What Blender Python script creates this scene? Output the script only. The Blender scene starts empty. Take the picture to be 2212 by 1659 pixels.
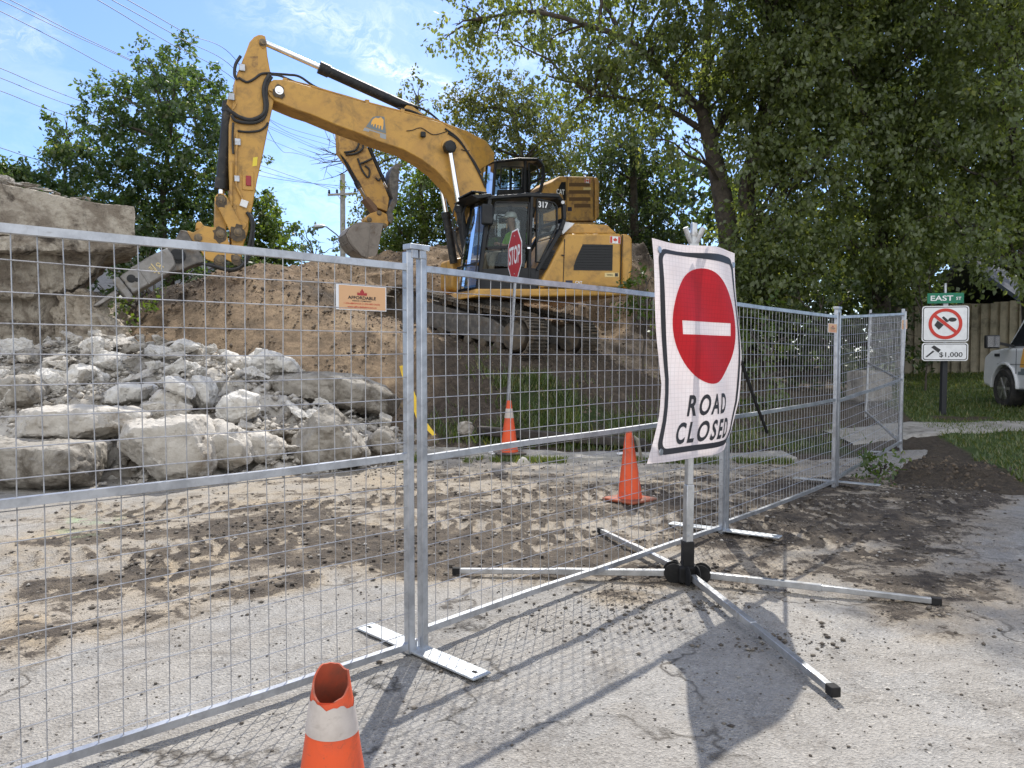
import bpy, bmesh, math, random
import numpy as np
from mathutils import Vector, Matrix
R = math.radians
rng = np.random.default_rng(7)
random.seed(7)
SC = bpy.context.scene
COL = SC.collection
# ------------------------------------------------------------------ camera
PITCH = R(2.12); CAM = Vector((0, 0, 1.42)); FPX = 1662.0; CX, CY = 1106.0, 829.5
cd = bpy.data.cameras.new("camera"); cam = bpy.data.objects.new("camera", cd); COL.objects.link(cam)
cam.location = CAM; cam.rotation_euler = (R(90) - PITCH, 0, 0)
cd.sensor_width = 36; cd.lens = 36 * FPX / 2212; cd.clip_start = 0.05; cd.clip_end = 2000
SC.camera = cam
# ------------------------------------------------------------------ light
SUN_EL, SUN_AZ = 50.5, 4.6           # azimuth clockwise from +Y
world = bpy.data.worlds.new("World"); SC.world = world; world.use_nodes = True
sd = bpy.data.lights.new("sun", 'SUN'); sd.energy = 3.6; sd.angle = R(0.55); sd.color = (1.0, 0.95, 0.87)
sun = bpy.data.objects.new("sun", sd); COL.objects.link(sun)
_sdir = Vector((math.sin(R(SUN_AZ)) * math.cos(R(SUN_EL)), math.cos(R(SUN_AZ)) * math.cos(R(SUN_EL)), math.sin(R(SUN_EL))))
sun.rotation_euler = _sdir.to_track_quat('Z', 'Y').to_euler(); sun.location = (4, 30, 40)
SC.view_settings.view_transform = 'Standard'; SC.view_settings.look = 'None'
SC.view_settings.exposure = 0.78; SC.view_settings.gamma = 1

def ray(px, py):
    d = Vector((px - CX, 0, 0)) + Vector((0, math.sin(PITCH), math.cos(PITCH))) * (CY - py) + Vector((0, math.cos(PITCH), -math.sin(PITCH))) * FPX
    return d / d.y
def P(px, py, D):
    return CAM + ray(px, py) * D
def G(px, py, z=0.0):
    d = ray(px, py); return CAM + d * ((z - CAM.z) / d.z)
def project(x, y, z):
    y = np.maximum(y, 0.05); dz = z - CAM.z
    f = y * math.cos(PITCH) - dz * math.sin(PITCH); u = y * math.sin(PITCH) + dz * math.cos(PITCH)
    f = np.maximum(f, .05)
    return CX + FPX * x / f, CY - FPX * u / f

def build_world():
    nt = world.node_tree; N = nt.nodes; L = nt.links
    bg = N['Background']
    sky = N.new('ShaderNodeTexSky'); sky.sky_type = 'NISHITA'; sky.sun_disc = False
    sky.sun_elevation = R(SUN_EL); sky.sun_rotation = R(SUN_AZ); sky.air_density = 1.0; sky.dust_density = .6; sky.ozone_density = 1.6
    tc = N.new('ShaderNodeTexCoord')
    def vmath(op, a, b=None):
        n = N.new('ShaderNodeVectorMath'); n.operation = op; L.new(a, n.inputs[0])
        if b is not None:
            if isinstance(b, (tuple, list, Vector)): n.inputs[1].default_value = b
            else: L.new(b, n.inputs[1])
        return n
    def m(op, a, b=None, clamp=False):
        n = N.new('ShaderNodeMath'); n.operation = op; n.use_clamp = clamp
        for i, s in enumerate((a, b)):
            if s is None: continue
            if isinstance(s, (int, float)): n.inputs[i].default_value = s
            else: L.new(s, n.inputs[i])
        return n.outputs[0]
    def noise(vec, scale, detail=6, rough=.6, dist=0):
        n = N.new('ShaderNodeTexNoise'); n.inputs['Scale'].default_value = scale; n.inputs['Detail'].default_value = detail
        n.inputs['Roughness'].default_value = rough; n.inputs['Distortion'].default_value = dist; L.new(vec, n.inputs['Vector']); return n
    d = vmath('NORMALIZE', tc.outputs['Generated']).outputs[0]
    wn = noise(d, 9, 5, .6)
    off = vmath('SUBTRACT', wn.outputs['Color'], (.5, .5, .5)); offs = vmath('SCALE', off.outputs[0]); offs.inputs['Scale'].default_value = .06
    dd = vmath('ADD', d, offs.outputs[0]).outputs[0]
    total = None
    # cloud streaks given as segments of sky directions (start, end, half width, strength)
    for (a, b, w, s) in [((800, 120), (990, 205), .016, .85), ((625, 20), (810, 90), .026, .5), ((760, 85), (840, 60), .02, .3),
                         ((-60, 100), (60, 85), .03, .35), ((520, 10), (620, 60), .03, .22), ((830, 40), (960, 70), .03, .2),
                         ((560, 380), (760, 470), .05, .22), ((1080, 90), (1250, 130), .04, .3)]:
        A = ray(*a).normalized(); B = ray(*b).normalized(); T = (B - A); ln = T.length; T = T / ln
        rel = vmath('SUBTRACT', dd, tuple(A)).outputs[0]
        t = vmath('DOT_PRODUCT', rel, tuple(T)).outputs['Value']
        tcl = m('MINIMUM', m('MAXIMUM', t, 0.0), ln)
        sc = vmath('SCALE', rel); 
        n1 = N.new('ShaderNodeCombineXYZ')
        tv = N.new('ShaderNodeVectorMath'); tv.operation = 'SCALE'; tv.inputs[0].default_value = tuple(T); L.new(tcl, tv.inputs['Scale'])
        dist = vmath('DISTANCE', rel, tv.outputs[0]).outputs['Value']
        v = m('MULTIPLY', m('SUBTRACT', 1.0, m('DIVIDE', dist, w * 1.2), True), s * 1.1)
        total = v if total is None else m('MAXIMUM', total, v)
    wisp = noise(vmath('MULTIPLY', dd, (1, 1, 2.2)).outputs[0], 30, 10, .72, .9)
    wf = m('MULTIPLY', m('SUBTRACT', wisp.outputs['Fac'], .4), 3.6, True)
    f1 = m('MULTIPLY', total, wf, True)
    veil = noise(vmath('MULTIPLY', dd, (1, 1, 2.6)).outputs[0], 3.2, 7, .62, .4)
    f2 = m('MULTIPLY', m('SUBTRACT', veil.outputs['Fac'], .48, True), .8, True)
    # added fill light: an unseen bright cloud bank in the sky behind the camera
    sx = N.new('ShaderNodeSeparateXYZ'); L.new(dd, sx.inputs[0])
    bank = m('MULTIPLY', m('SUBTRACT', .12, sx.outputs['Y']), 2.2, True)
    fill_fac = m('MULTIPLY', bank, m('ADD', m('MULTIPLY', veil.outputs['Fac'], .9), .42), True)
    fac = m('MAXIMUM', m('MAXIMUM', f1, f2), fill_fac)
    tint = N.new('ShaderNodeMix'); tint.data_type = 'RGBA'; tint.blend_type = 'MULTIPLY'; tint.inputs[0].default_value = 1
    L.new(sky.outputs[0], tint.inputs[6]); tint.inputs[7].default_value = SKY_TINT
    mix = N.new('ShaderNodeMix'); mix.data_type = 'RGBA'
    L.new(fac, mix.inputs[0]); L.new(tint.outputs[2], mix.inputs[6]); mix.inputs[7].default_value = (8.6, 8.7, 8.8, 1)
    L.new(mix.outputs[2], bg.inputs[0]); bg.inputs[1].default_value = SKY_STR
SKY_TINT = (.66, .79, 1.04, 1); SKY_STR = .112
build_world()

# ------------------------------------------------------------------ numpy noise
def _hash(i, j, k, seed):
    with np.errstate(over='ignore'):
        h = (i.astype(np.uint32) * np.uint32(374761393) + j.astype(np.uint32) * np.uint32(668265263) + k.astype(np.uint32) * np.uint32(2147483647) + np.uint32((seed * 974711) & 0xffffffff))
        h = (h ^ (h >> np.uint32(13))) * np.uint32(1274126177)
        h = (h ^ (h >> np.uint32(16))) * np.uint32(2246822519)
        h = h ^ (h >> np.uint32(15))
    return h.astype(np.float64) / 4294967295.0
def vnoise(x, y, z, seed=0):
    xi, yi, zi = np.floor(x).astype(np.int64), np.floor(y).astype(np.int64), np.floor(z).astype(np.int64)
    fx, fy, fz = x - xi, y - yi, z - zi
    u, v, w = fx * fx * (3 - 2 * fx), fy * fy * (3 - 2 * fy), fz * fz * (3 - 2 * fz)
    r = 0
    for a in (0, 1):
        for b in (0, 1):
            for c in (0, 1):
                r = r + _hash(xi + a, yi + b, zi + c, seed) * (u if a else 1 - u) * (v if b else 1 - v) * (w if c else 1 - w)
    return r
def fbm(x, y, z=None, octv=4, seed=0, gain=.5):
    x = np.asarray(x, float); y = np.asarray(y, float); z = np.zeros_like(x) if z is None else np.asarray(z, float)
    s = 0; a = 1; t = 0
    for o in range(octv):
        s = s + a * vnoise(x, y, z, seed + o); t += a; a *= gain; x = x * 2.03 + 11.3; y = y * 2.03 + 5.7; z = z * 2.03 + 3.1
    return s / t
def sstep(a, b, x):
    t = np.clip((x - a) / (b - a), 0, 1); return t * t * (3 - 2 * t)

# ------------------------------------------------------------------ materials
def new_mat(name):
    m = bpy.data.materials.new(name); m.use_nodes = True; return m, m.node_tree.nodes, m.node_tree.links
def c4(c): return (c[0], c[1], c[2], 1)
def add_noise(N, L, vec, scale, detail=5, rough=.6, dist=0):
    n = N.new('ShaderNodeTexNoise'); n.inputs['Scale'].default_value = scale; n.inputs['Detail'].default_value = detail
    n.inputs['Roughness'].default_value = rough; n.inputs['Distortion'].default_value = dist
    if vec is not None: L.new(vec, n.inputs['Vector'])
    return n.outputs['Fac']
def ramp(N, L, fac, stops):
    r = N.new('ShaderNodeValToRGB'); e = r.color_ramp.elements
    while len(e) < len(stops): e.new(.5)
    for i, (p, c) in enumerate(stops):
        e[i].position = p; e[i].color = c4(c) if not isinstance(c, float) else (c, c, c, 1)
    L.new(fac, r.inputs[0]); return r.outputs[0]
def mixc(N, L, fac, a, b, mode='MIX'):
    n = N.new('ShaderNodeMix'); n.data_type = 'RGBA'; n.blend_type = mode
    for sock, v in ((n.inputs[0], fac), (n.inputs[6], a), (n.inputs[7], b)):
        if isinstance(v, (int, float)): sock.default_value = v
        elif isinstance(v, (tuple, list)): sock.default_value = c4(v)
        else: L.new(v, sock)
    return n.outputs[2]
def add_bump(N, L, bsdf, h, strength, dist=.02):
    b = N.new('ShaderNodeBump'); b.inputs['Strength'].default_value = strength; b.inputs['Distance'].default_value = dist
    L.new(h, b.inputs['Height']); L.new(b.outputs[0], bsdf.inputs['Normal'])
def mat(name, c, c2=None, scale=6, rough=.6, metal=0.0, bump=0.0, bscale=40, bdist=.01, lo=.42, hi=.62, dirt=None, dirt_scale=3, dirt_lo=.55, dirt_hi=.7, spec=.5, coat=0):
    """general worn surface: base colour, second colour in noise patches, optional dirt patches, bump"""
    m, N, L = new_mat(name); b = N['Principled BSDF']
    tc = N.new('ShaderNodeTexCoord').outputs['Object']
    b.inputs['Roughness'].default_value = rough; b.inputs['Metallic'].default_value = metal; b.inputs['Specular IOR Level'].default_value = spec
    if coat: b.inputs['Coat Weight'].default_value = coat; b.inputs['Coat Roughness'].default_value = .15
    col = None
    if c2 is not None:
        f = add_noise(N, L, tc, scale, 6, .65, .3)
        col = ramp(N, L, f, [(lo, c), (hi, c2)])
    if dirt is not None:
        f = add_noise(N, L, tc, dirt_scale, 8, .7, .5); r = ramp(N, L, f, [(dirt_lo, 0.0), (dirt_hi, 1.0)])
        col = mixc(N, L, r, col if col is not None else c, dirt)
        sp = ramp(N, L, add_noise(N, L, tc, dirt_scale * 11, 6, .8, .8), [(.6, 0.0), (.68, .7)]); col = mixc(N, L, sp, col, dirt)
        rr = N.new('ShaderNodeMath'); rr.operation = 'MULTIPLY_ADD'; L.new(r, rr.inputs[0]); rr.inputs[1].default_value = .35; rr.inputs[2].default_value = rough
        rr.use_clamp = True; L.new(rr.outputs[0], b.inputs['Roughness'])
    if col is None: b.inputs['Base Color'].default_value = c4(c)
    else: L.new(col, b.inputs['Base Color'])
    if bump:
        h = add_noise(N, L, tc, bscale, 5, .65); add_bump(N, L, b, h, bump, bdist)
    return m
def leaf_mat(name, c1, c2, c3=None, trans=.5, tcol=None):
    m, N, L = new_mat(name); N.remove(N['Principled BSDF']); out = N['Material Output']
    at = N.new('ShaderNodeAttribute'); at.attribute_name = 'rnd'
    stops = [(0.0, c1), (.75 if c3 else 1.0, c2)] + ([(1.0, c3)] if c3 else [])
    col = ramp(N, L, at.outputs['Fac'], stops)
    d = N.new('ShaderNodeBsdfDiffuse'); t = N.new('ShaderNodeBsdfTranslucent'); g = N.new('ShaderNodeBsdfGlossy'); g.inputs['Roughness'].default_value = .45
    g.inputs['Color'].default_value = (.8, .8, .8, 1)
    L.new(col, d.inputs[0]); tc = mixc(N, L, 1.0, col, tcol or (1.9, 1.75, .7), 'MULTIPLY'); L.new(tc, t.inputs[0])
    a = N.new('ShaderNodeMixShader'); a.inputs[0].default_value = trans; L.new(d.outputs[0], a.inputs[1]); L.new(t.outputs[0], a.inputs[2])
    b = N.new('ShaderNodeMixShader'); b.inputs[0].default_value = .05; L.new(a.outputs[0], b.inputs[1]); L.new(g.outputs[0], b.inputs[2])
    L.new(b.outputs[0], out.inputs[0]); return m
def glass_mat(name, tint=(.55, .6, .6), refl=.12):
    m, N, L = new_mat(name); N.remove(N['Principled BSDF']); out = N['Material Output']
    t = N.new('ShaderNodeBsdfTransparent'); t.inputs[0].default_value = c4(tint)
    g = N.new('ShaderNodeBsdfGlossy'); g.inputs['Roughness'].default_value = .03; g.inputs[0].default_value = (.9, .95, 1, 1)
    fr = N.new('ShaderNodeFresnel'); fr.inputs[0].default_value = 1.5
    ad = N.new('ShaderNodeMath'); ad.operation = 'ADD'; ad.use_clamp = True; ad.inputs[1].default_value = refl - .04; L.new(fr.outputs[0], ad.inputs[0])
    x = N.new('ShaderNodeMixShader'); L.new(ad.outputs[0], x.inputs[0]); L.new(t.outputs[0], x.inputs[1]); L.new(g.outputs[0], x.inputs[2])
    L.new(x.outputs[0], out.inputs[0]); return m

# ------------------------------------------------------------------ mesh building
class MB:
    def __init__(s): s.v = []; s.f = []
    def add(s, vs, fs):
        o = len(s.v); s.v += [tuple(v) for v in vs]; s.f += [tuple(i + o for i in f) for f in fs]; return s
    def box(s, c, ax, ay, az):
        c = Vector(c); ax, ay, az = Vector(ax), Vector(ay), Vector(az)
        vs = [c + ax * i + ay * j + az * k for k in (-1, 1) for j in (-1, 1) for i in (-1, 1)]
        return s.add(vs, [(0, 2, 3, 1), (4, 5, 7, 6), (0, 1, 5, 4), (2, 6, 7, 3), (0, 4, 6, 2), (1, 3, 7, 5)])
    def abox(s, x0, x1, y0, y1, z0, z1):
        return s.box(((x0 + x1) / 2, (y0 + y1) / 2, (z0 + z1) / 2), ((x1 - x0) / 2, 0, 0), (0, (y1 - y0) / 2, 0), (0, 0, (z1 - z0) / 2))
    def beam(s, a, b, w, h, up=(0, 0, 1)):
        a, b = Vector(a), Vector(b); d = (b - a); t = d.normalized(); u = Vector(up)
        sd = t.cross(u)
        if sd.length < 1e-4: sd = t.cross(Vector((1, 0, 0)))
        sd.normalize(); u = sd.cross(t)
        return s.box((a + b) / 2, d / 2, sd * w / 2, u * h / 2)
    def tube(s, pts, r, n=8, caps=True):
        pts = [Vector(p) for p in pts]; rs = r if isinstance(r, (list, tuple)) else [r] * len(pts)
        rings = []; prev = None
        for i, p in enumerate(pts):
            t = (pts[min(i + 1, len(pts) - 1)] - pts[max(i - 1, 0)])
            t = t.normalized() if t.length > 1e-9 else Vector((0, 0, 1))
            if prev is None:
                a = Vector((0, 0, 1)) if abs(t.z) < .9 else Vector((1, 0, 0)); u = t.cross(a).normalized()
            else:
                u = (prev - t * prev.dot(t)); u = u.normalized() if u.length > 1e-6 else t.orthogonal().normalized()
            prev = u; w = t.cross(u)
            rings.append([p + (u * math.cos(2 * math.pi * k / n) + w * math.sin(2 * math.pi * k / n)) * rs[i] for k in range(n)])
        vs = [q for rg in rings for q in rg]; fs = []
        for i in range(len(rings) - 1):
            for k in range(n):
                k2 = (k + 1) % n; fs.append((i * n + k, i * n + k2, (i + 1) * n + k2, (i + 1) * n + k))
        if caps: fs.append(tuple(range(n - 1, -1, -1))); fs.append(tuple((len(rings) - 1) * n + k for k in range(n)))
        return s.add(vs, fs)
    def cyl(s, a, b, r, n=16): return s.tube([a, b], r, n)
    def prism(s, front, back):
        """two matching outlines (lists of 3-D points) joined into a solid"""
        n = len(front); vs = [tuple(p) for p in front] + [tuple(p) for p in back]
        fs = [tuple(range(n)), tuple(range(2 * n - 1, n - 1, -1))] + [(i, n + i, n + (i + 1) % n, (i + 1) % n) for i in range(n)]
        return s.add(vs, fs)
    def poly(s, pts): return s.add(pts, [tuple(range(len(pts)))])
    def lathe(s, base, prof, n=24, axis=(0, 0, 1), caps=True):
        base = Vector(base); ax = Vector(axis).normalized(); u = ax.orthogonal().normalized(); w = ax.cross(u)
        vs = []; fs = []
        for (r, h) in prof:
            vs += [base + ax * h + (u * math.cos(2 * math.pi * k / n) + w * math.sin(2 * math.pi * k / n)) * r for k in range(n)]
        for i in range(len(prof) - 1):
            for k in range(n):
                k2 = (k + 1) % n; fs.append((i * n + k, i * n + k2, (i + 1) * n + k2, (i + 1) * n + k))
        if caps: fs.append(tuple(range(n - 1, -1, -1))); fs.append(tuple((len(prof) - 1) * n + k for k in range(n)))
        return s.add(vs, fs)
    def mesh(s, name, off=None):
        me = bpy.data.meshes.new(name)
        vs = s.v if off is None else [(v[0] - off[0], v[1] - off[1], v[2] - off[2]) for v in s.v]
        me.from_pydata(vs, [], s.f)
        bm = bmesh.new(); bm.from_mesh(me); bmesh.ops.recalc_face_normals(bm, faces=bm.faces); bm.to_mesh(me); bm.free()
        me.update(); return me
def smooth(me, ang=35):
    me.polygons.foreach_set('use_smooth', [True] * len(me.polygons))
    try: me.set_sharp_from_angle(angle=R(ang))
    except Exception: pass
def big_mesh(name, verts, quads, attrs=None, smooth_=False):
    """numpy arrays -> mesh; quads (M,4); attrs {name:(domain, values)}"""
    me = bpy.data.meshes.new(name); nv, nf = len(verts), len(quads)
    k = quads.shape[1]
    me.vertices.add(nv); me.vertices.foreach_set('co', np.asarray(verts, np.float32).ravel())
    me.loops.add(nf * k); me.loops.foreach_set('vertex_index', np.asarray(quads, np.int32).ravel())
    me.polygons.add(nf); me.polygons.foreach_set('loop_start', np.arange(0, nf * k, k, dtype=np.int32))
    if smooth_: me.polygons.foreach_set('use_smooth', np.ones(nf, bool))
    for an, (dom, val) in (attrs or {}).items():
        a = me.attributes.new(an, 'FLOAT', dom); a.data.foreach_set('value', np.asarray(val, np.float32))
    me.update(calc_edges=True); me.validate(); return me
def tag(o, label=None, cat=None, group=None, kind=None):
    if label: o['label'] = label
    if cat: o['category'] = cat
    if group: o['group'] = group
    if kind: o['kind'] = kind
    return o
def link(name, me, m=None, parent=None):
    o = bpy.data.objects.new(name, me); COL.objects.link(o)
    if m is not None: me.materials.clear(); me.materials.append(m)
    if parent is not None: o.parent = parent
    return o
class Thing:
    def __init__(s, name, loc, label, cat, group=None):
        s.root = bpy.data.objects.new(name, None); COL.objects.link(s.root); s.loc = Vector(loc); s.root.location = s.loc
        s.root.empty_display_size = .2; tag(s.root, label, cat, group)
    def part(s, name, mb, m, parent=None, bevel=0, seg=2, sm=False, label=None):
        me = mb.mesh(name, s.loc) if isinstance(mb, MB) else mb
        if sm: smooth(me)
        o = link(name, me, m, parent or s.root)
        if bevel:
            b = o.modifiers.new('bevel', 'BEVEL'); b.width = bevel; b.segments = seg; b.limit_method = 'ANGLE'; b.angle_limit = R(40)
            smooth(me, 40)
        if label: o['label'] = label
        return o
def copy_tree(o, parent=None):
    c = o.copy(); COL.objects.link(c)
    if parent is not None: c.parent = parent
    for ch in list(o.children): copy_tree(ch, c)
    return c
_txtcache = {}
def text2d(s, size=1.0, bold=0.0, align='CENTER', space=1.0):
    """outline lettering as flat 2-D mesh data"""
    cu = bpy.data.curves.new('lettering', 'FONT'); cu.body = s; cu.size = size; cu.align_x = align; cu.align_y = 'CENTER'; cu.offset = bold * size
    cu.space_character = space; cu.resolution_u = 4
    o = bpy.data.objects.new('lettering', cu); COL.objects.link(o); bpy.context.view_layer.update()
    me = bpy.data.meshes.new_from_object(o.evaluated_get(bpy.context.evaluated_depsgraph_get()))
    vs = [(v.co.x, v.co.y) for v in me.vertices]; fs = [tuple(p.vertices) for p in me.polygons]
    bpy.data.objects.remove(o); bpy.data.meshes.remove(me); bpy.data.curves.remove(cu)
    return vs, fs
def put2d(mb, vs, fs, O, rt, up, nrm=None, off=0.0, sx=1, sy=1):
    O, rt, up = Vector(O), Vector(rt), Vector(up); n = Vector(nrm) * off if nrm is not None else Vector((0, 0, 0))
    return mb.add([O + rt * x * sx + up * y * sy + n for x, y in vs], fs)
def text_fit(mb, s, O, rt, up, nrm, off, width, height, bold=.01, space=1.0):
    vs, fs = text2d(s, 1.0, bold, 'CENTER', space)
    xs = [v[0] for v in vs]; ys = [v[1] for v in vs]; w = max(xs) - min(xs); h = max(ys) - min(ys); cx = (max(xs) + min(xs)) / 2; cy = (max(ys) + min(ys)) / 2
    return put2d(mb, [((x - cx) * width / w, (y - cy) * height / h) for x, y in vs], fs, O, rt, up, nrm, off)
LEAF2D = [(0, 1), (.12, .62), (.3, .72), (.26, .3), (.5, .5), (.56, .36), (.85, .4), (.72, .18), (.95, .02), (.5, -.3), (.55, -.46), (.06, -.38), (.05, -.9),
          (-.05, -.9), (-.06, -.38), (-.55, -.46), (-.5, -.3), (-.95, .02), (-.72, .18), (-.85, .4), (-.56, .36), (-.5, .5), (-.26, .3), (-.3, .72), (-.12, .62)]
def remeshed(pts_or_mb, voxel, amp=0.03, freq=3.0, seed=0, name='rock', amp2=None, off=None, chips=6):
    """convex hull (or closed mesh) -> even voxel surface -> broken, noisy faces"""
    bm = bmesh.new()
    if isinstance(pts_or_mb, MB):
        me0 = pts_or_mb.mesh('tmp'); bm.from_mesh(me0)
    else:
        for p in pts_or_mb: bm.verts.new(p)
        r = bmesh.ops.convex_hull(bm, input=bm.verts)
        bmesh.ops.delete(bm, geom=[e for e in r['geom_interior'] if isinstance(e, bmesh.types.BMVert)], context='VERTS')
        rc = np.random.default_rng(seed + 400)                      # knock flat fracture planes off the block
        for _ in range(chips):
            d = Vector(rc.normal(size=3) + np.array([0, -.5, .35])).normalized(); ds = [v.co.dot(d) for v in bm.verts]; hi, lo = max(ds), min(ds); k = hi - (hi - lo) * rc.uniform(.03, .11)
            bmesh.ops.bisect_plane(bm, geom=bm.verts[:] + bm.edges[:] + bm.faces[:], plane_co=d * k, plane_no=d, clear_outer=True)
            cs_ = [v.co.copy() for v in bm.verts]; bm.clear()
            for c_ in cs_: bm.verts.new(c_)
            r = bmesh.ops.convex_hull(bm, input=bm.verts); bmesh.ops.delete(bm, geom=[e for e in r['geom_interior'] if isinstance(e, bmesh.types.BMVert)], context='VERTS')
    me = bpy.data.meshes.new('tmp'); bm.to_mesh(me); bm.free()
    o = bpy.data.objects.new('tmp', me); COL.objects.link(o)
    rm = o.modifiers.new('r', 'REMESH'); rm.mode = 'VOXEL'; rm.voxel_size = voxel
    bpy.context.view_layer.update()
    ev = bpy.data.meshes.new_from_object(o.evaluated_get(bpy.context.evaluated_depsgraph_get()))
    bpy.data.objects.remove(o); bpy.data.meshes.remove(me)
    n = len(ev.vertices); co = np.empty(n * 3, np.float32); ev.vertices.foreach_get('co', co); co = co.reshape(-1, 3).astype(float)
    no = np.empty(n * 3, np.float32); ev.vertices.foreach_get('normal', no); no = no.reshape(-1, 3)
    x, y, z = co.T
    wx = x + (fbm(x * 2.5, y * 2.5, z * 2.5, 2, seed + 31) - .5) * .25; wz = z + (fbm(x * 2.5, y * 2.5, z * 2.5, 2, seed + 32) - .5) * .25
    d = (fbm(x * freq, y * freq, z * freq, 3, seed) - .5) * 1.3 * amp
    # broken facets: each cell of a random lattice is a plane set at its own tilt
    rs = np.random.default_rng(seed + 77); K = 22
    lo, hi = co.min(0), co.max(0); cs = lo + (hi - lo) * rs.random((K, 3)); tl = rs.normal(size=(K, 3)) * .5
    q = np.stack([wx, y, wz], 1); dd = ((q[:, None] - cs[None]) ** 2).sum(2); near = dd.argmin(1); rel = q - cs[near]
    d += np.clip((rel * tl[near]).sum(1) * .55, -1, 1) * amp * 1.2 / max(.25, float((hi - lo).mean()) * .35) + (rs.random(K)[near] - .5) * amp * .6
    rd = 1 - np.abs(fbm(x * freq * 1.7 + 9, y * freq * 1.7, z * freq * 1.7, 3, seed + 5) * 2 - 1)      # ridges and cracks
    d -= np.clip(rd - .86, 0, 1) * amp * 3
    d += (fbm(x * freq * 5, y * freq * 5, z * freq * 5, 3, seed + 9) - .5) * 2 * (amp2 if amp2 is not None else amp * .5)
    co = co + no * d[:, None]
    if off is not None: co = co - np.array(off)
    ev.vertices.foreach_set('co', co.astype(np.float32).ravel()); ev.name = name
    smooth(ev, 17); ev.update(); return ev
# ================================================================== terrain
CTRL = []
for x in (-14, -10, -7, -4.5, -2, 0, 1.5, 3, 4.6): CTRL.append((x, 10.25, 0.0))
CTRL += [(5.3, 10.4, .12), (8, 9, .1), (8, 11, .2), (6, 13.5, .36), (9, 14.5, .35), (10, 18, .6), (8, 22, 1.0), (14, 22, 1.0), (20, 15, .4), (14, 9, .15), (7, 12.3, .24), (5.2, 8.5, .02), (20, 8.5, .1),
 (0, 11.5, .12), (1, 11.5, .08), (2.5, 11.6, .05), (0, 12.5, .55), (1.2, 12.8, .55), (0, 13.8, 1.15), (1.2, 14, 1.15), (.5, 14.7, 1.34), (.4, 16, 1.5), (1.8, 16, 1.45), (2.7, 15, 1.05), (3.2, 13, .3), (4, 15, .6), (4.3, 18, 1.3), (4.5, 12, .1), (5.2, 20, 1.2),
 (-2.3, 16, 1.95), (-2.9, 16.4, 2.2), (-1, 15.2, 1.75), (-.6, 14.3, 1.45), (-1, 16.4, 1.85),
 (-1.5, 12.2, .5), (-1.6, 13.2, 1.35), (-2.1, 14.2, 1.95), (-3.5, 12.3, .9), (-3.8, 13.7, 2.0), (-3.9, 15, 2.7), (-5, 16, 3.3), (-5.8, 16, 3.2), (-6.3, 15.5, 2.98), (-6.8, 15, 2.76), (-6.9, 13.8, 2.07), (-5.2, 13.6, 2.05), (-5.2, 12.4, 1.0),
 (-7.6, 13, 1.2), (-8.5, 13.5, 1.2), (-10, 14, 1.0), (-12, 14, .8), (-8, 16, 1.6),
 (-1.8, 19, 4.0), (-2.5, 17.6, 3.3), (-4, 18, 3.6), (-4.9, 17, 3.35), (0, 22, 4.4), (2, 24, 4.5), (0, 25, 4.5), (-2.2, 23, 4.4), (3.4, 20, 4.3), (4.6, 22, 3.6), (2.5, 19, 3.3), (1, 18.4, 2.5), (2.2, 17.7, 1.8), (3.6, 18.6, 2.6),
 (-6, 24, 2.5), (-10, 24, 1.5), (0, 32, 3), (6, 30, 1.5), (-12, 35, 1), (0, 45, 1), (-30, 30, .5), (-30, 12, 0), (12, 30, 1.1), (30, 30, 1), (40, 45, 1), (-30, 50, .5), (30, 14, .4),
 (-7, 11, .3), (-9, 10.9, .1), (-5, 11, .3), (-3, 11, .2)]
class RBF:
    def __init__(s, pts):
        p = np.array(pts, float); s.p = p[:, :2]; d = np.linalg.norm(s.p[:, None] - s.p[None], axis=2)
        n = len(p); A = np.zeros((n + 1, n + 1)); A[:n, :n] = -d - np.eye(n) * .02; A[:n, n] = 1; A[n, :n] = 1
        s.w = np.linalg.solve(A, np.append(p[:, 2], 0)); s.n = n
    def __call__(s, x, y):
        x = np.asarray(x, float); y = np.asarray(y, float); r = np.zeros_like(x) + s.w[s.n]
        for i in range(s.n): r = r - s.w[i] * np.hypot(x - s.p[i, 0], y - s.p[i, 1])
        return r
TER = RBF(CTRL)
def H(x, y):
    """terrain height including lumps"""
    x = np.asarray(x, float); y = np.asarray(y, float)
    z = TER(x, y); bank = sstep(11.6, 13, y) * (1 - sstep(4.2, 6, x))
    z = z + bank * ((fbm(x * 1.1, y * 1.1, octv=3, seed=3) - .5) * .4 + (fbm(x * 5, y * 5, octv=5, seed=8) - .5) * .15 + (np.abs(fbm(x * 2.2, y * 2.2, octv=3, seed=18) - .5) - .12) * -.35)
    z = z + (1 - bank) * (fbm(x * 1.5, y * 1.5, octv=3, seed=5) - .5) * .06 * sstep(10.3, 11.2, y)
    return z
def Hs(x, y): return float(H(np.array([x]), np.array([y]))[0])
def grid(x0, x1, y0, y1, step, name):
    nx = int((x1 - x0) / step) + 1; ny = int((y1 - y0) / step) + 1
    X, Y = np.meshgrid(np.linspace(x0, x1, nx), np.linspace(y0, y1, ny)); i = np.arange(nx * ny).reshape(ny, nx)
    q = np.stack([i[:-1, :-1], i[:-1, 1:], i[1:, 1:], i[1:, :-1]], -1).reshape(-1, 4)
    return X.ravel(), Y.ravel(), q
# ---- far ground sheet
def soil_far():
    m = mat('far_ground', (.06, .075, .03), (.11, .1, .06), .3, rough=.95); return m
g = MB(); g.poly([(-300, -60, -.12), (300, -60, -.12), (300, 600, -.12), (-300, 600, -.12)])
tag(link('ground', g.mesh('ground'), soil_far()), kind='structure')

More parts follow.
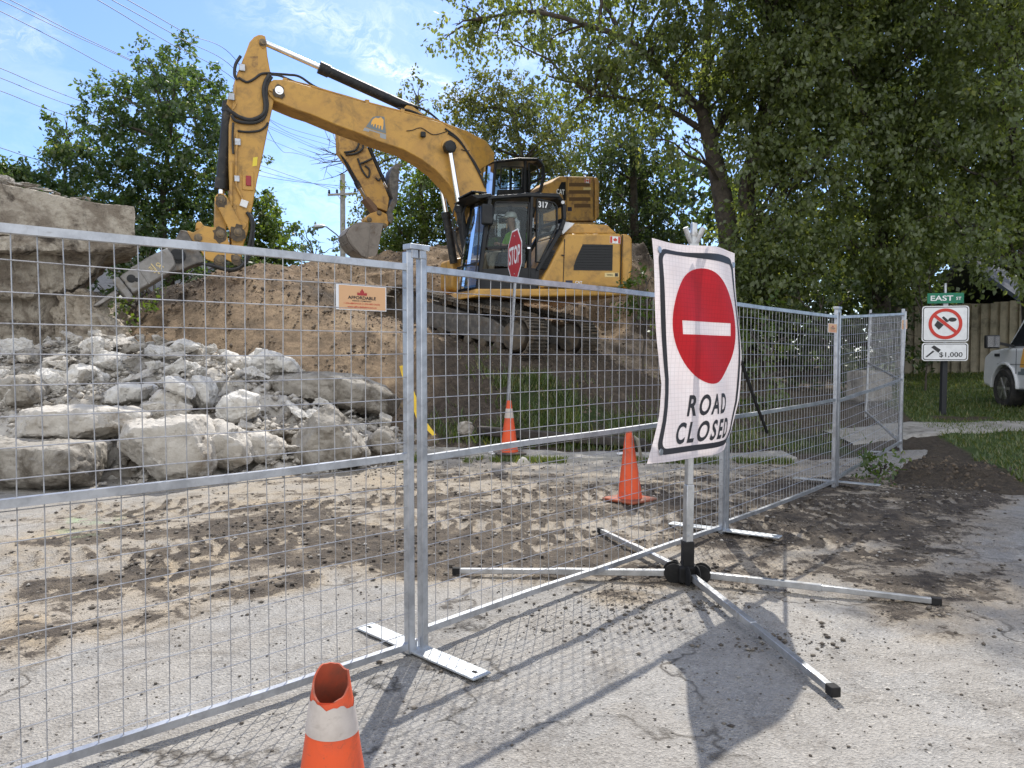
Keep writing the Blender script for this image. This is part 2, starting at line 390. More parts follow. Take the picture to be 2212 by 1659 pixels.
# ---- road
def ellipse_mask(px, py, lst):
    r = np.zeros_like(px)
    for (cx, cy, rx, ry, rot, s) in lst:
        c, sn = math.cos(R(rot)), math.sin(R(rot)); dx, dy = px - cx, py - cy
        u = (dx * c + dy * sn) / rx; v = (-dx * sn + dy * c) / ry
        r = np.maximum(r, s * (1 - sstep(.45, 1.25, np.sqrt(u * u + v * v))))
    return r
DIRT = [(560, 1150, 640, 110, -4, .62), (1050, 1110, 480, 110, 0, .62), (1720, 1140, 480, 150, 3, .66), (230, 1300, 330, 90, -10, .6), (900, 1040, 420, 45, 0, .5), (2000, 1250, 260, 90, 8, .5), (760, 1175, 330, 55, -5, 1), (500, 1160, 190, 45, -8, .85), (950, 1200, 300, 70, 0, 1), (1180, 1190, 260, 75, 0, 1), (1150, 1110, 170, 40, 0, .75), (330, 1240, 260, 40, -14, .8), (120, 1290, 160, 55, -12, .75),
        (60, 1390, 120, 60, -10, .8), (560, 1270, 170, 28, -8, .95), (300, 1130, 90, 28, 0, .75), (1000, 1070, 170, 26, 0, .45), (620, 1120, 90, 20, 0, .5),
        (1500, 1080, 230, 60, 0, .8), (1650, 1150, 260, 70, 4, .85), (1900, 1150, 260, 50, 0, .85), (2050, 1060, 160, 60, 0, 1), (1900, 1230, 200, 55, 8, .8), (2000, 1330, 150, 60, 10, .55), (1400, 1240, 150, 40, 0, .75), (1750, 1060, 160, 40, 0, .8), (1600, 1235, 160, 50, 0, .7), (1340, 1300, 90, 25, 0, .5)]
SAND = [(400, 1235, 140, 40, -12, .9), (480, 1195, 110, 30, -8, .7), (120, 1180, 200, 60, 0, .5), (60, 1360, 90, 50, 0, .8), (560, 1080, 200, 30, 0, .6), (850, 1060, 200, 45, 0, .5), (260, 1300, 170, 35, -10, .55), (620, 1230, 130, 30, -8, .6), (160, 1250, 150, 40, 0, .5)]
def road_fields(x, y):
    px, py = project(x, y, np.zeros_like(x))
    front = y > .8
    ca, sa = math.cos(R(17)), math.sin(R(17)); U_ = x * ca + y * sa; V_ = -x * sa + y * ca
    n = .55 * fbm(U_ * .9, V_ * 3.2, octv=5, seed=21) + .45 * fbm(x * 4, y * 4, octv=4, seed=22)
    d = np.clip(ellipse_mask(px, py, DIRT) * front, 0, 1); d = np.clip(d * (.1 + 1.5 * n) + .12 * (n > .5), 0, 1)
    s = np.clip(ellipse_mask(px, py, SAND) * front, 0, 1); s = sstep(.3, .7, s * .8 + (fbm(x * 2.2, y * 2.2, octv=4, seed=33) - .5) * .9) * (1 - d * .7)
    cl = cleats(x, y); d = np.clip(d - np.clip(-cl, 0, 1) * .75 + np.clip(cl, 0, 1) * .25, 0, 1); s = np.clip(s + np.clip(-cl, 0, 1) * .55, 0, 1)
    du = sstep(7.0, 9.3, y) * (1 - sstep(2.2, 5, x)) * .8                                    # pale concrete dust by the rubble
    return d, s, du
CLEATS = ((-2.2, 5.6, 24, .42, 1.5), (-3.4, 4.6, 20, .4, 1.6), (-1.2, 7.6, 14, .42, 1.6), (-.2, 5.7, 30, .4, 1.2), (1.0, 7.9, 12, .42, 1.8), (2.6, 6.6, 16, .42, 1.6), (-3.9, 3.9, 30, .4, 1.0), (-2.9, 7.2, 10, .4, 1.6), (.6, 6.6, 8, .4, 1.6), (3.4, 5.6, -12, .3, 1.4), (3.2, 7.4, 10, .3, 1.6))
def cleats(x, y):
    """bars pressed by crawler pads: -1 hollow .. +1 ridge, 0 outside the runs"""
    r = np.zeros_like(x)
    for (ox, oy, ang, w, ln) in CLEATS:
        c, sn = math.cos(R(ang)), math.sin(R(ang)); u = (x - ox) * c + (y - oy) * sn + .25 * np.abs(-(x - ox) * sn + (y - oy) * c); v = -(x - ox) * sn + (y - oy) * c
        m = (1 - sstep(w * .7, w, np.abs(v))) * (1 - sstep(ln * .75, ln, np.abs(u))) * sstep(.36, .5, fbm(x * 2.5, y * 2.5, octv=3, seed=41))
        bar = np.clip(np.cos((u + .05 * fbm(x * 5, y * 5, octv=3, seed=43)) * 2 * math.pi / .15) * 1.6, -1, 1) * sstep(.3, .62, fbm(x * 6, y * 6, octv=3, seed=44)); r = np.where(m > .02, m * bar, r)
    return r
def road_height(x, y, d, s):
    z = np.maximum(TER(x, np.maximum(y, 10.25)), -.1) * sstep(9.6, 10.4, y)
    z = z + (fbm(x * .7, y * .7, octv=3, seed=2) - .5) * .05
    lump = fbm(x * 7, y * 7, octv=4, seed=12); z = z + d * (lump * .032 + (fbm(x * 22, y * 22, octv=3, seed=13) - .4) * .03)
    z = z + cleats(x, y) * .014 * sstep(1.5, 3, y)
    return z + (1 - d) * (fbm(x * 30, y * 30, octv=2, seed=15) - .5) * .012
def road_mat():
    m, N, L = new_mat('road_asphalt'); b = N['Principled BSDF']; tc = N.new('ShaderNodeTexCoord').outputs['Object']
    def attr(n):
        a = N.new('ShaderNodeAttribute'); a.attribute_name = n; return a.outputs['Fac']
    big = add_noise(N, L, tc, .8, 6, .6, .2); mid = add_noise(N, L, tc, 5, 8, .75); fine = add_noise(N, L, tc, 55, 4, .8)
    base = ramp(N, L, big, [(.35, (.245, .235, .22)), (.65, (.345, .333, .312))])
    v = N.new('ShaderNodeTexVoronoi'); v.inputs['Scale'].default_value = 95; L.new(tc, v.inputs['Vector'])
    sp = ramp(N, L, v.outputs['Color'], [(.0, (.4, .38, .36)), (.3, (.9, .89, .88)), (.75, (1.05, 1.05, 1.03)), (1.0, (1.75, 1.7, 1.62))])
    base = mixc(N, L, .85, base, sp, 'MULTIPLY')
    fm = ramp(N, L, fine, [(.3, (.55, .55, .55)), (.6, (1.12, 1.12, 1.12))]); base = mixc(N, L, .9, base, fm, 'MULTIPLY')
    st = ramp(N, L, mid, [(.5, 0.0), (.72, .7)]); base = mixc(N, L, st, base, (.13, .115, .1))
    blo = ramp(N, L, add_noise(N, L, tc, .55, 9, .72, .6), [(.38, 0.0), (.47, .5), (.53, .1), (.66, .75)]); base = mixc(N, L, blo, base, (.37, .355, .33))
    blk = ramp(N, L, add_noise(N, L, tc, 1.7, 9, .75, .9), [(.54, 0.0), (.64, .65)]); base = mixc(N, L, blk, base, (.15, .135, .118))
    # cracks
    wv = N.new('ShaderNodeTexVoronoi'); wv.feature = 'DISTANCE_TO_EDGE'; wv.inputs['Scale'].default_value = .55
    wd = N.new('ShaderNodeTexNoise'); wd.inputs['Scale'].default_value = 2.5; wd.inputs['Detail'].default_value = 6; L.new(tc, wd.inputs['Vector'])
    ad = N.new('ShaderNodeVectorMath'); ad.operation = 'MULTIPLY_ADD'; L.new(wd.outputs['Color'], ad.inputs[0]); ad.inputs[1].default_value = (1.1, 1.1, 1.1); L.new(tc, ad.inputs[2])
    L.new(ad.outputs[0], wv.inputs['Vector']); cr = ramp(N, L, wv.outputs['Distance'], [(.0, 1.0), (.017, 0.0)])
    cg = ramp(N, L, big, [(.4, 0.0), (.5, .9)])
    mm = N.new('ShaderNodeMath'); mm.operation = 'MULTIPLY'; L.new(cr, mm.inputs[0]); L.new(cg, mm.inputs[1])
    base = mixc(N, L, mm.outputs[0], base, (.05, .045, .04))
    dust = ramp(N, L, mid, [(.35, (.36, .335, .295)), (.65, (.27, .245, .21))]); base = mixc(N, L, attr('dust'), base, dust)
    sand = ramp(N, L, mid, [(.3, (.40, .31, .20)), (.5, (.35, .285, .20)), (.7, (.23, .185, .13))]); sand = mixc(N, L, .6, sand, fm, 'MULTIPLY')
    base = mixc(N, L, attr('sand'), base, sand)
    dk = ramp(N, L, mid, [(.35, (.045, .037, .03)), (.5, (.09, .073, .056)), (.7, (.185, .15, .11))]); dk = mixc(N, L, .7, dk, fm, 'MULTIPLY')
    frag = add_noise(N, L, tc, 5.5, 12, .8, .4)
    def mth(op, a_, b_):
        n_ = N.new('ShaderNodeMath'); n_.operation = op
        for i_, v_ in enumerate((a_, b_)):
            if isinstance(v_, (int, float)): n_.inputs[i_].default_value = v_
            else: L.new(v_, n_.inputs[i_])
        return n_.outputs[0]
    df = ramp(N, L, mth('ADD', mth('MULTIPLY', attr('dirt'), .8), mth('MULTIPLY', mth('SUBTRACT', frag, .5), 2.0)), [(.36, 0.0), (.5, 1.0)])
    halo = ramp(N, L, attr('dirt'), [(.05, 0.0), (.6, .75)]); base = mixc(N, L, halo, base, sand)
    base = mixc(N, L, df, base, dk)
    gp = ramp(N, L, add_noise(N, L, tc, 6, 4), [(.5, 0.0), (.7, .55)])
    pm = N.new('ShaderNodeMath'); pm.operation = 'MULTIPLY'; L.new(attr('paint'), pm.inputs[0]); L.new(gp, pm.inputs[1]); base = mixc(N, L, pm.outputs[0], base, (.35, .62, .3))
    L.new(base, b.inputs['Base Color']); b.inputs['Roughness'].default_value = .9; b.inputs['Specular IOR Level'].default_value = .25
    hm = N.new('ShaderNodeMath'); hm.operation = 'ADD'; L.new(fine, hm.inputs[0]); L.new(mid, hm.inputs[1])
    h2 = N.new('ShaderNodeMath'); h2.operation = 'ADD'; L.new(hm.outputs[0], h2.inputs[0]); L.new(v.outputs['Distance'], h2.inputs[1])
    add_bump(N, L, b, h2.outputs[0], .8, .012); return m
ROADM = road_mat()
def road_sheet(name, x0, x1, y0, y1, step):
    x, y, q = grid(x0, x1, y0, y1, step, name); d, s, du = road_fields(x, y); z = road_height(x, y, d, s)
    px, py = project(x, y, np.zeros_like(x))
    paint = np.exp(-((px - 200) / 60) ** 2 - ((py - 1128) / 9) ** 2) + .8 * np.exp(-((px - 150) / 50) ** 2 - ((py - 1158) / 8) ** 2)
    me = big_mesh(name, np.stack([x, y, z], 1), q, {'dirt': ('POINT', d), 'sand': ('POINT', s), 'dust': ('POINT', du), 'paint': ('POINT', paint)}, True)
    return tag(link(name, me, ROADM), kind='structure')
road_sheet('road', -8.5, 8.5, .9, 10.45, .03)
mrest = MB(); mrest.poly([(-40, -30, -.06), (40, -30, -.06), (40, 10.3, -.06), (-40, 10.3, -.06)])
tag(link('pavement', mrest.mesh('pavement'), mat('old_pavement', (.25, .23, .2), (.2, .18, .155), 2, .9, bump=.5, bscale=60)), kind='structure')

# ---- mound
def mound_mat():
    m, N, L = new_mat('mound_soil'); b = N['Principled BSDF']; tc = N.new('ShaderNodeTexCoord').outputs['Object']
    def attr(n):
        a = N.new('ShaderNodeAttribute'); a.attribute_name = n; return a.outputs['Fac']
    n1 = add_noise(N, L, tc, 1.3, 8, .7, .4); n2 = add_noise(N, L, tc, 9, 8, .8); n3 = add_noise(N, L, tc, 45, 4, .8)
    tan = ramp(N, L, n1, [(.33, (.37, .285, .19)), (.47, (.285, .215, .145)), (.6, (.175, .135, .095))])
    clod = ramp(N, L, n2, [(.32, (.5, .48, .46)), (.62, (1.2, 1.15, 1.1))]); tan = mixc(N, L, .9, tan, clod, 'MULTIPLY')
    dark = ramp(N, L, n2, [(.35, (.05, .041, .034)), (.55, (.1, .08, .062)), (.75, (.17, .138, .105))])
    gs = ramp(N, L, n2, [(.4, (.03, .045, .015)), (.65, (.07, .09, .035))])
    c = mixc(N, L, attr('dark'), tan, dark); c = mixc(N, L, attr('green'), c, gs)
    f = ramp(N, L, n3, [(.3, (.65, .65, .65)), (.6, (1.1, 1.1, 1.1))]); c = mixc(N, L, .8, c, f, 'MULTIPLY')
    L.new(c, b.inputs['Base Color']); b.inputs['Roughness'].default_value = .95; b.inputs['Specular IOR Level'].default_value = .15
    h = N.new('ShaderNodeMath'); h.operation = 'ADD'; L.new(n2, h.inputs[0]); L.new(n3, h.inputs[1]); add_bump(N, L, b, h.outputs[0], .9, .035); return m
def mound_sheet(x0, x1, y0, y1, step, name, drop=0):
    x, y, q = grid(x0, x1, y0, y1, step, name); z = H(x, y) - drop
    # scraped faces: smoother shelf with vertical scores on the cut bank
    cut = sstep(12.2, 12.9, y) * (1 - sstep(14.4, 15, y)) * (1 - sstep(-2.2, -1.4, x)) * sstep(-6.2, -5.6, x)
    z = z * (1 - cut * .75) + (TER(x, y) - drop) * cut * .75 + cut * (fbm(x * 6 + y * 2, y * .8, octv=3, seed=51) - .5) * .12
    n = fbm(x * .9, y * .9, octv=4, seed=61)
    band = np.exp(-((z - 2.55 - .4 * (n - .5)) / .3) ** 2) * (1 - sstep(-2.5, -1.5, x))
    dark = sstep(.44, .66, n * .5 + .3 * band + .5 * sstep(-2.4, -.2, x) * (1 - sstep(16.5, 18.5, y)) + .1 + .3 * sstep(2.3, 3.2, x) + .3 * (1 - sstep(-6.6, -5.6, x)) * sstep(14.2, 15, y))
    dark = np.clip(dark - cut * .8, 0, 1)
    gx = np.exp(-((x - .35) / .8) ** 2 - ((y - 13.2) / .9) ** 2) + np.exp(-((x - 1.3) / 1.0) ** 2 - ((y - 12.4) / .7) ** 2) + sstep(3.2, 4.5, x) * .9 + np.exp(-((x + .3) / 1.6) ** 2 - ((y - 11.5) / .35) ** 2) + sstep(26, 30, y)
    green = sstep(.42, .75, gx * .7 + (n - .5) * 1.0)
    me = big_mesh(name, np.stack([x, y, z], 1), q, {'dark': ('POINT', dark), 'green': ('POINT', green)}, True)
    return tag(link(name, me, MOUNDM), kind='structure')
MOUNDM = mound_mat()
mound_sheet(-9.5, 5.6, 10.42, 26.5, .055, 'dirt_mound')
mound_sheet(-45, 45, 26.4, 60, .8, 'far_terrain', .03)
mound_sheet(-45, -9.3, 10.4, 26.5, .5, 'left_terrain', .03)

# ---- lawn
def lawn_mat():
    m, N, L = new_mat('lawn_turf'); b = N['Principled BSDF']; tc = N.new('ShaderNodeTexCoord').outputs['Object']
    a = N.new('ShaderNodeAttribute'); a.attribute_name = 'bare'
    n1 = add_noise(N, L, tc, 1.2, 6, .7); n2 = add_noise(N, L, tc, 20, 6, .8)
    gcol = ramp(N, L, n1, [(.35, (.05, .085, .025)), (.65, (.1, .13, .04))]); f = ramp(N, L, n2, [(.3, (.5, .5, .5)), (.65, (1.2, 1.2, 1.2))]); gcol = mixc(N, L, .9, gcol, f, 'MULTIPLY')
    d = ramp(N, L, n2, [(.35, (.045, .037, .03)), (.7, (.13, .105, .075))]); c = mixc(N, L, a.outputs['Fac'], gcol, d)
    L.new(c, b.inputs['Base Color']); b.inputs['Roughness'].default_value = .95; b.inputs['Specular IOR Level'].default_value = .15; add_bump(N, L, b, n2, 1, .04); return m
def lawn_bare(x, y):
    edge = np.maximum(1 - sstep(-.2, .4, x - (5.3 + (y - 8.2) * .3)), 1 - sstep(-.1, .5, y - 7.7 - .12 * (x - 5))); worn = np.exp(-((x - 8) / .9) ** 2 - ((y - 13.4) / .45) ** 2)
    return sstep(.4, .6, np.maximum(edge, worn * .8) * .8 + (fbm(x * 2, y * 2, octv=4, seed=71) - .5) * .7 + .05)
def lawn_surface(x, y):
    bare = lawn_bare(x, y)
    hump = .2 * np.exp(-((x - 4.95) / .42) ** 2 - ((y - 9.15) / .42) ** 2) + .13 * np.exp(-((x - 5.25) / .4) ** 2 - ((y - 8.45) / .35) ** 2) + .09 * np.exp(-((x - 4.6) / .35) ** 2 - ((y - 8.75) / .3) ** 2)
    hz = np.clip(hump / .1, 0, 1); bare = np.maximum(bare, hz * .95); fl = (x - 4.15) - (y - 8.85) * .84                                   # stays on the road side of the fence line
    z = H(x, y) + .02 + hump * .4 * (1 + 1.6 * (fbm(x * 5, y * 5, octv=5, seed=73) - .5)) + np.maximum(bare * .4, hz) * (fbm(x * 9, y * 9, octv=5, seed=72) - .45) * .16 - .14 * (1 - sstep(7.5, 7.9, y)) - .14 * (1 - sstep(.0, .35, fl)) * (1 - sstep(10.1, 10.6, y)) + .04 * sstep(.2, .6, fl) * (1 - sstep(9, 10, y)) - .1 * (1 - sstep(4.2, 5.2, x)) * sstep(10.1, 10.5, y)
    return z, bare
x, y, q = grid(4.2, 30, 7.4, 26.45, .06, 'lawn'); z, bare = lawn_surface(x, y)
def lawn_z(xx, yy): return lawn_surface(xx, yy)[0]
tag(link('lawn', big_mesh('lawn', np.stack([x, y, z], 1), q, {'bare': ('POINT', bare)}, True), lawn_mat()), kind='structure')
# ---- pale path and kerb strip
CONC = mat('path_concrete', (.34, .32, .285), (.25, .235, .205), 4, .9, bump=.4, bscale=60, dirt=(.1, .085, .065), dirt_scale=2.2)
def strip(name, pts, step=.06, thick=.0, off=.03):
    """ribbon of ground following the terrain: pts = (x, y0, y1)"""
    pts = np.array(pts, float); xs = np.arange(pts[0, 0], pts[-1, 0] + 1e-6, step); ny = 12
    y0 = np.interp(xs, pts[:, 0], pts[:, 1]) + (fbm(xs * 2.5, xs * 0, octv=3, seed=81) - .5) * .3; y1 = np.interp(xs, pts[:, 0], pts[:, 2]) + (fbm(xs * 2.5, xs * 0 + 9, octv=3, seed=82) - .5) * .3
    T = np.linspace(0, 1, ny); X = np.repeat(xs[None], ny, 0); Y = y0[None] * (1 - T[:, None]) + y1[None] * T[:, None]
    Z = np.maximum(H(X, Y), 0) + off; Z[0] -= .12; Z[-1] -= .12
    i = np.arange(ny * len(xs)).reshape(ny, -1); q = np.stack([i[:-1, :-1], i[:-1, 1:], i[1:, 1:], i[1:, :-1]], -1).reshape(-1, 4)
    return tag(link(name, big_mesh(name, np.stack([X.ravel(), Y.ravel(), Z.ravel()], 1), q, None, True), CONC), kind='structure')
strip('kerb_path', [(-1.8, 10.45, 10.95), (0, 10.4, 11.0), (1.3, 10.35, 11.0), (2.6, 10.3, 11.0), (3.9, 10.4, 11.1)])
strip('side_path', [(5.0, 11.2, 12.4), (6.5, 11.5, 12.9), (8.2, 11.9, 12.8), (9.2, 12.2, 12.7)], off=.05)

# ================================================================== rubble
ROCK = mat('broken_concrete', (.5, .47, .42), (.38, .35, .305), 3.5, .92, bump=.8, bscale=28, bdist=.02, dirt=(.2, .165, .125), dirt_scale=1.6, dirt_lo=.53, dirt_hi=.66)
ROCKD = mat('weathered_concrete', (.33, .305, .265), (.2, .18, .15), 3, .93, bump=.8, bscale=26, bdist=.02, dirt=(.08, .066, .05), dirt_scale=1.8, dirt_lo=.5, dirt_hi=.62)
ROCKW = mat('fresh_concrete', (.62, .6, .56), (.5, .475, .43), 4, .92, bump=.8, bscale=30, bdist=.02, dirt=(.27, .24, .2), dirt_scale=2.5, dirt_lo=.55)
RUBC = [(x, 8.5, .0) for x in (-9, -7.5, -6, -4.5, -3)] + [(-2, 9.4, .0), (-1.5, 10.1, .0), (-.9, 10.6, 0), (-6, 9.5, .55), (-4.5, 9.5, .5), (-3, 9.8, .42), (-6, 10.8, 1.3), (-4.6, 10.8, 1.05), (-3.2, 10.8, .88), (-2.2, 10.8, .5), (-1.4, 11.2, .2),
        (-6.4, 11.8, 1.7), (-4.8, 12, 1.5), (-3.6, 12, 1.2), (-2.2, 12, .65), (-1, 12, .3), (-8, 11, 1.25), (-8.5, 9.6, .45), (-10, 9, .0), (-10.5, 11, .6), (-6, 13, 1.5), (-4, 13, 1.1), (-10, 13, 1.3), (-2, 13, .7)]
RUB = RBF(RUBC)
def rub_h(x, y): return RUB(x, y) + (fbm(np.asarray(x) * 2.5, np.asarray(y) * 2.5, octv=4, seed=91) - .5) * .4
x, y, q = grid(-10.4, -.9, 8.45, 13, .045, 'rubble'); z = rub_h(x, y) - .12 + (fbm(x * 12, y * 12, octv=3, seed=95) - .5) * .1
tag(link('rubble_heap', big_mesh('rubble_heap', np.stack([x, y, z], 1), q, None, False), ROCK), kind='stuff', label='heap of fine broken concrete and dust under the larger chunks', cat='rubble')
def hull_rock(pxo, D, depth, seed, front=.35, shrink=.72):
    """outline seen from the road, bulged towards the road and carried back: an irregular block with real depth"""
    r = np.random.default_rng(seed); pts = []
    cx = sum(p[0] for p in pxo) / len(pxo); cy = sum(p[1] for p in pxo) / len(pxo)
    for (px, py) in pxo:
        pts.append(P(px, py, D + r.uniform(-.05, .05)))
        k = shrink * r.uniform(.9, 1.12)
        pts.append(P(cx + (px - cx) * k, cy + (py - cy) * k, D - depth * front * r.uniform(.8, 1.1)))
        k2 = .85 * r.uniform(.85, 1.05)
        pts.append(P(cx + (px - cx) * k2, cy + (py - cy) * k2, D) + Vector((0, depth * (1 - front) * r.uniform(.8, 1.1), 0)))
    return pts
BOULD = [
 ('boulder', 'large rounded pale concrete boulder in the front middle of the rubble', [(240, 935), (262, 915), (330, 900), (430, 897), (462, 930), (470, 1000), (452, 1035), (380, 1052), (330, 1045), (270, 1010), (236, 960)], 8.6, .9, ROCK, .035),
 ('boulder', 'jagged concrete chunk leaning on the right of the largest boulder', [(440, 900), (500, 915), (535, 965), (538, 1000), (500, 1010), (450, 1005), (440, 950)], 8.85, .6, ROCK, .04),
 ('slab', 'long flat concrete slab lying above the lower left block', [(15, 950), (40, 885), (120, 874), (230, 878), (330, 895), (290, 925), (200, 955), (100, 955)], 9.1, .9, ROCK, .03),
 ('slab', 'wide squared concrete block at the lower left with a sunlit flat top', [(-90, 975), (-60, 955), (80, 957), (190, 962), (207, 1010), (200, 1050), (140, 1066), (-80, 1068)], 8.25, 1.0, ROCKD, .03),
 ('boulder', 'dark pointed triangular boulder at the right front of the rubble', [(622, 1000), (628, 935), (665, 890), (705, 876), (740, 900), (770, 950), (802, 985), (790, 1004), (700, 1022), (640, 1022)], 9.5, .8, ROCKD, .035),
 ('boulder', 'small tan boulder between the big round one and the triangular one', [(516, 940), (560, 932), (605, 950), (617, 975), (590, 1000), (550, 1002), (525, 975)], 9.3, .5, ROCK, .03),
 ('boulder', 'white angular chunk above the small tan boulder', [(462, 880), (480, 850), (520, 845), (558, 855), (562, 885), (540, 910), (500, 918), (466, 900)], 9.9, .5, ROCKW, .035),
 ('boulder', 'squat block carrying a tilted slab in the middle of the rubble', [(320, 860), (345, 843), (400, 850), (412, 880), (400, 895), (340, 896), (322, 885)], 10.0, .5, ROCK, .03),
 ('slab', 'tilted pale slab resting on the squat block in the rubble', [(348, 815), (362, 808), (415, 838), (418, 866), (395, 860), (352, 838)], 9.95, .45, ROCKW, .02),
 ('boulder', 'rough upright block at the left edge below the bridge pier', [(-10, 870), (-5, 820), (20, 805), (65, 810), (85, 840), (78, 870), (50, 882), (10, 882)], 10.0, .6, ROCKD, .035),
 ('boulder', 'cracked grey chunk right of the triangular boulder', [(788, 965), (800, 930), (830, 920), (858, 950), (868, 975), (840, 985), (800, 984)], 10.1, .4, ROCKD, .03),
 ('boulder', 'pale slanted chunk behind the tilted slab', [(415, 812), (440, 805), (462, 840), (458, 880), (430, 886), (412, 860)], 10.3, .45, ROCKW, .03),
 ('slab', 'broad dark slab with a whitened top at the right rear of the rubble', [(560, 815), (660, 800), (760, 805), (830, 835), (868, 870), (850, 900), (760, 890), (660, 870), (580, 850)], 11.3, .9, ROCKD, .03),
 ('boulder', 'white broken block at the top right of the rubble heap', [(520, 775), (548, 752), (590, 758), (640, 785), (650, 805), (600, 812), (540, 805)], 11.6, .6, ROCKW, .045),
 ('boulder', 'grey block on the crest of the rubble near the dirt face', [(365, 765), (385, 742), (425, 742), (465, 765), (470, 790), (420, 800), (372, 790)], 12.0, .5, ROCK, .04),
 ('boulder', 'white chunk on the crest between two larger blocks', [(462, 775), (490, 756), (520, 768), (528, 795), (500, 806), (466, 800)], 11.9, .4, ROCKW, .04),
 ('boulder', 'thin upright pale stone against the dirt face', [(330, 775), (332, 745), (345, 732), (362, 745), (372, 778), (350, 785)], 12.2, .25, ROCK, .02),
 ('boulder', 'broad jumbled block below the bridge pier', [(90, 830), (120, 795), (200, 790), (235, 810), (225, 850), (170, 862), (105, 855)], 10.7, .6, ROCKW, .05),
 ('slab', 'flat pale slab in the middle left of the rubble', [(215, 850), (260, 828), (330, 832), (318, 865), (260, 875), (215, 870)], 10.3, .6, ROCKW, .035),
 ('boulder', 'tan stone standing alone on the kerb grass', [(1112, 1012), (1118, 995), (1130, 985), (1146, 1000), (1152, 1016), (1130, 1020)], 10.0, .16, ROCK, .015),
 ('boulder', 'pale stone on the grass beside the dark plank', [(985, 937), (990, 915), (1010, 906), (1026, 920), (1022, 940), (1000, 944)], 11.0, .25, ROCKD, .03),
]
for bi, (nm, lab, out, D, dep, m, amp) in enumerate(BOULD):
    pts = hull_rock(out, D, dep, 100 + bi); c = sum(pts, Vector()) / len(pts)
    base = Vector((c.x, c.y, min(p.z for p in pts)))
    big = max((a - b).length for a in pts for b in pts)
    me = remeshed(pts, .03 if big > .8 else .02, amp * 1.25, 3.2, 200 + bi, nm, off=base)
    o = link(nm, me, m); o.location = base; tag(o, lab, 'boulder' if nm == 'boulder' else 'concrete slab')
# scattered medium chunks: individuals sharing a handful of meshes
protos = []
for k in range(9):
    r = np.random.default_rng(500 + k); s = np.array([1, r.uniform(.6, 1), r.uniform(.4, .8)]) * .5
    pts = [Vector(np.clip(r.normal(size=3) * .8, -1, 1) * s) for _ in range(9)]
    me = remeshed(pts, .035, .06, 4, 600 + k, 'concrete_chunk', amp2=.022); me.polygons.foreach_set('use_smooth', [False] * len(me.polygons)); protos.append(me)
mats3 = [ROCK, ROCKW, ROCKW, ROCKD, ROCK, ROCKW, ROCK, ROCKW, ROCK]
for me, m in zip(protos, mats3): me.materials.append(m)
r = np.random.default_rng(77); placed = 0
def put_chunk(x, y, z, s, label, group):
    o = bpy.data.objects.new('concrete_chunk', protos[r.integers(9)]); COL.objects.link(o); o.location = (x, y, z); o.scale = (s, s * r.uniform(.8, 1.2), s * r.uniform(.7, 1.1))
    o.rotation_euler = (r.uniform(-.5, .5), r.uniform(-.5, .5), r.uniform(0, 6.28)); tag(o, label, 'concrete chunk', group)
while placed < 262:
    x = r.uniform(-9, -1.2) if placed % 3 else r.uniform(-8, -4.5); y = r.uniform(8.7, 12.6) if placed % 3 else r.uniform(10.4, 12.6); hgt = float(rub_h(np.array([x]), np.array([y]))[0])
    if hgt < .12 or r.random() > .25 + .75 * sstep(9.2, 10.6, y) or (x > -2.2 and y > 11.6): continue
    s = .12 + .5 * r.random() ** 2.2
    put_chunk(x, y, hgt - .02 + s * .1, s, 'pale broken concrete chunk lying in the rubble heap by the pier', 'broken concrete chunks in the rubble heap'); placed += 1
for _ in range(34):
    x = r.uniform(-7, -.6); y = 8.5 + max(0, (x + 3.4)) * .75 + r.normal() * .18; s = r.uniform(.05, .16)
    put_chunk(x, y - .1, s * .18, s, 'small pale chunk fallen on the road along the foot of the rubble', 'small chunks along the foot of the rubble')
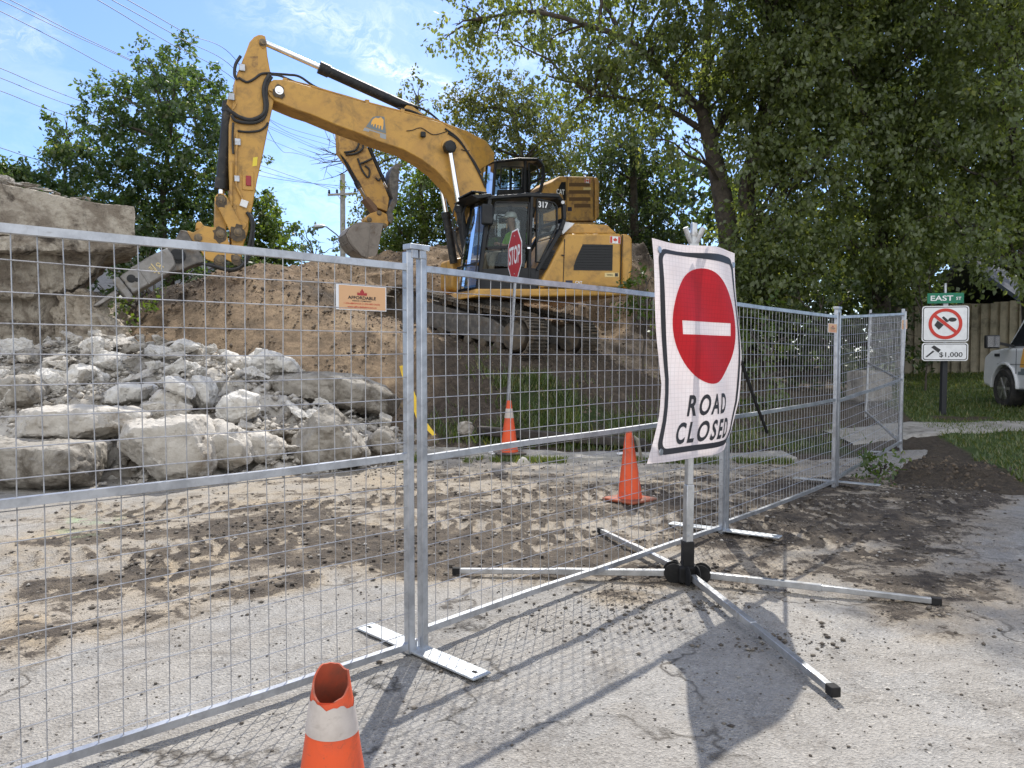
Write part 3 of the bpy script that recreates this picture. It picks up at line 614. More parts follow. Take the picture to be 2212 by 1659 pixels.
# gravel on the road (stuff)
def gravel(n, name):
    V = []; Q = []; k = 0
    rr = np.random.default_rng(91); base = np.array([(1, 0, 0), (0, 1, 0), (-1, 0, 0), (0, -1, 0), (0, 0, 1), (0, 0, -1)], float)
    tri = np.array([(0, 1, 4), (1, 2, 4), (2, 3, 4), (3, 0, 4), (1, 0, 5), (2, 1, 5), (3, 2, 5), (0, 3, 5)])
    x = rr.uniform(-7.5, 7.5, n * 4); y = 1.5 + 8.8 * rr.random(n * 4) ** .8; d, s, du = road_fields(x, y); keep = rr.random(n * 4) < .03 + .97 * np.maximum(np.clip(d * 1.5 - .35, 0, 1), du * .35) * fbm(x * 2, y * 2, octv=2, seed=5)
    x = x[keep][:n]; y = y[keep][:n]
    for (cx, cy, k, sp) in ((1350, 1350, 260, .13), (1545, 1310, 150, .06), (1700, 1390, 220, .12), (1340, 1330, 120, .2), (1180, 1345, 90, .18), (1640, 1255, 160, .22), (1330, 1290, 160, .2), (1590, 1275, 120, .1)):
        g = G(cx, cy); x = np.concatenate([g.x + rr.normal(size=k) * sp * 1.6, x]); y = np.concatenate([g.y + rr.normal(size=k) * sp, y])
    k = 9000; x = np.concatenate([x, rr.uniform(-3.2, 3.6, k)]); y = np.concatenate([y, 1.5 + 3.6 * rr.random(k)])
    d, s, du = road_fields(x, y); n = len(x)
    near_ = np.arange(n) >= n - k; z = road_height(x, y, d, s)
    sz = np.where(near_, .0022 + .007 * rr.random(n) ** 6, (.0035 + .017 * rr.random(n) ** 7.0) * (1 + .3 * d))
    ang = rr.uniform(0, 6.28, n); c, sn = np.cos(ang), np.sin(ang)
    b = base[None] * (sz[:, None, None] * rr.uniform(.6, 1.3, (n, 6, 1))); b[:, :, 2] *= .5
    bx = b[:, :, 0] * c[:, None] - b[:, :, 1] * sn[:, None]; by = b[:, :, 0] * sn[:, None] + b[:, :, 1] * c[:, None]
    v = np.stack([bx + x[:, None], by + y[:, None], b[:, :, 2] + z[:, None] + sz[:, None] * .35], -1).reshape(-1, 3)
    f = (tri[None] + (np.arange(n) * 6)[:, None, None]).reshape(-1, 3)
    me = big_mesh(name, v, f, {'rnd': ('FACE', np.repeat(rr.random(n), 8))}); return me
gm, N, L = new_mat('gravel_stone'); a = N.new('ShaderNodeAttribute'); a.attribute_name = 'rnd'
L.new(ramp(N, L, a.outputs['Fac'], [(0, (.06, .05, .042)), (.55, (.12, .102, .082)), (.85, (.2, .178, .15)), (1, (.38, .355, .32))]), N['Principled BSDF'].inputs['Base Color']); N['Principled BSDF'].inputs['Roughness'].default_value = .95
tag(link('gravel', gravel(36000, 'gravel'), gm), kind='stuff', label='loose gravel and dirt crumbs scattered over the road', cat='gravel')
def fragments(n):
    rr = np.random.default_rng(94); base = np.array([(1, 0, 0), (.2, 1, .1), (-1, .1, 0), (0, -1, -.1), (.1, 0, 1), (0, .1, -1)], float)
    tri = np.array([(0, 1, 4), (1, 2, 4), (2, 3, 4), (3, 0, 4), (1, 0, 5), (2, 1, 5), (3, 2, 5), (0, 3, 5)])
    x = rr.uniform(-9.5, -1, n * 2); y = rr.uniform(8.5, 12.8, n * 2); z = rub_h(x, y); k = (z > .02) & ((x < -2.2) | (y < 11.6)); x, y, z = x[k][:n], y[k][:n], z[k][:n]; n = len(x); sz = .018 + .085 * rr.random(n) ** 3
    b = base[None] * (sz[:, None, None] * rr.uniform(.45, 1.3, (n, 6, 1))); a, e = rr.uniform(0, 6.28, n), rr.normal(size=n) * .5
    b = np.stack([b[:, :, 0], b[:, :, 1] * np.cos(e)[:, None] - b[:, :, 2] * np.sin(e)[:, None] * .6, b[:, :, 1] * np.sin(e)[:, None] + b[:, :, 2] * np.cos(e)[:, None] * .6], -1)
    bx = b[:, :, 0] * np.cos(a)[:, None] - b[:, :, 1] * np.sin(a)[:, None]; by = b[:, :, 0] * np.sin(a)[:, None] + b[:, :, 1] * np.cos(a)[:, None]
    v = np.stack([bx + x[:, None], by + y[:, None], b[:, :, 2] + z[:, None] - .06], -1).reshape(-1, 3); f = (tri[None] + (np.arange(n) * 6)[:, None, None]).reshape(-1, 3)
    return big_mesh('rubble_fragments', v, f)
tag(link('rubble_fragments', fragments(5200), ROCK), kind='stuff', label='small sharp fragments of broken concrete filling the gaps in the rubble', cat='rubble')
# clods on the mound (stuff)
def clods(n):
    rr = np.random.default_rng(92); base = np.array([(1, 0, 0), (0, 1, 0), (-1, 0, 0), (0, -1, 0), (0, 0, 1), (0, 0, -1)], float)
    tri = np.array([(0, 1, 4), (1, 2, 4), (2, 3, 4), (3, 0, 4), (1, 0, 5), (2, 1, 5), (3, 2, 5), (0, 3, 5)])
    x = rr.uniform(-7.5, 4, n); y = rr.uniform(11.8, 21, n); z = H(x, y); x[:700] = rr.normal(size=700) * .45 + 5.0; y[:700] = rr.normal(size=700) * .5 + 8.8; z[:700] = np.maximum(lawn_surface(x[:700], y[:700])[0], 0); sz = .01 + .034 * rr.random(n) ** 5; sz[:700] *= .8
    b = base[None] * (sz[:, None, None] * rr.uniform(.5, 1.4, (n, 6, 1)))
    v = (b + np.stack([x, y, z], 1)[:, None]).reshape(-1, 3); f = (tri[None] + (np.arange(n) * 6)[:, None, None]).reshape(-1, 3)
    return big_mesh('clods', v, f)
tag(link('soil_clods', clods(14000), mat('clod_soil', (.13, .098, .066), (.06, .047, .036), 2, .95)), kind='stuff', label='loose soil clods scattered over the dirt mound', cat='soil')

# ================================================================== broken bridge pier at the left
PIERM = mat('stained_old_concrete', (.44, .395, .325), (.22, .185, .145), 2.2, .92, bump=1.0, bscale=16, bdist=.05, lo=.42, hi=.56, dirt=(.06, .048, .038), dirt_scale=1.7, dirt_lo=.53, dirt_hi=.63)
PIERF = mat('broken_pier_face', (.42, .37, .3), (.27, .225, .17), 2.2, .93, bump=1.0, bscale=12, bdist=.05, dirt=(.13, .1, .075), dirt_scale=1.5)
t = Thing('bridge_pier', P(60, 700, 12.8) - Vector((0, 0, P(60, 700, 12.8).z)), 'broken concrete bridge pier with an overhanging slab at the left', 'bridge pier')
def seg(pxd, back, shift=(0, 0)):
    fr = [P(px, py, D) for px, py, D in pxd]; bk = [p + Vector((-.56 * back, back, 0)) + Vector((shift[0], 0, shift[1])) for p in fr]; m = MB(); m.prism(fr, bk); return m
DL, DR = 11.6, 13.0
def Dm(px): return DL + (DR - DL) * (px + 260) / 550
slab_o = [(-260, 370), (0, 394), (90, 412), (155, 428), (240, 440), (291, 446), (291, 512), (100, 512), (-260, 508)]
t.part('deck_slab', remeshed(seg([(a, b, Dm(a)) for a, b in slab_o], 2.6), .045, .026, 2.6, 801, 'deck_slab', off=t.loc), PIERM)
ledge_o = [(-260, 504), (60, 508), (240, 512), (306, 520), (304, 531), (240, 541), (60, 545), (-260, 545)]
t.part('bearing_ledge', remeshed(seg([(a, b, Dm(a) - .05) for a, b in ledge_o], 2.4), .045, .05, 3.2, 802, 'bearing_ledge', off=t.loc), PIERM)
corb_o = [(-260, 535), (238, 535), (222, 565), (205, 585), (180, 603), (158, 622), (130, 634), (60, 645), (-260, 650)]
t.part('corbel', remeshed(seg([(a, b, Dm(a) + .45) for a, b in corb_o], 2.0), .05, .1, 2.2, 803, 'corbel', off=t.loc), PIERM)
wall_o = [(-260, 630), (120, 628), (150, 660), (158, 720), (150, 800), (-260, 830)]
t.part('pier_wall', remeshed(seg([(a, b, Dm(a) + .75) for a, b in wall_o], 1.8), .05, .09, 2.2, 804, 'pier_wall', off=t.loc), PIERM)
foot_pts = hull_rock([(120, 650), (168, 612), (190, 640), (215, 680), (262, 712), (300, 745), (310, 790), (200, 830), (110, 830)], 13.2, 1.3, 44, front=.3, shrink=.6)
t.part('broken_footing', remeshed(foot_pts, .04, .12, 2.6, 805, 'broken_footing', off=t.loc), PIERF, label='pale freshly broken footing of the pier')
rr_ = np.random.default_rng(31)
for k in range(15):
    px = -20 + k * 15 + rr_.uniform(-6, 6); D = Dm(px) + rr_.uniform(.1, .5); py = np.interp(px, [-260, 0, 90, 155, 240, 291], [370, 394, 412, 428, 440, 446]) ; s = rr_.uniform(.1, .26) * (1.2 if px < 110 else .6)
    p = P(px, py, D); o = bpy.data.objects.new('concrete_chunk', protos[rr_.integers(9)]); COL.objects.link(o); o.location = p + Vector((0, 0, s * .1)); o.scale = (s * 1.5, s, s * .7); o.rotation_euler = (0, 0, rr_.uniform(0, 6))
    tag(o, 'small loose chunk resting on top of the broken pier slab', 'concrete chunk', 'loose chunks on top of the pier slab')
# ================================================================== temporary fence
GALV = mat('galvanised_steel', (.47, .49, .52), (.33, .345, .37), 9, .38, .75, bump=.15, bscale=80, bdist=.003, dirt=(.3, .28, .25), dirt_scale=6, dirt_lo=.6, dirt_hi=.75)
WIREM = mat('wire_steel', (.46, .46, .47), (.32, .32, .33), 20, .42, .6)
PLATE = mat('foot_plate_steel', (.5, .54, .57), (.38, .4, .42), 12, .45, .55, dirt=(.3, .27, .23), dirt_scale=5)
def fence_panel(a, b, label, h=1.83, lean=0.0, z0=(.05, .05), mid=.93, brace=False):
    """panel between two post feet a, b (x, y, z)"""
    a, b = Vector(a), Vector(b); t = Thing('temporary_fence', a, label, 'temporary fence', 'temporary fence panels across the road')
    d = (b - a); L_ = math.hypot(d.x, d.y); hd = Vector((d.x, d.y, 0)).normalized(); n = Vector((hd.y, -hd.x, 0))
    up = (Vector((0, 0, 1)) + n * lean).normalized()
    pa, pb = a + hd * .019, b - hd * .019
    for p in (pa, pb):
        m = MB(); m.beam(p + up * .012, p + up * (h + .07), .038, .038, hd); t.part('post', m, GALV, bevel=.004)
    zA, zB = z0
    A = lambda s, w: pa + (pb - pa) * s + up * w
    for nm, wa, wb in (('top_rail', h, h), ('middle_rail', mid, mid + .02), ('bottom_rail', zA, zB)):
        m = MB(); rj = np.random.default_rng(int(abs(a.x * 77)) + len(nm)); ks = [A(0, wa) + hd * .019] + [A(s_, wa + (wb - wa) * s_) + up * rj.normal() * .004 + n * rj.normal() * .004 for s_ in (.25, .5, .75)] + [A(1, wb) - hd * .019]
        for p, q in zip(ks[:-1], ks[1:]): m.beam(p, q, .03, .03, up)
        t.part(nm, m, GALV)
    m = MB(); nv = int(L_ / .0795); nh = int((h - .1) / .1016); rr = np.random.default_rng(int(abs(a.x * 100)) + 3)
    for i in range(1, nv):
        s = i / nv; j = rr.normal() * .002; zb_ = zA * (1 - s) + zB * s
        m.tube([A(s + (j + rr.normal() * .0012 + .004 * math.sin(w_ * 3 + s * 9)) / L_, w_) + n * .006 * math.sin(w_ * 2.3 + s * 5) for w_ in (zb_, .35, .65, mid, 1.25, 1.55, h)], .0021, 5, False)
    for i in range(1, nh + 1):
        w = h - i * .1016
        if w > max(zA, zB) + .03: m.tube([A(s_, w + rr.normal() * .0015 + .003 * math.sin(s_ * 7 + w * 4)) + n * (.003 + .006 * math.sin(w * 2.3 + s_ * 5)) for s_ in (.006, .15, .3, .45, .6, .75, .88, .994)], .0022, 5, False)
    t.part('wire_mesh', m, WIREM, sm=True)
    return t, (pa, pb, hd, n, up)
FP = {}
pm = Vector((-.449, 3.63, 0)); f1 = Vector((-.71, -.704, 0)); f2d = (Vector((1.66, 6.0, 0)) - pm).normalized()
q1 = pm - Vector((.022, .022, 0)); q2 = pm + f2d * .012
c2 = Vector((1.66, 6.0, 0)); c3 = Vector((3.46, 8.2, 0)); c4_ = Vector((5.29, 10.42, .15)); c5 = Vector((6.15, 13.35, .34))
FP[1] = fence_panel(q1 + f1 * 3.05, q1, 'nearest fence panel, carrying the orange fence company placard', z0=(.05, .05))
FP[2] = fence_panel(q2, c2 - f2d * .012, 'fence panel behind the road closed sign', z0=(.1, .08))
d3 = (c3 - c2).normalized(); FP[3] = fence_panel(c2 + d3 * .03, c3 - d3 * .02, 'fence panel between the road closed sign and the dirt pile, with a small orange tag', z0=(.1, .08))
d4 = (c4_ - c3).normalized(); FP[4] = fence_panel(c3 + d4 * .035, c4_, 'far fence panel ending near the litter sign, with a small orange tag', z0=(.1, .1))
FP[5] = fence_panel(c4_ + Vector((-.005, .05, .0)), c5, 'leaning fence panel turned back behind the last post', lean=.025, z0=(.1, .1), h=1.8)
# steel bracing bar of the last panel
def coupler(p, hd, label, w=.115, h=.026):
    m = MB(); nn = Vector((hd.y, -hd.x, 0)); m.box(p, hd * w / 2, nn * .03, Vector((0, 0, h / 2)))
    for s in (-1, 1): m.box(p + hd * s * .024 - Vector((0, 0, .03)), hd * .02, nn * .021, Vector((0, 0, .022)))
    t = link('fence_coupler', m.mesh('fence_coupler', p), GALV); t.location = p; tag(t, label, 'fence coupler', 'couplers capping the fence post pairs')
    bv = t.modifiers.new('bevel', 'BEVEL'); bv.width = .003; bv.segments = 2
coupler(pm + Vector((0, 0, 1.925)), (f2d - f1).normalized(), 'steel cap clamp joining the nearest pair of fence posts')
coupler(c2 + Vector((0, 0, 1.925)), d3, 'steel cap clamp on the post pair behind the road closed sign')
coupler(c3 + Vector((0, 0, 1.925)), d3, 'steel cap clamp on the post pair before the dirt pile')
def foot(c, dirv, label, ln=.9, z=.0):
    c = Vector(c); d = Vector(dirv).normalized(); nn = Vector((-d.y, d.x, 0)); m = MB()
    m.box(c + Vector((0, 0, .006 + z)), d * ln / 2, nn * .052, Vector((0, 0, .005)))
    t = Thing('ballast_plate', c, label, 'foot plate', 'flat steel feet under the fence posts'); t.part('base_plate', m, PLATE, bevel=.002)
    m = MB()
    for s in (-1, 1): m.box(c + d * s * (ln / 2 - .05) + Vector((0, 0, .0125 + z)), d * .014, nn * .007, Vector((0, 0, .0008)))
    t.part('slot', m, BLACK)
    m = MB()
    for s in (-1, 1): m.cyl(c + nn * s * .022 + Vector((0, 0, .01 + z)), c + nn * s * .022 + Vector((0, 0, .06 + z)), .014, 10)
    t.part('spigot', m, GALV)
BLACK = mat('black_rubber', (.014, .014, .014), (.026, .025, .025), 8, .75, spec=.2)
foot((pm.x, pm.y, .012), (.636, -.63, 0), 'steel foot plate under the nearest fence posts')
foot((c2.x, c2.y, .045), (.73, -.49, 0), 'steel foot plate right of the road closed sign', .88)
foot((c3.x + .05, c3.y + .1, .05), (.71, -.5, 0), 'steel foot plate in front of the dark dirt pile', .88)
foot((c4_.x, c4_.y, .1), (.93, -.2, 0), 'steel foot plate at the last post by the side path', .9)
def placard(panel, s0, s1, w0, w1, label, full):
    pa, pb, hd, n, up = FP[panel][1]; n2 = n if (CAM - pa).dot(n) > 0 else -n
    A = lambda s, w: pa + (pb - pa) * s + up * w + n2 * .009
    t = Thing('fence_placard', A(s0, w0), label, 'placard', 'orange placards tied to the fence')
    m = MB(); fr = [A(s0, w0), A(s1, w0), A(s1, w1), A(s0, w1)]; m.prism(fr, [p - n2 * .003 for p in fr]); t.part('board', m, WHITEP)
    k = .018; m = MB(); ds = (s1 - s0) * .02; dw = (w1 - w0) * .03
    m.poly([A(s0 + ds * (2.5 if full else 1), w0 + dw) + n2 * .001, A(s1 - ds, w0 + dw) + n2 * .001, A(s1 - ds, w1 - dw) + n2 * .001, A(s0 + ds * (2.5 if full else 1), w1 - dw) + n2 * .001]); t.part('orange_face', m, ORNG)
    C = (A(s0, w0) + A(s1, w1)) / 2 + n2 * .0005; wd = (A(s1, w0) - A(s0, w0)).length; ht = w1 - w0; rt = (A(s1, w0) - A(s0, w0)).normalized()
    m = MB()
    crown = [(-.95, .0), (-1.0, .7), (-.75, .5), (-.72, .75), (-.45, .45), (-.35, 1.1), (-.3, .95), (0, 1.6), (.3, .95), (.35, 1.1), (.45, .45), (.72, .75), (.75, .5), (1.0, .7), (.95, .0)]
    put2d(m, crown, [tuple(range(15))], C + up * ht * .1, rt, up, n2, .002, wd * .1, ht * .17); t.part('crown_mark', m, DKRED)
    m = MB(); text_fit(m, 'AFFORDABLE', C - up * ht * .0, rt, up, n2, .002, wd * .56, ht * .13, .02); text_fit(m, 'FENCE COMPANY', C - up * ht * .13, rt, up, n2, .002, wd * .38, ht * .055, .02, 1.2); t.part('lettering', m, BLACKP)
    m = MB(); text_fit(m, '1-226-88FENCE (1-226-883-3623)', C - up * ht * .245, rt, up, n2, .002, wd * .72, ht * .075, .01); text_fit(m, 'www.affordablefenceco.ca', C - up * ht * .37, rt, up, n2, .002, wd * .58, ht * .075, .01); t.part('contact_lettering', m, REDP)
WHITEP = mat('white_sign_paint', (.78, .79, .8), (.7, .71, .72), 10, .45); ORNG = mat('orange_print', (.66, .39, .2), rough=.5); DKRED = mat('dark_red_print', (.38, .03, .03), rough=.5)
BLACKP = mat('black_print', (.02, .02, .022), rough=.5); REDP = mat('red_print', (.55, .06, .03), rough=.5)
def on_panel(panel, px, py):
    pa, pb, hd, n, up = FP[panel][1]; d = ray(px, py); tt = (pa - CAM).dot(n) / d.dot(n); p = CAM + d * tt - pa
    sv = p.dot(hd) / ((pb - pa).length); return sv, p.z - (pb.z - pa.z) * sv
for pn, (x0, y0, x1, y1), lab, fl in ((1, (724, 612, 832, 668), 'orange fence company placard on the nearest panel', True), (3, (1787, 697, 1806, 718), 'small orange placard on the panel before the dirt pile', False), (4, (1946, 690, 1958, 712), 'small orange placard on the far panel near the litter sign', False)):
    sa, wa = on_panel(pn, x0, (y0 + y1) / 2 + (y1 - y0) / 2); sb, wb = on_panel(pn, x1, y1); _, wt = on_panel(pn, x0, y0 + 1)
    placard(pn, sa, sb, wa, wt, lab, fl)

# ================================================================== road closed sign
ALU = mat('aluminium_tube', (.52, .53, .54), (.38, .39, .4), 10, .36, .7, bump=.1, bscale=70, bdist=.003, dirt=(.33, .3, .26), dirt_scale=5, dirt_lo=.58)
sz_, wz_ = on_panel(3, 1657, 935); on_p3 = FP[3][1][0] + (FP[3][1][1] - FP[3][1][0]) * sz_ + Vector((0, 0, wz_)); t = Thing('road_closed_sign', G(1484, 1262), 'white fabric ROAD CLOSED sign with a red no entry disc on a four legged stand', 'road sign')
base = G(1484, 1262); top = P(1499, 482, 4.78); axis = (top - base).normalized()
tip = top
def on_axis(z): return base + axis * ((z - base.z) / axis.z)
m = MB(); m.beam(on_axis(.06), on_axis(.27), .07, .07, (1, 0, 0)); t.part('socket', m, BLACK, bevel=.006)
m = MB(); m.beam(on_axis(.262), on_axis(.62), .05, .05, (1, .3, 0)); m.beam(on_axis(.62), on_axis(1.42), .042, .042, (1, .3, 0)); m.beam(on_axis(1.42), on_axis(tip.z), .034, .034, (1, .3, 0)); t.part('mast', m, ALU, bevel=.004)
m = MB()
for z in (.31, .37): m.cyl(on_axis(z) + Vector((-.004, -.035, 0)), on_axis(z) + Vector((0, .03, 0)), .009, 8)
t.part('mast_bolts', m, GALV)
m = MB(); cc = on_axis(tip.z - .13)
for s in (-1, 1): m.tube([cc + Vector((s * .01, 0, 0)), cc + Vector((s * .035, -.01, .05)), cc + Vector((s * .055, -.02, .1))], .017, 10)
m.box(cc - Vector((0, 0, .03)), Vector((.028, 0, 0)), Vector((0, .028, 0)), Vector((0, 0, .03))); t.part('flag_holder', m, ALU, sm=True)
ends = [G(985, 1248), G(1297, 1158), G(2024, 1316), G(1800, 1515)]
for e in ends:
    d = Vector((e.x - base.x, e.y - base.y, 0)); Ld = d.length; d.normalize(); s = base + d * .1 + Vector((0, 0, .07)); mid = base + d * (Ld * .52) + Vector((0, 0, .06)); e2 = Vector((e.x, e.y, .045))
    m = MB(); m.beam(s, mid + d * .06, .038, .038); m.beam(mid + Vector((0, 0, .002)), e2, .032, .032); o = t.part('leg', m, ALU, bevel=.003)
    m = MB(); m.beam(e2 - d * .03, e2 + d * .022, .042, .042); t.part('end_cap', m, BLACK, parent=o, bevel=.004)
    m = MB(); sdv = d.cross(Vector((0, 0, 1)))
    for sg in (-1, 1): m.lathe(base + d * .085 + Vector((0, 0, .075)) + sdv * sg * .028, [(.06, 0), (.06, .006)], 20, sdv * sg)
    t.part('hinge_plate', m, BLACK, sm=True)
m = MB(); m.box(base + Vector((0, 0, .07)), Vector((.06, 0, 0)), Vector((0, .06, 0)), Vector((0, 0, .05))); t.part('hub', m, BLACK, bevel=.01)
# sign face: fabric sheet, a in -1..1 across, b in -1..1 up
def pxlerp(poly, y): return np.interp(y, [p[1] for p in poly], [p[0] for p in poly])
SC_ = Vector((1.12, 4.66, 0)); SD = Vector((.6586, .7527, 0)); SN = Vector((.7527, -.6586, 0))
CORN = {}
def on_sign(px, py, off=0):
    d = ray(px, py); o = SC_ + SN * off; tt = (Vector((o.x, o.y, 0)) - Vector((CAM.x, CAM.y, 0))).dot(SN) / d.dot(SN); return CAM + d * tt
LE = [(1403, 514), (1414, 640), (1428, 770), (1432, 830), (1424, 900), (1405, 1003)]
RE = [(1587, 548), (1593, 640), (1600, 770), (1600, 860), (1590, 930), (1576, 972)]
def Sface(a, b, off=.0):
    """point of the bowed cloth; the two side edges curl with the hang of the fabric"""
    tb = (1 - b) / 2
    yl = 514 + (1003 - 514) * tb; yr = 548 + (972 - 548) * tb
    Lp = on_sign(pxlerp(LE, yl), yl); Rp = on_sign(pxlerp(RE, yr), yr)
    s = (a + 1) / 2
    bow = .05 * (a * a) * (1 - .2 * b) + .012 * math.sin(a * 5 + b * 4) + .03 * max(0, -b - .55) * abs(a)
    p = Lp * (1 - s) + Rp * s
    p.z += .012 * math.sin(a * 3.0) * (b > .9)
    return p - SN * (.045 - bow) * -1 * 1 + SN * off
# sag of mast: cloth lies in front of it
def warp(vs, fs, aspect, off, cuts=12, hole=None):
    bm = bmesh.new(); bv = [bm.verts.new((x, y, 0)) for x, y in vs]
    for f in fs:
        try: bm.faces.new([bv[i] for i in f])
        except ValueError: pass
    for i in range(1, cuts):
        k = -1 + 2 * i / cuts
        for no, co in (((1, 0, 0), (k, 0, 0)), ((0, 1, 0), (0, k, 0))):
            bmesh.ops.bisect_plane(bm, geom=bm.verts[:] + bm.edges[:] + bm.faces[:], plane_co=co, plane_no=no, dist=1e-5)
    if hole:
        for no, k in (((1, 0, 0), hole[0]), ((1, 0, 0), hole[1]), ((0, 1, 0), hole[2]), ((0, 1, 0), hole[3])): bmesh.ops.bisect_plane(bm, geom=bm.verts[:] + bm.edges[:] + bm.faces[:], plane_co=Vector(no) * k, plane_no=no, dist=1e-5)
        kill = [f for f in bm.faces if hole[0] < f.calc_center_median().x < hole[1] and hole[2] < f.calc_center_median().y < hole[3]]; bmesh.ops.delete(bm, geom=kill, context='FACES')
    mb = MB(); bm.verts.index_update(); mb.add([Sface(v.co.x, v.co.y, off) for v in bm.verts], [tuple(v.index for v in f.verts) for f in bm.faces]); bm.free(); return mb
def cloth_mat(name, c, trans=.42, c2=None):
    m, N, L = new_mat(name); b = N['Principled BSDF']; out = N['Material Output']; tc = N.new('ShaderNodeTexCoord').outputs['Object']
    f = add_noise(N, L, tc, 7, 8, .7); col = ramp(N, L, f, [(.35, c), (.7, c2 or tuple(x * .8 for x in c))])
    at = N.new('ShaderNodeAttribute'); at.attribute_name = 'uvx'; at2 = N.new('ShaderNodeAttribute'); at2.attribute_name = 'uvy'
    lines = None
    for a_, k in ((at, 28), (at2, 40)):
        mm = N.new('ShaderNodeMath'); mm.operation = 'MULTIPLY'; mm.inputs[1].default_value = k; L.new(a_.outputs['Fac'], mm.inputs[0])
        fr = N.new('ShaderNodeMath'); fr.operation = 'FRACT'; L.new(mm.outputs[0], fr.inputs[0]); lt = N.new('ShaderNodeMath'); lt.operation = 'LESS_THAN'; lt.inputs[1].default_value = .12; L.new(fr.outputs[0], lt.inputs[0])
        if lines is None: lines = lt.outputs[0]
        else:
            mx = N.new('ShaderNodeMath'); mx.operation = 'MAXIMUM'; L.new(lines, mx.inputs[0]); L.new(lt.outputs[0], mx.inputs[1]); lines = mx.outputs[0]
    ls = N.new('ShaderNodeMath'); ls.operation = 'MULTIPLY'; ls.inputs[1].default_value = .3; L.new(lines, ls.inputs[0])
    col = mixc(N, L, ls.outputs[0], col, tuple(x * .5 for x in c)); L.new(col, b.inputs['Base Color']); b.inputs['Roughness'].default_value = .55
    t_ = N.new('ShaderNodeBsdfTranslucent'); L.new(col, t_.inputs[0]); mx = N.new('ShaderNodeMixShader'); mx.inputs[0].default_value = trans; L.new(b.outputs[0], mx.inputs[1]); L.new(t_.outputs[0], mx.inputs[2]); L.new(mx.outputs[0], out.inputs[0]); return m
def cloth_obj(name, mb, m, parent=None, uv=True):
    me = mb.mesh(name, t.loc); 
    cs = [Vector(v) for v in mb.v]
    c0, ax_, = on_sign(1494, 760), SD
    a1 = me.attributes.new('uvx', 'FLOAT', 'POINT'); a1.data.foreach_set('value', np.array([(c - c0).dot(SD) + 2 for c in cs], np.float32))
    a2 = me.attributes.new('uvy', 'FLOAT', 'POINT'); a2.data.foreach_set('value', np.array([c.z + .0 for c in cs], np.float32))
    smooth(me, 60); o = link(name, me, m, parent or t.root); return o
n_ = 28; mb = MB(); mb.add([Sface(-1 + 2 * i / n_, -1 + 2 * j / n_) for j in range(n_ + 1) for i in range(n_ + 1)], [(j * (n_ + 1) + i, j * (n_ + 1) + i + 1, (j + 1) * (n_ + 1) + i + 1, (j + 1) * (n_ + 1) + i) for j in range(n_) for i in range(n_)])
CLW = cloth_mat('white_sign_cloth', (.84, .77, .765), .40, (.77, .67, .65)); CLR = cloth_mat('red_sign_cloth', (.66, .02, .03), .5, (.55, .02, .028)); CLB = cloth_mat('black_sign_cloth', (.025, .024, .028), .05)
face = cloth_obj('sign_face', mb, CLW)
FOFF = .003
ring = [(0 + .76 * math.cos(2 * math.pi * k / 64), .24 + .545 * math.sin(2 * math.pi * k / 64)) for k in range(64)]
cloth_obj('red_disc', warp(ring, [tuple(range(64))], 1, FOFF, 24, (-.6, .6, .155, .28)), CLR, face)
def rrect(x, y, r, n=6, ar=1.0):
    pts = []
    for cx, cy, a0 in ((x - r, y - r * ar, 0), (-x + r, y - r * ar, 90), (-x + r, -y + r * ar, 180), (x - r, -y + r * ar, 270)):
        for k in range(n + 1):
            a = R(a0 + 90 * k / n); pts.append((cx + r * math.cos(a), cy + r * ar * math.sin(a)))
    return pts
o_, i_ = rrect(.93, .93, .16, ar=.85), rrect(.86, .875, .1, ar=.85); nn_ = len(o_)
cloth_obj('black_border', warp(o_ + i_, [(k, (k + 1) % nn_, nn_ + (k + 1) % nn_, nn_ + k) for k in range(nn_)], 1, FOFF, 16), CLB, face)
lm = MB()
def sign_text(s, cx, cy, w, h):
    vs, fs = text2d(s, 1.0, .028, 'CENTER', 1.3); xs = [v[0] for v in vs]; ys = [v[1] for v in vs]; W_, H_ = max(xs) - min(xs), max(ys) - min(ys); mx_, my_ = (max(xs) + min(xs)) / 2, (max(ys) + min(ys)) / 2
    mb = warp([((x - mx_) * w / W_ + cx, (y - my_) * h / H_ + cy) for x, y in vs], fs, 1, FOFF, 20); lm.add(mb.v, mb.f)
sign_text('ROAD', .0, -.5, .92, .2); sign_text('CLOSED', .03, -.75, 1.3, .2)
cloth_obj('lettering', lm, CLB, face)
for a, b in ((-.9, .9), (.93, .88), (-.85, -.9), (.9, -.9)): t.part('grommet', MB().lathe(Sface(a, b, .004), [(.02, 0), (.018, .004), (.008, .004)], 14, SN), GALV)
m = MB(); s0_ = Sface(.985, -.12, .004); sp_ = [s0_, s0_.lerp(on_p3, .5) - Vector((0, 0, .015)), on_p3]
for dz in (0, .012): m.tube([p + Vector((0, 0, dz)) for p in sp_], .011, 6)
o = link('tie_strap', m.mesh('tie_strap', sp_[-1]), BLACK); o.location = sp_[-1]; tag(o, 'black strap tying the right edge of the road closed sign to the fence', 'strap')

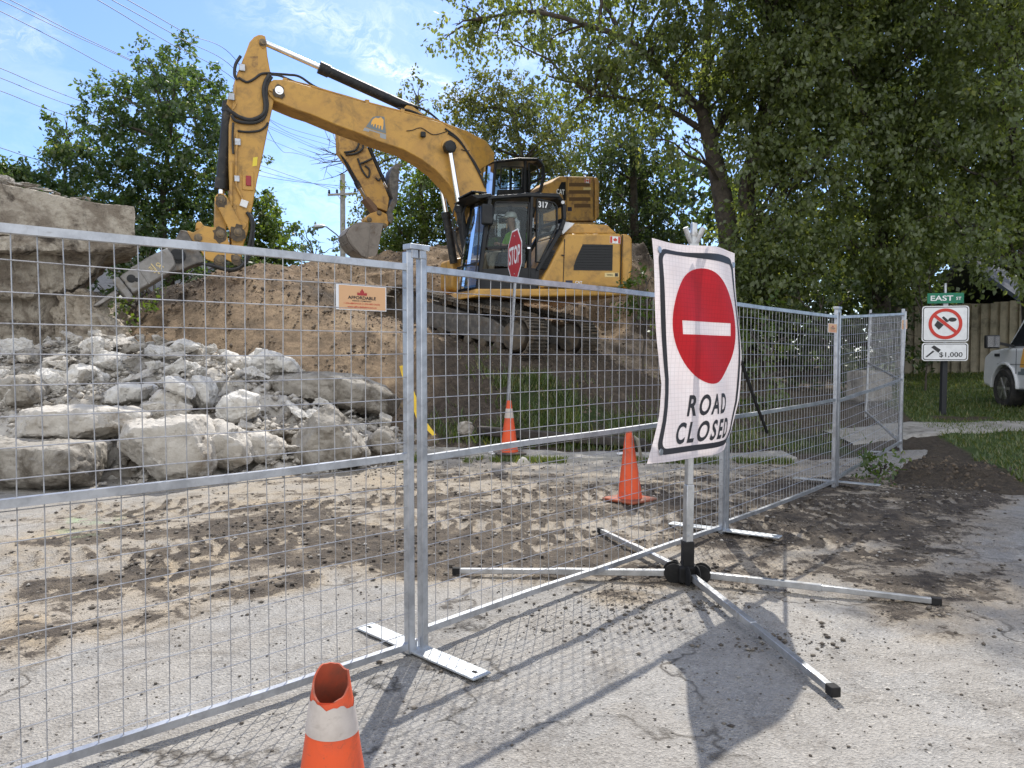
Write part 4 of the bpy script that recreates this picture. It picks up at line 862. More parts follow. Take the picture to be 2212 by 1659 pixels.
# ================================================================== traffic cones
def cone_mat(name, c, c2, dirt, trans=.15):
    return mat(name, c, c2, 5, .55, dirt=dirt, dirt_scale=4, dirt_lo=.52, dirt_hi=.72, bump=.15, bscale=40, bdist=.004)
CONE = cone_mat('orange_cone_pvc', (.76, .095, .02), (.6, .085, .03), (.2, .075, .045)); CONEIN = mat('cone_inside', (.4, .07, .03), (.2, .06, .035), 8, .8)
COLLAR = mat('worn_white_collar', (.56, .5, .45), (.46, .4, .355), 7, .6, dirt=(.3, .25, .21), dirt_scale=6, dirt_lo=.58, dirt_hi=.75)
def cone(loc, label, h, r0, r1, torn=0, bands=(), base=True, lean=(0, 0), rot=.3, basehalf=.18, bm=None):
    loc = Vector(loc); t = Thing('traffic_cone', loc, label, 'traffic cone', 'orange traffic cones around the closure'); n = 40
    lx, ly = lean
    def rim(a):
        if not torn: return 0
        return torn * (.95 * math.sin(a - .15) + .12 * math.cos(2 * a + .8) + .05 * math.cos(5 * a) + .03 * math.sin(11 * a) + .5 * math.exp(-((a - .35) / .3) ** 2))
    def rad(z): return r0 + (r1 - r0) * (z - .03) / (h - .03)
    def ringp(z, dr=0, torn_=False):
        out = []
        for k in range(n):
            a = 2 * math.pi * k / n; zz = z + (rim(a) if torn_ else 0); r_ = rad(zz) + dr; out.append(loc + Vector((r_ * math.cos(a) + lx * zz, r_ * math.sin(a) + ly * zz, zz)))
        return out
    m = MB(); rings = [ringp(.03 + (h - .03) * i / 12) for i in range(12)] + [ringp(h, 0, True)]; inner = [ringp(h, -.006, True), ringp(h - .12, -.006), ringp(h * .4, -.006)]
    allr = rings; m.add([p for rg in allr for p in rg], [(i * n + k, i * n + (k + 1) % n, (i + 1) * n + (k + 1) % n, (i + 1) * n + k) for i in range(len(allr) - 1) for k in range(n)])
    t.part('cone_body', m, CONE, sm=True)
    m = MB(); allr = [rings[-1]] + inner; m.add([p for rg in allr for p in rg], [(i * n + k, i * n + (k + 1) % n, (i + 1) * n + (k + 1) % n, (i + 1) * n + k) for i in range(len(allr) - 1) for k in range(n)]); t.part('inner_wall', m, CONEIN, sm=True)
    for z0, z1 in bands:
        m = MB(); rg = []
        for i in range(5):
            z = z0 + (z1 - z0) * i / 4; ring_ = []
            for k in range(n):
                a = 2 * math.pi * k / n; zz = z + (((-.012 * math.cos(a) + .006 * math.sin(5 * a) + .003 * math.sin(13 * a)) if i == 4 else -.004 * math.cos(a) if i == 0 else 0) if torn else 0); r_ = rad(zz) + .002; ring_.append(loc + Vector((r_ * math.cos(a) + lx * zz, r_ * math.sin(a) + ly * zz, zz)))
            rg.append(ring_)
        m.add([p for q in rg for p in q], [(i * n + k, i * n + (k + 1) % n, (i + 1) * n + (k + 1) % n, (i + 1) * n + k) for i in range(4) for k in range(n)]); t.part('collar', m, COLLAR, sm=True)
    if base:
        m = MB(); c, s = math.cos(rot), math.sin(rot); m.box(loc + Vector((0, 0, .017)), Vector((c, s, 0)) * basehalf, Vector((-s, c, 0)) * basehalf, Vector((0, 0, .015))); t.part('base', m, bm or BASEM, bevel=.02, seg=3)
    return t
BASEM = mat('dirty_black_base', (.05, .045, .04), (.13, .1, .08), 5, .8)
cone((-.524, 2.2, 0), 'large orange cone with torn open top and grubby white collar, in front of the fence', .475, .118, .054, torn=.042, bands=((.335, .425),), rot=.5)
cone((1.13, 7.33, .03), 'faded red-orange cone standing behind the middle fence panel, without a collar', .70, .118, .028, torn=.012, rot=.7, lean=(-.02, 0), basehalf=.19, bm=mat('dirty_orange_base', (.36, .08, .03), (.16, .07, .045), 6, .75))
cone((-.04, 10.6, .06), 'dirty orange cone with a pale collar near its top, standing below the stop sign', .74, .125, .03, bands=((.5, .63),), rot=.25, basehalf=.2)
m = MB(); p = Vector((1.19, 7.29, .0)); m.tube([p + Vector((-.035, -.015, .66)), p + Vector((-.0, -.03, .62)), p + Vector((.02, -.02, .52)), p + Vector((.05, -.02, .42))], [.006, .02, .016, .008], 7)
o = link('cloth_scrap', m.mesh('cloth_scrap', p), mat('drab_cloth', (.2, .19, .15), rough=.9)); o.location = p; tag(o, 'drab scrap of cloth hanging on the collarless cone', 'cloth scrap'); smooth(o.data)

# ================================================================== stop sign
t = Thing('stop_sign', (-.106, 11.6, .15), 'red octagonal STOP sign turned sideways on a leaning channel post', 'stop sign')
pb_ = Vector((-.106, 11.6, .15)); pt_ = P(1118, 500, 11.6)
m = MB(); ax_ = (pt_ - pb_).normalized(); sdv = Vector((.27, -.963, 0)); nv = Vector((-.963, -.27, 0))
for s in (-1, 1): m.beam(pb_ + sdv * s * .028, pb_ + ax_ * 2.95 + sdv * s * .028, .022, .01, nv)
m.beam(pb_ + nv * -.018, pb_ + ax_ * 2.95 + nv * -.018, .05, .008, nv); t.part('post', m, GALV)
oc = P(1115, 551, 11.55) + nv * .02; upv = (ax_ - nv * ax_.dot(nv)).normalized(); rtv = upv.cross(nv) * -1
if rtv.x < 0: rtv = -rtv
def octa(r): return [(r * math.cos(R(22.5 + 45 * k)), r * math.sin(R(22.5 + 45 * k))) for k in range(8)]
def placed(pts, off): return [oc + rtv * x + upv * y + nv * off for x, y in pts]
m = MB(); m.prism(placed(octa(.405), .003), placed(octa(.405), 0)); pl = t.part('plate', m, WHITEP)
m = MB(); m.poly(placed(octa(.378), .005)); t.part('red_field', m, mat('stop_red', (.42, .014, .02), (.36, .014, .02), 6, .5), parent=pl)
m = MB(); text_fit(m, 'STOP', oc, rtv, upv, nv, .008, .6, .27, .02); t.part('lettering', m, WHITEP, parent=pl)
m = MB()
for y in (.28, -.28): m.lathe(oc + upv * y + nv * .006, [(.012, 0), (.01, .006)], 10, nv)
t.part('bolt', m, GALV)
# ================================================================== litter fine sign with street name
fw = Vector((-.24, -.97, 0)); frt = Vector((.97, -.24, 0)); zu = Vector((0, 0, 1))
sp = P(2036, 893, 14.0); t = Thing('street_sign_post', (sp.x, sp.y, .3), 'black post carrying the EAST ST plate, no littering sign and $1,000 fine sign', 'street sign')
m = MB(); m.beam((sp.x, sp.y, .2), (sp.x + .01, sp.y, 1.5), .09, .09, (0, 1, 0)); t.part('post', m, mat('black_post', (.02, .022, .026), rough=.6), bevel=.006)
tp = P(2042, 612, 14.0); m = MB(); m.tube([(sp.x + .02, sp.y + .0, 1.4), tp], .022, 8); t.part('upper_pole', m, GALV)
def sgn(cx, cy, w, h, border=True, r=.05):
    c = P(cx, cy, 13.88); return c
def plate(name, cpx, wpx, hpx, m_, r=.05):
    k = 13.88 / FPX; c = P(cpx[0], cpx[1], 13.88); w, h = wpx * k / .97, hpx * k
    o2 = rrect(w / 2, h / 2, r, 5); mb = MB(); fr = [c + frt * x + zu * y for x, y in o2]; mb.prism(fr, [p - fw * .006 for p in fr]); o = t.part(name, mb, m_)
    return o, c, w, h
GRN = mat('street_plate_green', (.0, .16, .085), rough=.45)
o, c, w, h = plate('street_name_plate', (2042.5, 644), 69, 22, GRN, .012)
m = MB(); text_fit(m, 'EAST', c - frt * w * .1, frt, zu, fw, .004, w * .62, h * .52, .02); text_fit(m, 'ST', c + frt * w * .36 - zu * h * .04, frt, zu, fw, .004, w * .14, h * .3, .02); t.part('lettering', m, WHITEP, parent=o)
m = MB(); m.box(P(2042, 658, 13.95), frt * .04, fw * .03, zu * .03); t.part('bracket', m, GALV)
o, c, w, h = plate('no_littering_sign', (2042, 699.5), 89, 77, WHITEP)
def line_rect(c, w, h, off, th, r, par):
    a, b = rrect(w / 2, h / 2, r, 5), rrect(w / 2 - th, h / 2 - th, r - th * .6, 5); n = len(a); m = MB(); m.add([c + frt * x + zu * y + fw * off for x, y in a + b], [(k, (k + 1) % n, n + (k + 1) % n, n + k) for k in range(n)]); t.part('border', m, BLACKP, parent=par)
line_rect(c, w * .955, h * .95, .003, .012, .045, o)
m = MB(); n = 48; Rr = h * .43
RX = Rr * 1.0
m.add([c + frt * RX * math.cos(2 * math.pi * k / n) * q + zu * Rr * math.sin(2 * math.pi * k / n) * q + fw * .006 for q in (1, .8) for k in range(n)], [(k, (k + 1) % n, n + (k + 1) % n, n + k) for k in range(n)])
dg = (frt * 1 - zu * .85).normalized(); dn = (frt * .85 + zu).normalized(); m.add([c + dg * s * Rr * .82 + dn * u * Rr * .1 + fw * .0065 for s, u in ((-1, -1), (1, -1), (1, 1), (-1, 1))], [(0, 1, 2, 3)])
t.part('red_prohibition_ring', m, mat('sign_red', (.55, .035, .02), rough=.5), parent=o)
def img(pts, s=1.0): return [c + frt * (x - 489) / 378 * 2 * Rr * s + zu * (508 - y) / 332 * 2 * Rr * s + fw * .0035 for x, y in pts]
m = MB(); m.poly(img([(367, 522), (400, 472), (472, 520), (418, 572)])); m.poly(img([(448, 440), (470, 426), (520, 470), (500, 492)])); m.poly(img([(505, 480), (540, 455), (545, 465), (512, 492)]))
m.poly(img([(568 + 46 * math.cos(a * .4), 463 + 23 * math.sin(a * .4)) for a in range(16)])); t.part('litter_symbol', m, BLACKP, parent=o)
o, c, w, h = plate('fine_sign', (2041, 760), 88, 39, WHITEP)
line_rect(c, w * .95, h * .9, .003, .012, .045, o)
m = MB(); text_fit(m, '$1,000', c + frt * w * .13 - zu * h * .17, frt, zu, fw, .004, w * .5, h * .3, .008); t.part('lettering', m, BLACKP, parent=o)
def img2(pts): return [c + frt * (x - 491) / 448 * w + zu * (824 - y) / 205 * h + fw * .004 for x, y in pts]
m = MB(); m.poly(img2([(358, 772), (385, 750), (452, 800), (428, 835)])); m.poly(img2([(305, 880), (375, 808), (390, 820), (318, 886)])); t.part('gavel_symbol', m, BLACKP, parent=o)

# ================================================================== oddments on the ground
m = MB(); a, b = P(1032, 893, 11.5), P(1395, 910, 11.25); m.beam((a.x, 11.5, Hs(a.x, 11.5) + .12), (b.x, 11.25, Hs(b.x, 11.25) + .1), .2, .13)
o = link('timber_plank', m.mesh('timber_plank', (a.x, 11.5, .1)), mat('tarred_timber', (.03, .026, .023), (.06, .05, .042), 6, .85, bump=.5)); o.location = (a.x, 11.5, .1); tag(o, 'long dark timber plank lying at the foot of the slope behind the cones', 'plank')
b_ = o.modifiers.new('bevel', 'BEVEL'); b_.width = .015
pts = [P(866, 790, 11.0), P(878, 822, 11.0), P(895, 868, 10.95), P(908, 905, 10.9), P(925, 925, 10.85), P(938, 940, 10.8)]; m = MB()
for i in range(len(pts) - 1):
    w0, w1 = [.045, .09, .1, .1, .07, .05][i], [.045, .09, .1, .1, .07, .05][i + 1]; q = Vector((1, .3, .25)).normalized(); bk = Vector((0, .012, 0)); fr = [pts[i] - q * w0 / 2, pts[i] + q * w0 / 2, pts[i + 1] + q * w1 / 2, pts[i + 1] - q * w1 / 2]; m.prism(fr, [v + bk for v in fr])
o = link('yellow_strap', m.mesh('yellow_strap', pts[-1]), mat('yellow_plastic', (.75, .5, .02), (.55, .36, .03), 9, .5)); o.location = pts[-1]; tag(o, 'yellow plastic strap hanging down the bank beside the fence posts', 'strap')
cbp = P(1876, 860, 15.2); m = MB(); m.box((cbp.x, cbp.y, .82), Vector((.3, .05, 0)), Vector((-.05, .3, 0)), Vector((0, 0, .3)))
o = link('concrete_block', remeshed(m, .05, .02, 3, 333, 'concrete_block', off=(cbp.x, cbp.y, .4)), ROCKD); o.location = (cbp.x, cbp.y, .4); tag(o, 'squared grey concrete block behind the leaning fence panel', 'concrete block')
for k, (px, py) in enumerate([(1065, 968), (1345, 974)]):
    p = P(px, py, 10.6); m = MB(); rr = np.random.default_rng(k); z = max(Hs(p.x, 10.6), 0) + .05
    ring_ = [(p.x + .08 * math.cos(a) * rr.uniform(.5, 1.2), 10.6 + .05 * math.sin(a), z + .03 * rr.random()) for a in np.linspace(0, 5.5, 7)]; m.prism(ring_, [(x, y, zz - .012) for x, y, zz in ring_])
    o = link('paper_scrap', m.mesh('paper_scrap', (p.x, 10.6, z)), WHITEP); o.location = (p.x, 10.6, z); tag(o, ['crumpled white paper scrap left of the far cone', 'flat white paper scrap on the kerb between the cones'][k], 'paper scrap')
# ================================================================== excavators
YEL = mat('machine_yellow', (.53, .295, .058), (.46, .25, .054), 3, .42, bump=.08, bscale=60, bdist=.003, dirt=(.2, .13, .06), dirt_scale=3.2, dirt_lo=.48, dirt_hi=.74)
YELD = mat('dusty_machine_yellow', (.5, .285, .07), (.42, .245, .08), 4, .6, bump=.15, bscale=50, bdist=.004, dirt=(.2, .12, .06), dirt_scale=4, dirt_lo=.5, dirt_hi=.68)
CABM = mat('cab_black_paint', (.011, .012, .014), (.02, .021, .022), 5, .42, spec=.3, dirt=(.09, .08, .07), dirt_scale=5, dirt_lo=.6, dirt_hi=.9)
HOSE = mat('hydraulic_hose', (.015, .015, .016), (.03, .03, .03), 12, .55)
CHROME = mat('chrome_rod', (.78, .78, .8), rough=.12, metal=1.0)
CYLB = mat('cylinder_black', (.014, .015, .017), (.028, .028, .029), 8, .5, spec=.3, dirt=(.1, .085, .065), dirt_scale=7)
STEELD = mat('worn_dark_steel', (.1, .095, .09), (.19, .175, .155), 7, .6, .5, dirt=(.15, .11, .075), dirt_scale=5)
HAMM = mat('breaker_grey', (.27, .26, .245), (.2, .19, .178), 5, .55, .3, bump=.1, bscale=60, dirt=(.22, .19, .15), dirt_scale=4)
TRKM = mat('muddy_track_steel', (.075, .066, .056), (.15, .125, .095), 8, .7, .35, dirt=(.17, .125, .08), dirt_scale=5, dirt_lo=.48, dirt_hi=.65)
PINM = mat('pin_steel', (.2, .15, .09), (.1, .085, .07), 20, .5, .6)
LOUV = mat('louvre_black', (.02, .021, .022), rough=.7)
GLASS = glass_mat('cab_glass', (.88, .92, .91), .015); GLASSD = glass_mat('dark_cab_glass', (.42, .47, .48), .12)
PALEY = mat('pale_yellow_print', (.7, .55, .25), rough=.5); GREYP = mat('grey_print', (.16, .19, .2), rough=.5); ORANGEP = mat('orange_logo_print', (.8, .42, .08), rough=.5); NAVY = mat('navy_print', (.02, .022, .05), rough=.5)
class Frame:
    def __init__(s, ox, oy, deg):
        s.O = Vector((ox, oy, 0)); c, sn = math.cos(R(deg)), math.sin(R(deg)); s.f = Vector((-c, -sn, 0)); s.l = Vector((sn, -c, 0)); s.z = Vector((0, 0, 1))
    def W(s, u, v, w): return s.O + s.f * u + s.l * v + s.z * w
    def un(s, px, py, v):
        d = ray(px, py); o = s.O + s.l * v; t = (o - CAM).dot(s.l) / d.dot(s.l); return CAM + d * t
    def uw(s, px, py, v):
        p = s.un(px, py, v); return ((p - s.O).dot(s.f), p.z)
    def pr(s, mb, pxs, v0, v1, vref=None):
        """outline drawn on the plane v=vref, carried as a solid from v0 to v1"""
        pts = [s.uw(a, b, v1 if vref is None else vref) for a, b in pxs]
        mb.prism([s.W(u, v1, w) for u, w in pts], [s.W(u, v0, w) for u, w in pts]); return mb
    def flat(s, mb, pxs, v): return mb.poly([s.un(a, b, v) for a, b in pxs])
    def text(s, mb, txt, px, py, v, wpx, hpx, bold=.02, tilt=0):
        c = s.un(px, py, v); k = (s.un(px + 1, py, v) - c).length; rt = -s.f; kk = abs((s.un(px + 1, py, v) - c).dot(rt)); up = s.z; kz = abs(s.un(px, py - 1, v).z - c.z)
        if tilt: rt, up = rt * math.cos(R(tilt)) + up * math.sin(R(tilt)), up * math.cos(R(tilt)) - rt * math.sin(R(tilt))
        text_fit(mb, txt, c, rt, up, s.l, 0, wpx * kk, hpx * kz, bold); return mb
def c3(*pts): return [(398.2 + x * .32, 44.24 + y * .32) for x, y in pts]
def c4c(*pts): return [(929 + x * .22, 309.7 + y * .22) for x, y in pts]
def c5b(*pts): return [(353.9 + x * .12, 398.2 + y * .12) for x, y in pts]
def c6(*pts): return [(177 + x * .16, 486.6 + y * .16) for x, y in pts]
def pin(F, px, py, v, r, ln=.03):
    p = F.un(px, py, v); return MB().lathe(p - F.l * .02, [(r * 1.5, 0), (r * 1.5, .03), (r, .032), (r, .03 + ln), (r * .6, .034 + ln)], 18, F.l)
def tubepx(F, pts, v, r, n=8):
    m = MB(); return m.tube([F.un(a, b, v) for a, b in pts], r, n)
def spline(pts, k=5):
    out = []; p = [np.array(q, float) for q in pts]; p = [2 * p[0] - p[1]] + p + [2 * p[-1] - p[-2]]
    for i in range(1, len(p) - 2):
        for j in range(k):
            t_ = j / k; out.append(tuple(.5 * ((2 * p[i]) + (-p[i - 1] + p[i + 1]) * t_ + (2 * p[i - 1] - 5 * p[i] + 4 * p[i + 1] - p[i + 2]) * t_ ** 2 + (-p[i - 1] + 3 * p[i] - 3 * p[i + 1] + p[i + 2]) * t_ ** 3)))
    out.append(tuple(p[-2])); return out
def cylinder(t, F, a, b, c, v, rb, rr, name='cylinder', col=None):
    """barrel a->b, rod b->c (pixels on plane v)"""
    A, B, C_ = F.un(*a, v), F.un(*b, v), F.un(*c, v); d = (B - A).normalized()
    m = MB(); m.tube([A, B - d * .18], rb, 16); m.tube([B - d * .2, B], rb * 1.18, 16); m.tube([A - d * .06, A + d * .12], rb * 1.1, 16); o = t.part(name, m, col or CYLB, sm=True)
    m = MB(); m.tube([B - d * .05, C_], rr, 14); t.part('piston_rod', m, CHROME, parent=o, sm=True); return o
FLAG_L = [(x * .32, y * .36) for x, y in LEAF2D]
def flag(t, F, c, w, h, v):
    """small maple leaf flag sticker"""
    p = F.un(c[0], c[1], v); kk = abs((F.un(c[0] + 1, c[1], v) - p).dot(F.f)); w, h = w * kk, h * kk; rt = -F.f
    m = MB(); m.add([p + rt * x + F.z * y for x, y in ((-w / 2, -h / 2), (w / 2, -h / 2), (w / 2, h / 2), (-w / 2, h / 2))], [(0, 1, 2, 3)]); o = t.part('flag_sticker', m, WHITEP)
    m = MB(); n = F.l * .002
    for s in (-1, 1): m.add([p + rt * (s * w * .375 + x) + F.z * y + n for x, y in ((-w * .1, -h * .46), (w * .1, -h * .46), (w * .1, h * .46), (-w * .1, h * .46))], [(0, 1, 2, 3)])
    put2d(m, LEAF2D, [tuple(range(len(LEAF2D)))], p, rt, F.z, F.l, .002, h * .4, h * .38); t.part('flag_print', m, REDP, parent=o)
def undercarriage(t, C, ang, tilt, half=1.45, rad=.42, gauge=2.0, width=.6, npad=44):
    c, s, ct, st = math.cos(R(ang)), math.sin(R(ang)), math.cos(R(tilt)), math.sin(R(tilt))
    a = Vector((c * ct, -s * ct, -st)); n = Vector((-s, -c, 0)); up = n.cross(a); up = up if up.z > 0 else -up
    C = Vector(C)
    def loopp(k):
        per = 4 * half + 2 * math.pi * rad; d = (k % 1) * per
        if d < 2 * half: return (-half + d, rad), (1, 0), (0, 1)
        d -= 2 * half
        if d < math.pi * rad: th = math.pi / 2 - d / rad; return (half + rad * math.cos(th), rad * math.sin(th)), (math.sin(th), -math.cos(th)), (math.cos(th), math.sin(th))
        d -= math.pi * rad
        if d < 2 * half: return (half - d, -rad), (-1, 0), (0, -1)
        d -= 2 * half; th = -math.pi / 2 - d / rad; return (-half + rad * math.cos(th), rad * math.sin(th)), (math.sin(th), -math.cos(th)), (math.cos(th), math.sin(th))
    for sd in (1, -1):
        cc = C + n * (gauge / 2 * sd); m = MB(); per = 4 * half + 2 * math.pi * rad; pl = per / npad
        for k in range(npad):
            (x, y), tg, no = loopp(k / npad); T = a * tg[0] + up * tg[1]; Nn = a * no[0] + up * no[1]; p = cc + a * x + up * y
            sag = .05 * max(0, 1 - abs(x / half)) if y > rad * .9 else 0
            p = p - up * sag
            m.box(p + Nn * .012, T * pl * .47, n * width / 2, Nn * .012)
            for g_ in (-.36, .0, .36): m.box(p + Nn * .038 + T * pl * g_, T * .011, n * width / 2, Nn * .018)
            for g_ in (-.09, .09): m.box(p - Nn * .045 + n * g_, T * pl * .42, n * .02, Nn * .045)
        tr = t.part('track', m, TRKM)
        m = MB(); out = [(-half - .1, .12), (-half * .55, .24), (half * .6, .22), (half - .2, .1), (half - .15, -.18), (half * .5, -.25), (-half * .8, -.25), (-half - .05, -.1)]
        m.prism([cc + a * x + up * y + n * .16 for x, y in out], [cc + a * x + up * y - n * .16 for x, y in out]); t.part('track_frame', m, STEELD, bevel=.02)
        for q in range(7): xx = -half * .75 + q * half * 1.5 / 6; t.part('track_roller', MB().lathe(cc + a * xx - up * .28 - n * .17, [(.09, 0), (.1, .02), (.1, .3), (.09, .34)], 14, n), TRKM, sm=True)
        for xx in (-.4, .5): t.part('carrier_roller', MB().lathe(cc + a * xx + up * .3 - n * .12, [(.07, 0), (.07, .24)], 12, n), TRKM, sm=True)
        m = MB(); m.lathe(cc + a * half - n * .17, [(.33, 0), (.36, .03), (.36, .1), (.3, .13), (.3, .3), (.26, .36), (.1, .4)], 26, n); t.part('sprocket', m, TRKM, sm=True)
        m = MB(); m.lathe(cc - a * half - n * .12, [(.3, 0), (.36, .03), (.36, .2), (.2, .24)], 26, n); t.part('idler', m, TRKM, sm=True)
    m = MB(); m.box(C + up * .05, a * 1.0, n * (gauge / 2 - .2), up * .22); m.lathe(C + up * .2, [(.62, 0), (.62, .34)], 28, up); t.part('carbody', m, STEELD, bevel=.02)
def cab(t, F, v0, v1, A0, A1, roof, rear, sill_bot, door, lower, rearwin, bp, name317=None):
    """cab shell built from posts and rails round the glazing; outlines are pixels on the left face v1"""
    U = lambda p: F.uw(p[0], p[1], v1)
    outer = [A0, A1] + roof + rear
    cb = MB(); pts = [U(p) for p in outer]
    for v in (v0, v1 - .05):
        for i in range(len(pts)):
            p, q = pts[i], pts[(i + 1) % len(pts)]; cb.beam(F.W(p[0], v, p[1]), F.W(q[0], v, q[1]), .075, .09, F.l)
        b0, b1 = U(bp[0]), U(bp[1]); cb.beam(F.W(b0[0], v, b0[1]), F.W(b1[0], v, b1[1]), .06, .1, F.l)
    for p in pts: cb.beam(F.W(p[0], v0, p[1]), F.W(p[0], v1 - .05, p[1]), .07, .07)
    o = t.part('cab', cb, CABM, bevel=.012)
    # roof
    m = MB(); ru = [U(p) for p in [A1] + roof + [rear[0]]]; top = [(u, w + .05) for u, w in ru]; top[0] = (top[0][0] + .1, top[0][1] - .06)
    low = [(u, w - .04) for u, w in ru[::-1]]
    out = top + low; m.prism([F.W(u, v1 + .01, w) for u, w in out], [F.W(u, v0 - .03, w) for u, w in out]); t.part('cab_roof', m, CABM, parent=o, bevel=.03)
    # lower side skins
    m = MB(); F.pr(m, lower, v1 - .06, v1 - .01, v1); t.part('door_panel', m, CABM, parent=o, bevel=.01)
    # glazing
    for nm, pl in (('door_window', door), ('rear_side_window', rearwin)):
        m = MB(); F.pr(m, pl, v1 - .05, v1 - .042, v1); t.part(nm, m, GLASS, parent=o)
        m = MB(); q = [F.un(a, b, v1 - .035) for a, b in pl]
        for i in range(len(q)): m.beam(q[i], q[(i + 1) % len(q)], .03, .05, F.l)
        t.part('window_frame', m, CABM, parent=o, bevel=.008)
    a0, a1 = U(A0), U(A1); uf = lambda v, s: F.W(a0[0] + (a1[0] - a0[0]) * s + .05, v, a0[1] + (a1[1] - a0[1]) * s)
    m = MB(); k = 8
    for lo_, hi_ in ((.02, .27), (.29, .97)):
        for i in range(k):
            s0, s1 = i / k, (i + 1) / k; bulge = lambda s: F.f * (.1 * (1 - (2 * s - 1) ** 2)); va, vb = v0 + (v1 - .05 - v0) * s0, v0 + (v1 - .05 - v0) * s1
            m.add([uf(va, lo_) + bulge(s0), uf(vb, lo_) + bulge(s1), uf(vb, hi_) + bulge(s1), uf(va, hi_) + bulge(s0)], [(0, 1, 2, 3)])
    t.part('windscreen', m, GLASSD, parent=o, sm=True)
    m = MB(); m.beam(uf(v0, .28) + F.f * .05, uf(v1 - .05, .28) + F.f * .05, .04, .05); t.part('windscreen_rail', m, CABM, parent=o)
    # far side glass + rear glass
    m = MB(); F.pr(m, door, v0 + .02, v0 + .028, v1); F.pr(m, rearwin, v0 + .02, v0 + .028, v1); t.part('far_window', m, GLASSD, parent=o)
    return o, U
def boots(): pass
# ------------------------------------------------------------------ front machine
F = Frame(.015, 16.5, 25)
t = Thing('excavator', F.W(0, 0, 1.5), 'yellow excavator with a black cab in front, breaking concrete with a hydraulic hammer', 'excavator')
undercarriage(t, (-.45, 16.3, 2.1), 35, 12.6)
V1 = 1.25
body = MB(); F.pr(body, [(1162, 622), (1173, 600), (1218, 517), (1222, 508), (1228, 504.5), (1342, 504), (1342, 622)], -1.22, 1.22); bo = t.part('engine_house', body, YEL, bevel=.05, seg=3)
m = MB(); F.pr(m, [(1345, 504), (1360, 505.5), (1367, 515), (1367.5, 575), (1360, 622), (1345, 622)], -1.22, 1.22); t.part('counterweight', m, YEL, bevel=.06, seg=3)
m = MB(); F.pr(m, [(1218, 505), (1243, 483), (1312, 485), (1334, 505)], -.9, .95); t.part('hood', m, YEL, bevel=.03)
m = MB(); F.pr(m, [(1221, 479), (1242, 482), (1216, 507), (1212, 498)], .6, 1.15); t.part('white_side_panel', m, WHITEP, bevel=.01)
m = MB(); F.pr(m, [(1030, 622.5), (1360, 624), (1357, 639), (1021, 642)], -1.25, 1.26); t.part('platform_rim', m, YEL, bevel=.04, seg=3)
m = MB(); F.pr(m, [(973, 560), (1000, 556), (1000, 640), (973, 622)], -1.25, -.55, -.6); F.pr(m, [(1010, 560), (1165, 556), (1165, 622), (1010, 622)], -1.2, -.45, -.5); t.part('right_platform', m, YEL, bevel=.05)
m = MB(); F.flat(m, c4c((1500, 990), (1795, 995), (1790, 1250), (1410, 1245), (1412, 1200), (1440, 1120)), 1.226); go = t.part('side_grille', m, LOUV)
m = MB()
for k in range(9):
    y = 1010 + k * 26; x0 = 1500 - (y - 990) * .42 if y < 1180 else 1418; m.beam(F.un(*c4c((max(x0, 1418) + 8, y))[0], 1.229), F.un(*c4c((1788, y + 3))[0], 1.229), .006, .012, F.l)
t.part('grille_slats', m, CABM, parent=go)
m = MB(); F.pr(m, c4c((1235, 1045), (1150, 1235), (1075, 1235), (1165, 1050)), 1.1, 1.2, 1.22); lo_ = t.part('side_louvre', m, LOUV)
m = MB()
for k in range(10):
    y = 1060 + k * 18; m.beam(F.un(*c4c((1230 - (y - 1045) * .45, y))[0], 1.222), F.un(*c4c((1160 - (y - 1045) * .46, y + 2))[0], 1.222), .01, .02, F.l)
t.part('louvre_fins', m, CABM, parent=lo_)
m = MB()
for x0, y0, x1, y1 in ((1890, 900, 1865, 1420), (1320, 940, 1305, 1410)):
    p, q = c4c((x0, y0), (x1, y1)); m.beam(F.un(*p, 1.222), F.un(*q, 1.222), .012, .02, F.l)
m.beam(F.un(*c4c((1120, 1412))[0], 1.222), F.un(*c4c((1860, 1418))[0], 1.222), .012, .02, F.l); t.part('panel_seams', m, LOUV)
m = MB(); m.beam(F.un(1213, 551, 1.23), F.un(1219, 552, 1.23), .02, .03, F.l); t.part('latch', m, CABM)
flag(t, F, c4c((1818, 948))[0], 23, 13, 1.224)
m = MB(); F.flat(m, c4c((1715, 1270), (1853, 1270), (1853, 1312), (1715, 1312)), 1.224); o = t.part('service_label', m, PALEY); m = MB(); F.flat(m, c4c((1815, 1274), (1845, 1274), (1845, 1307), (1815, 1307)), 1.226); m2 = m; F.text(m, 'TORONTO', *c4c((1765, 1292))[0], 1.226, 13, 3.5); t.part('lettering', m, BLACKP, parent=o)
m = MB(); F.flat(m, c4c((1330, 1345), (1400, 1345), (1400, 1395), (1330, 1395)), 1.224); o = t.part('nameplate', m, NAVY); m = MB(); F.text(m, 'CAT', *c4c((1460, 1366))[0], 1.226, 15, 6.5, .03); t.part('lettering', m, WHITEP, parent=o)
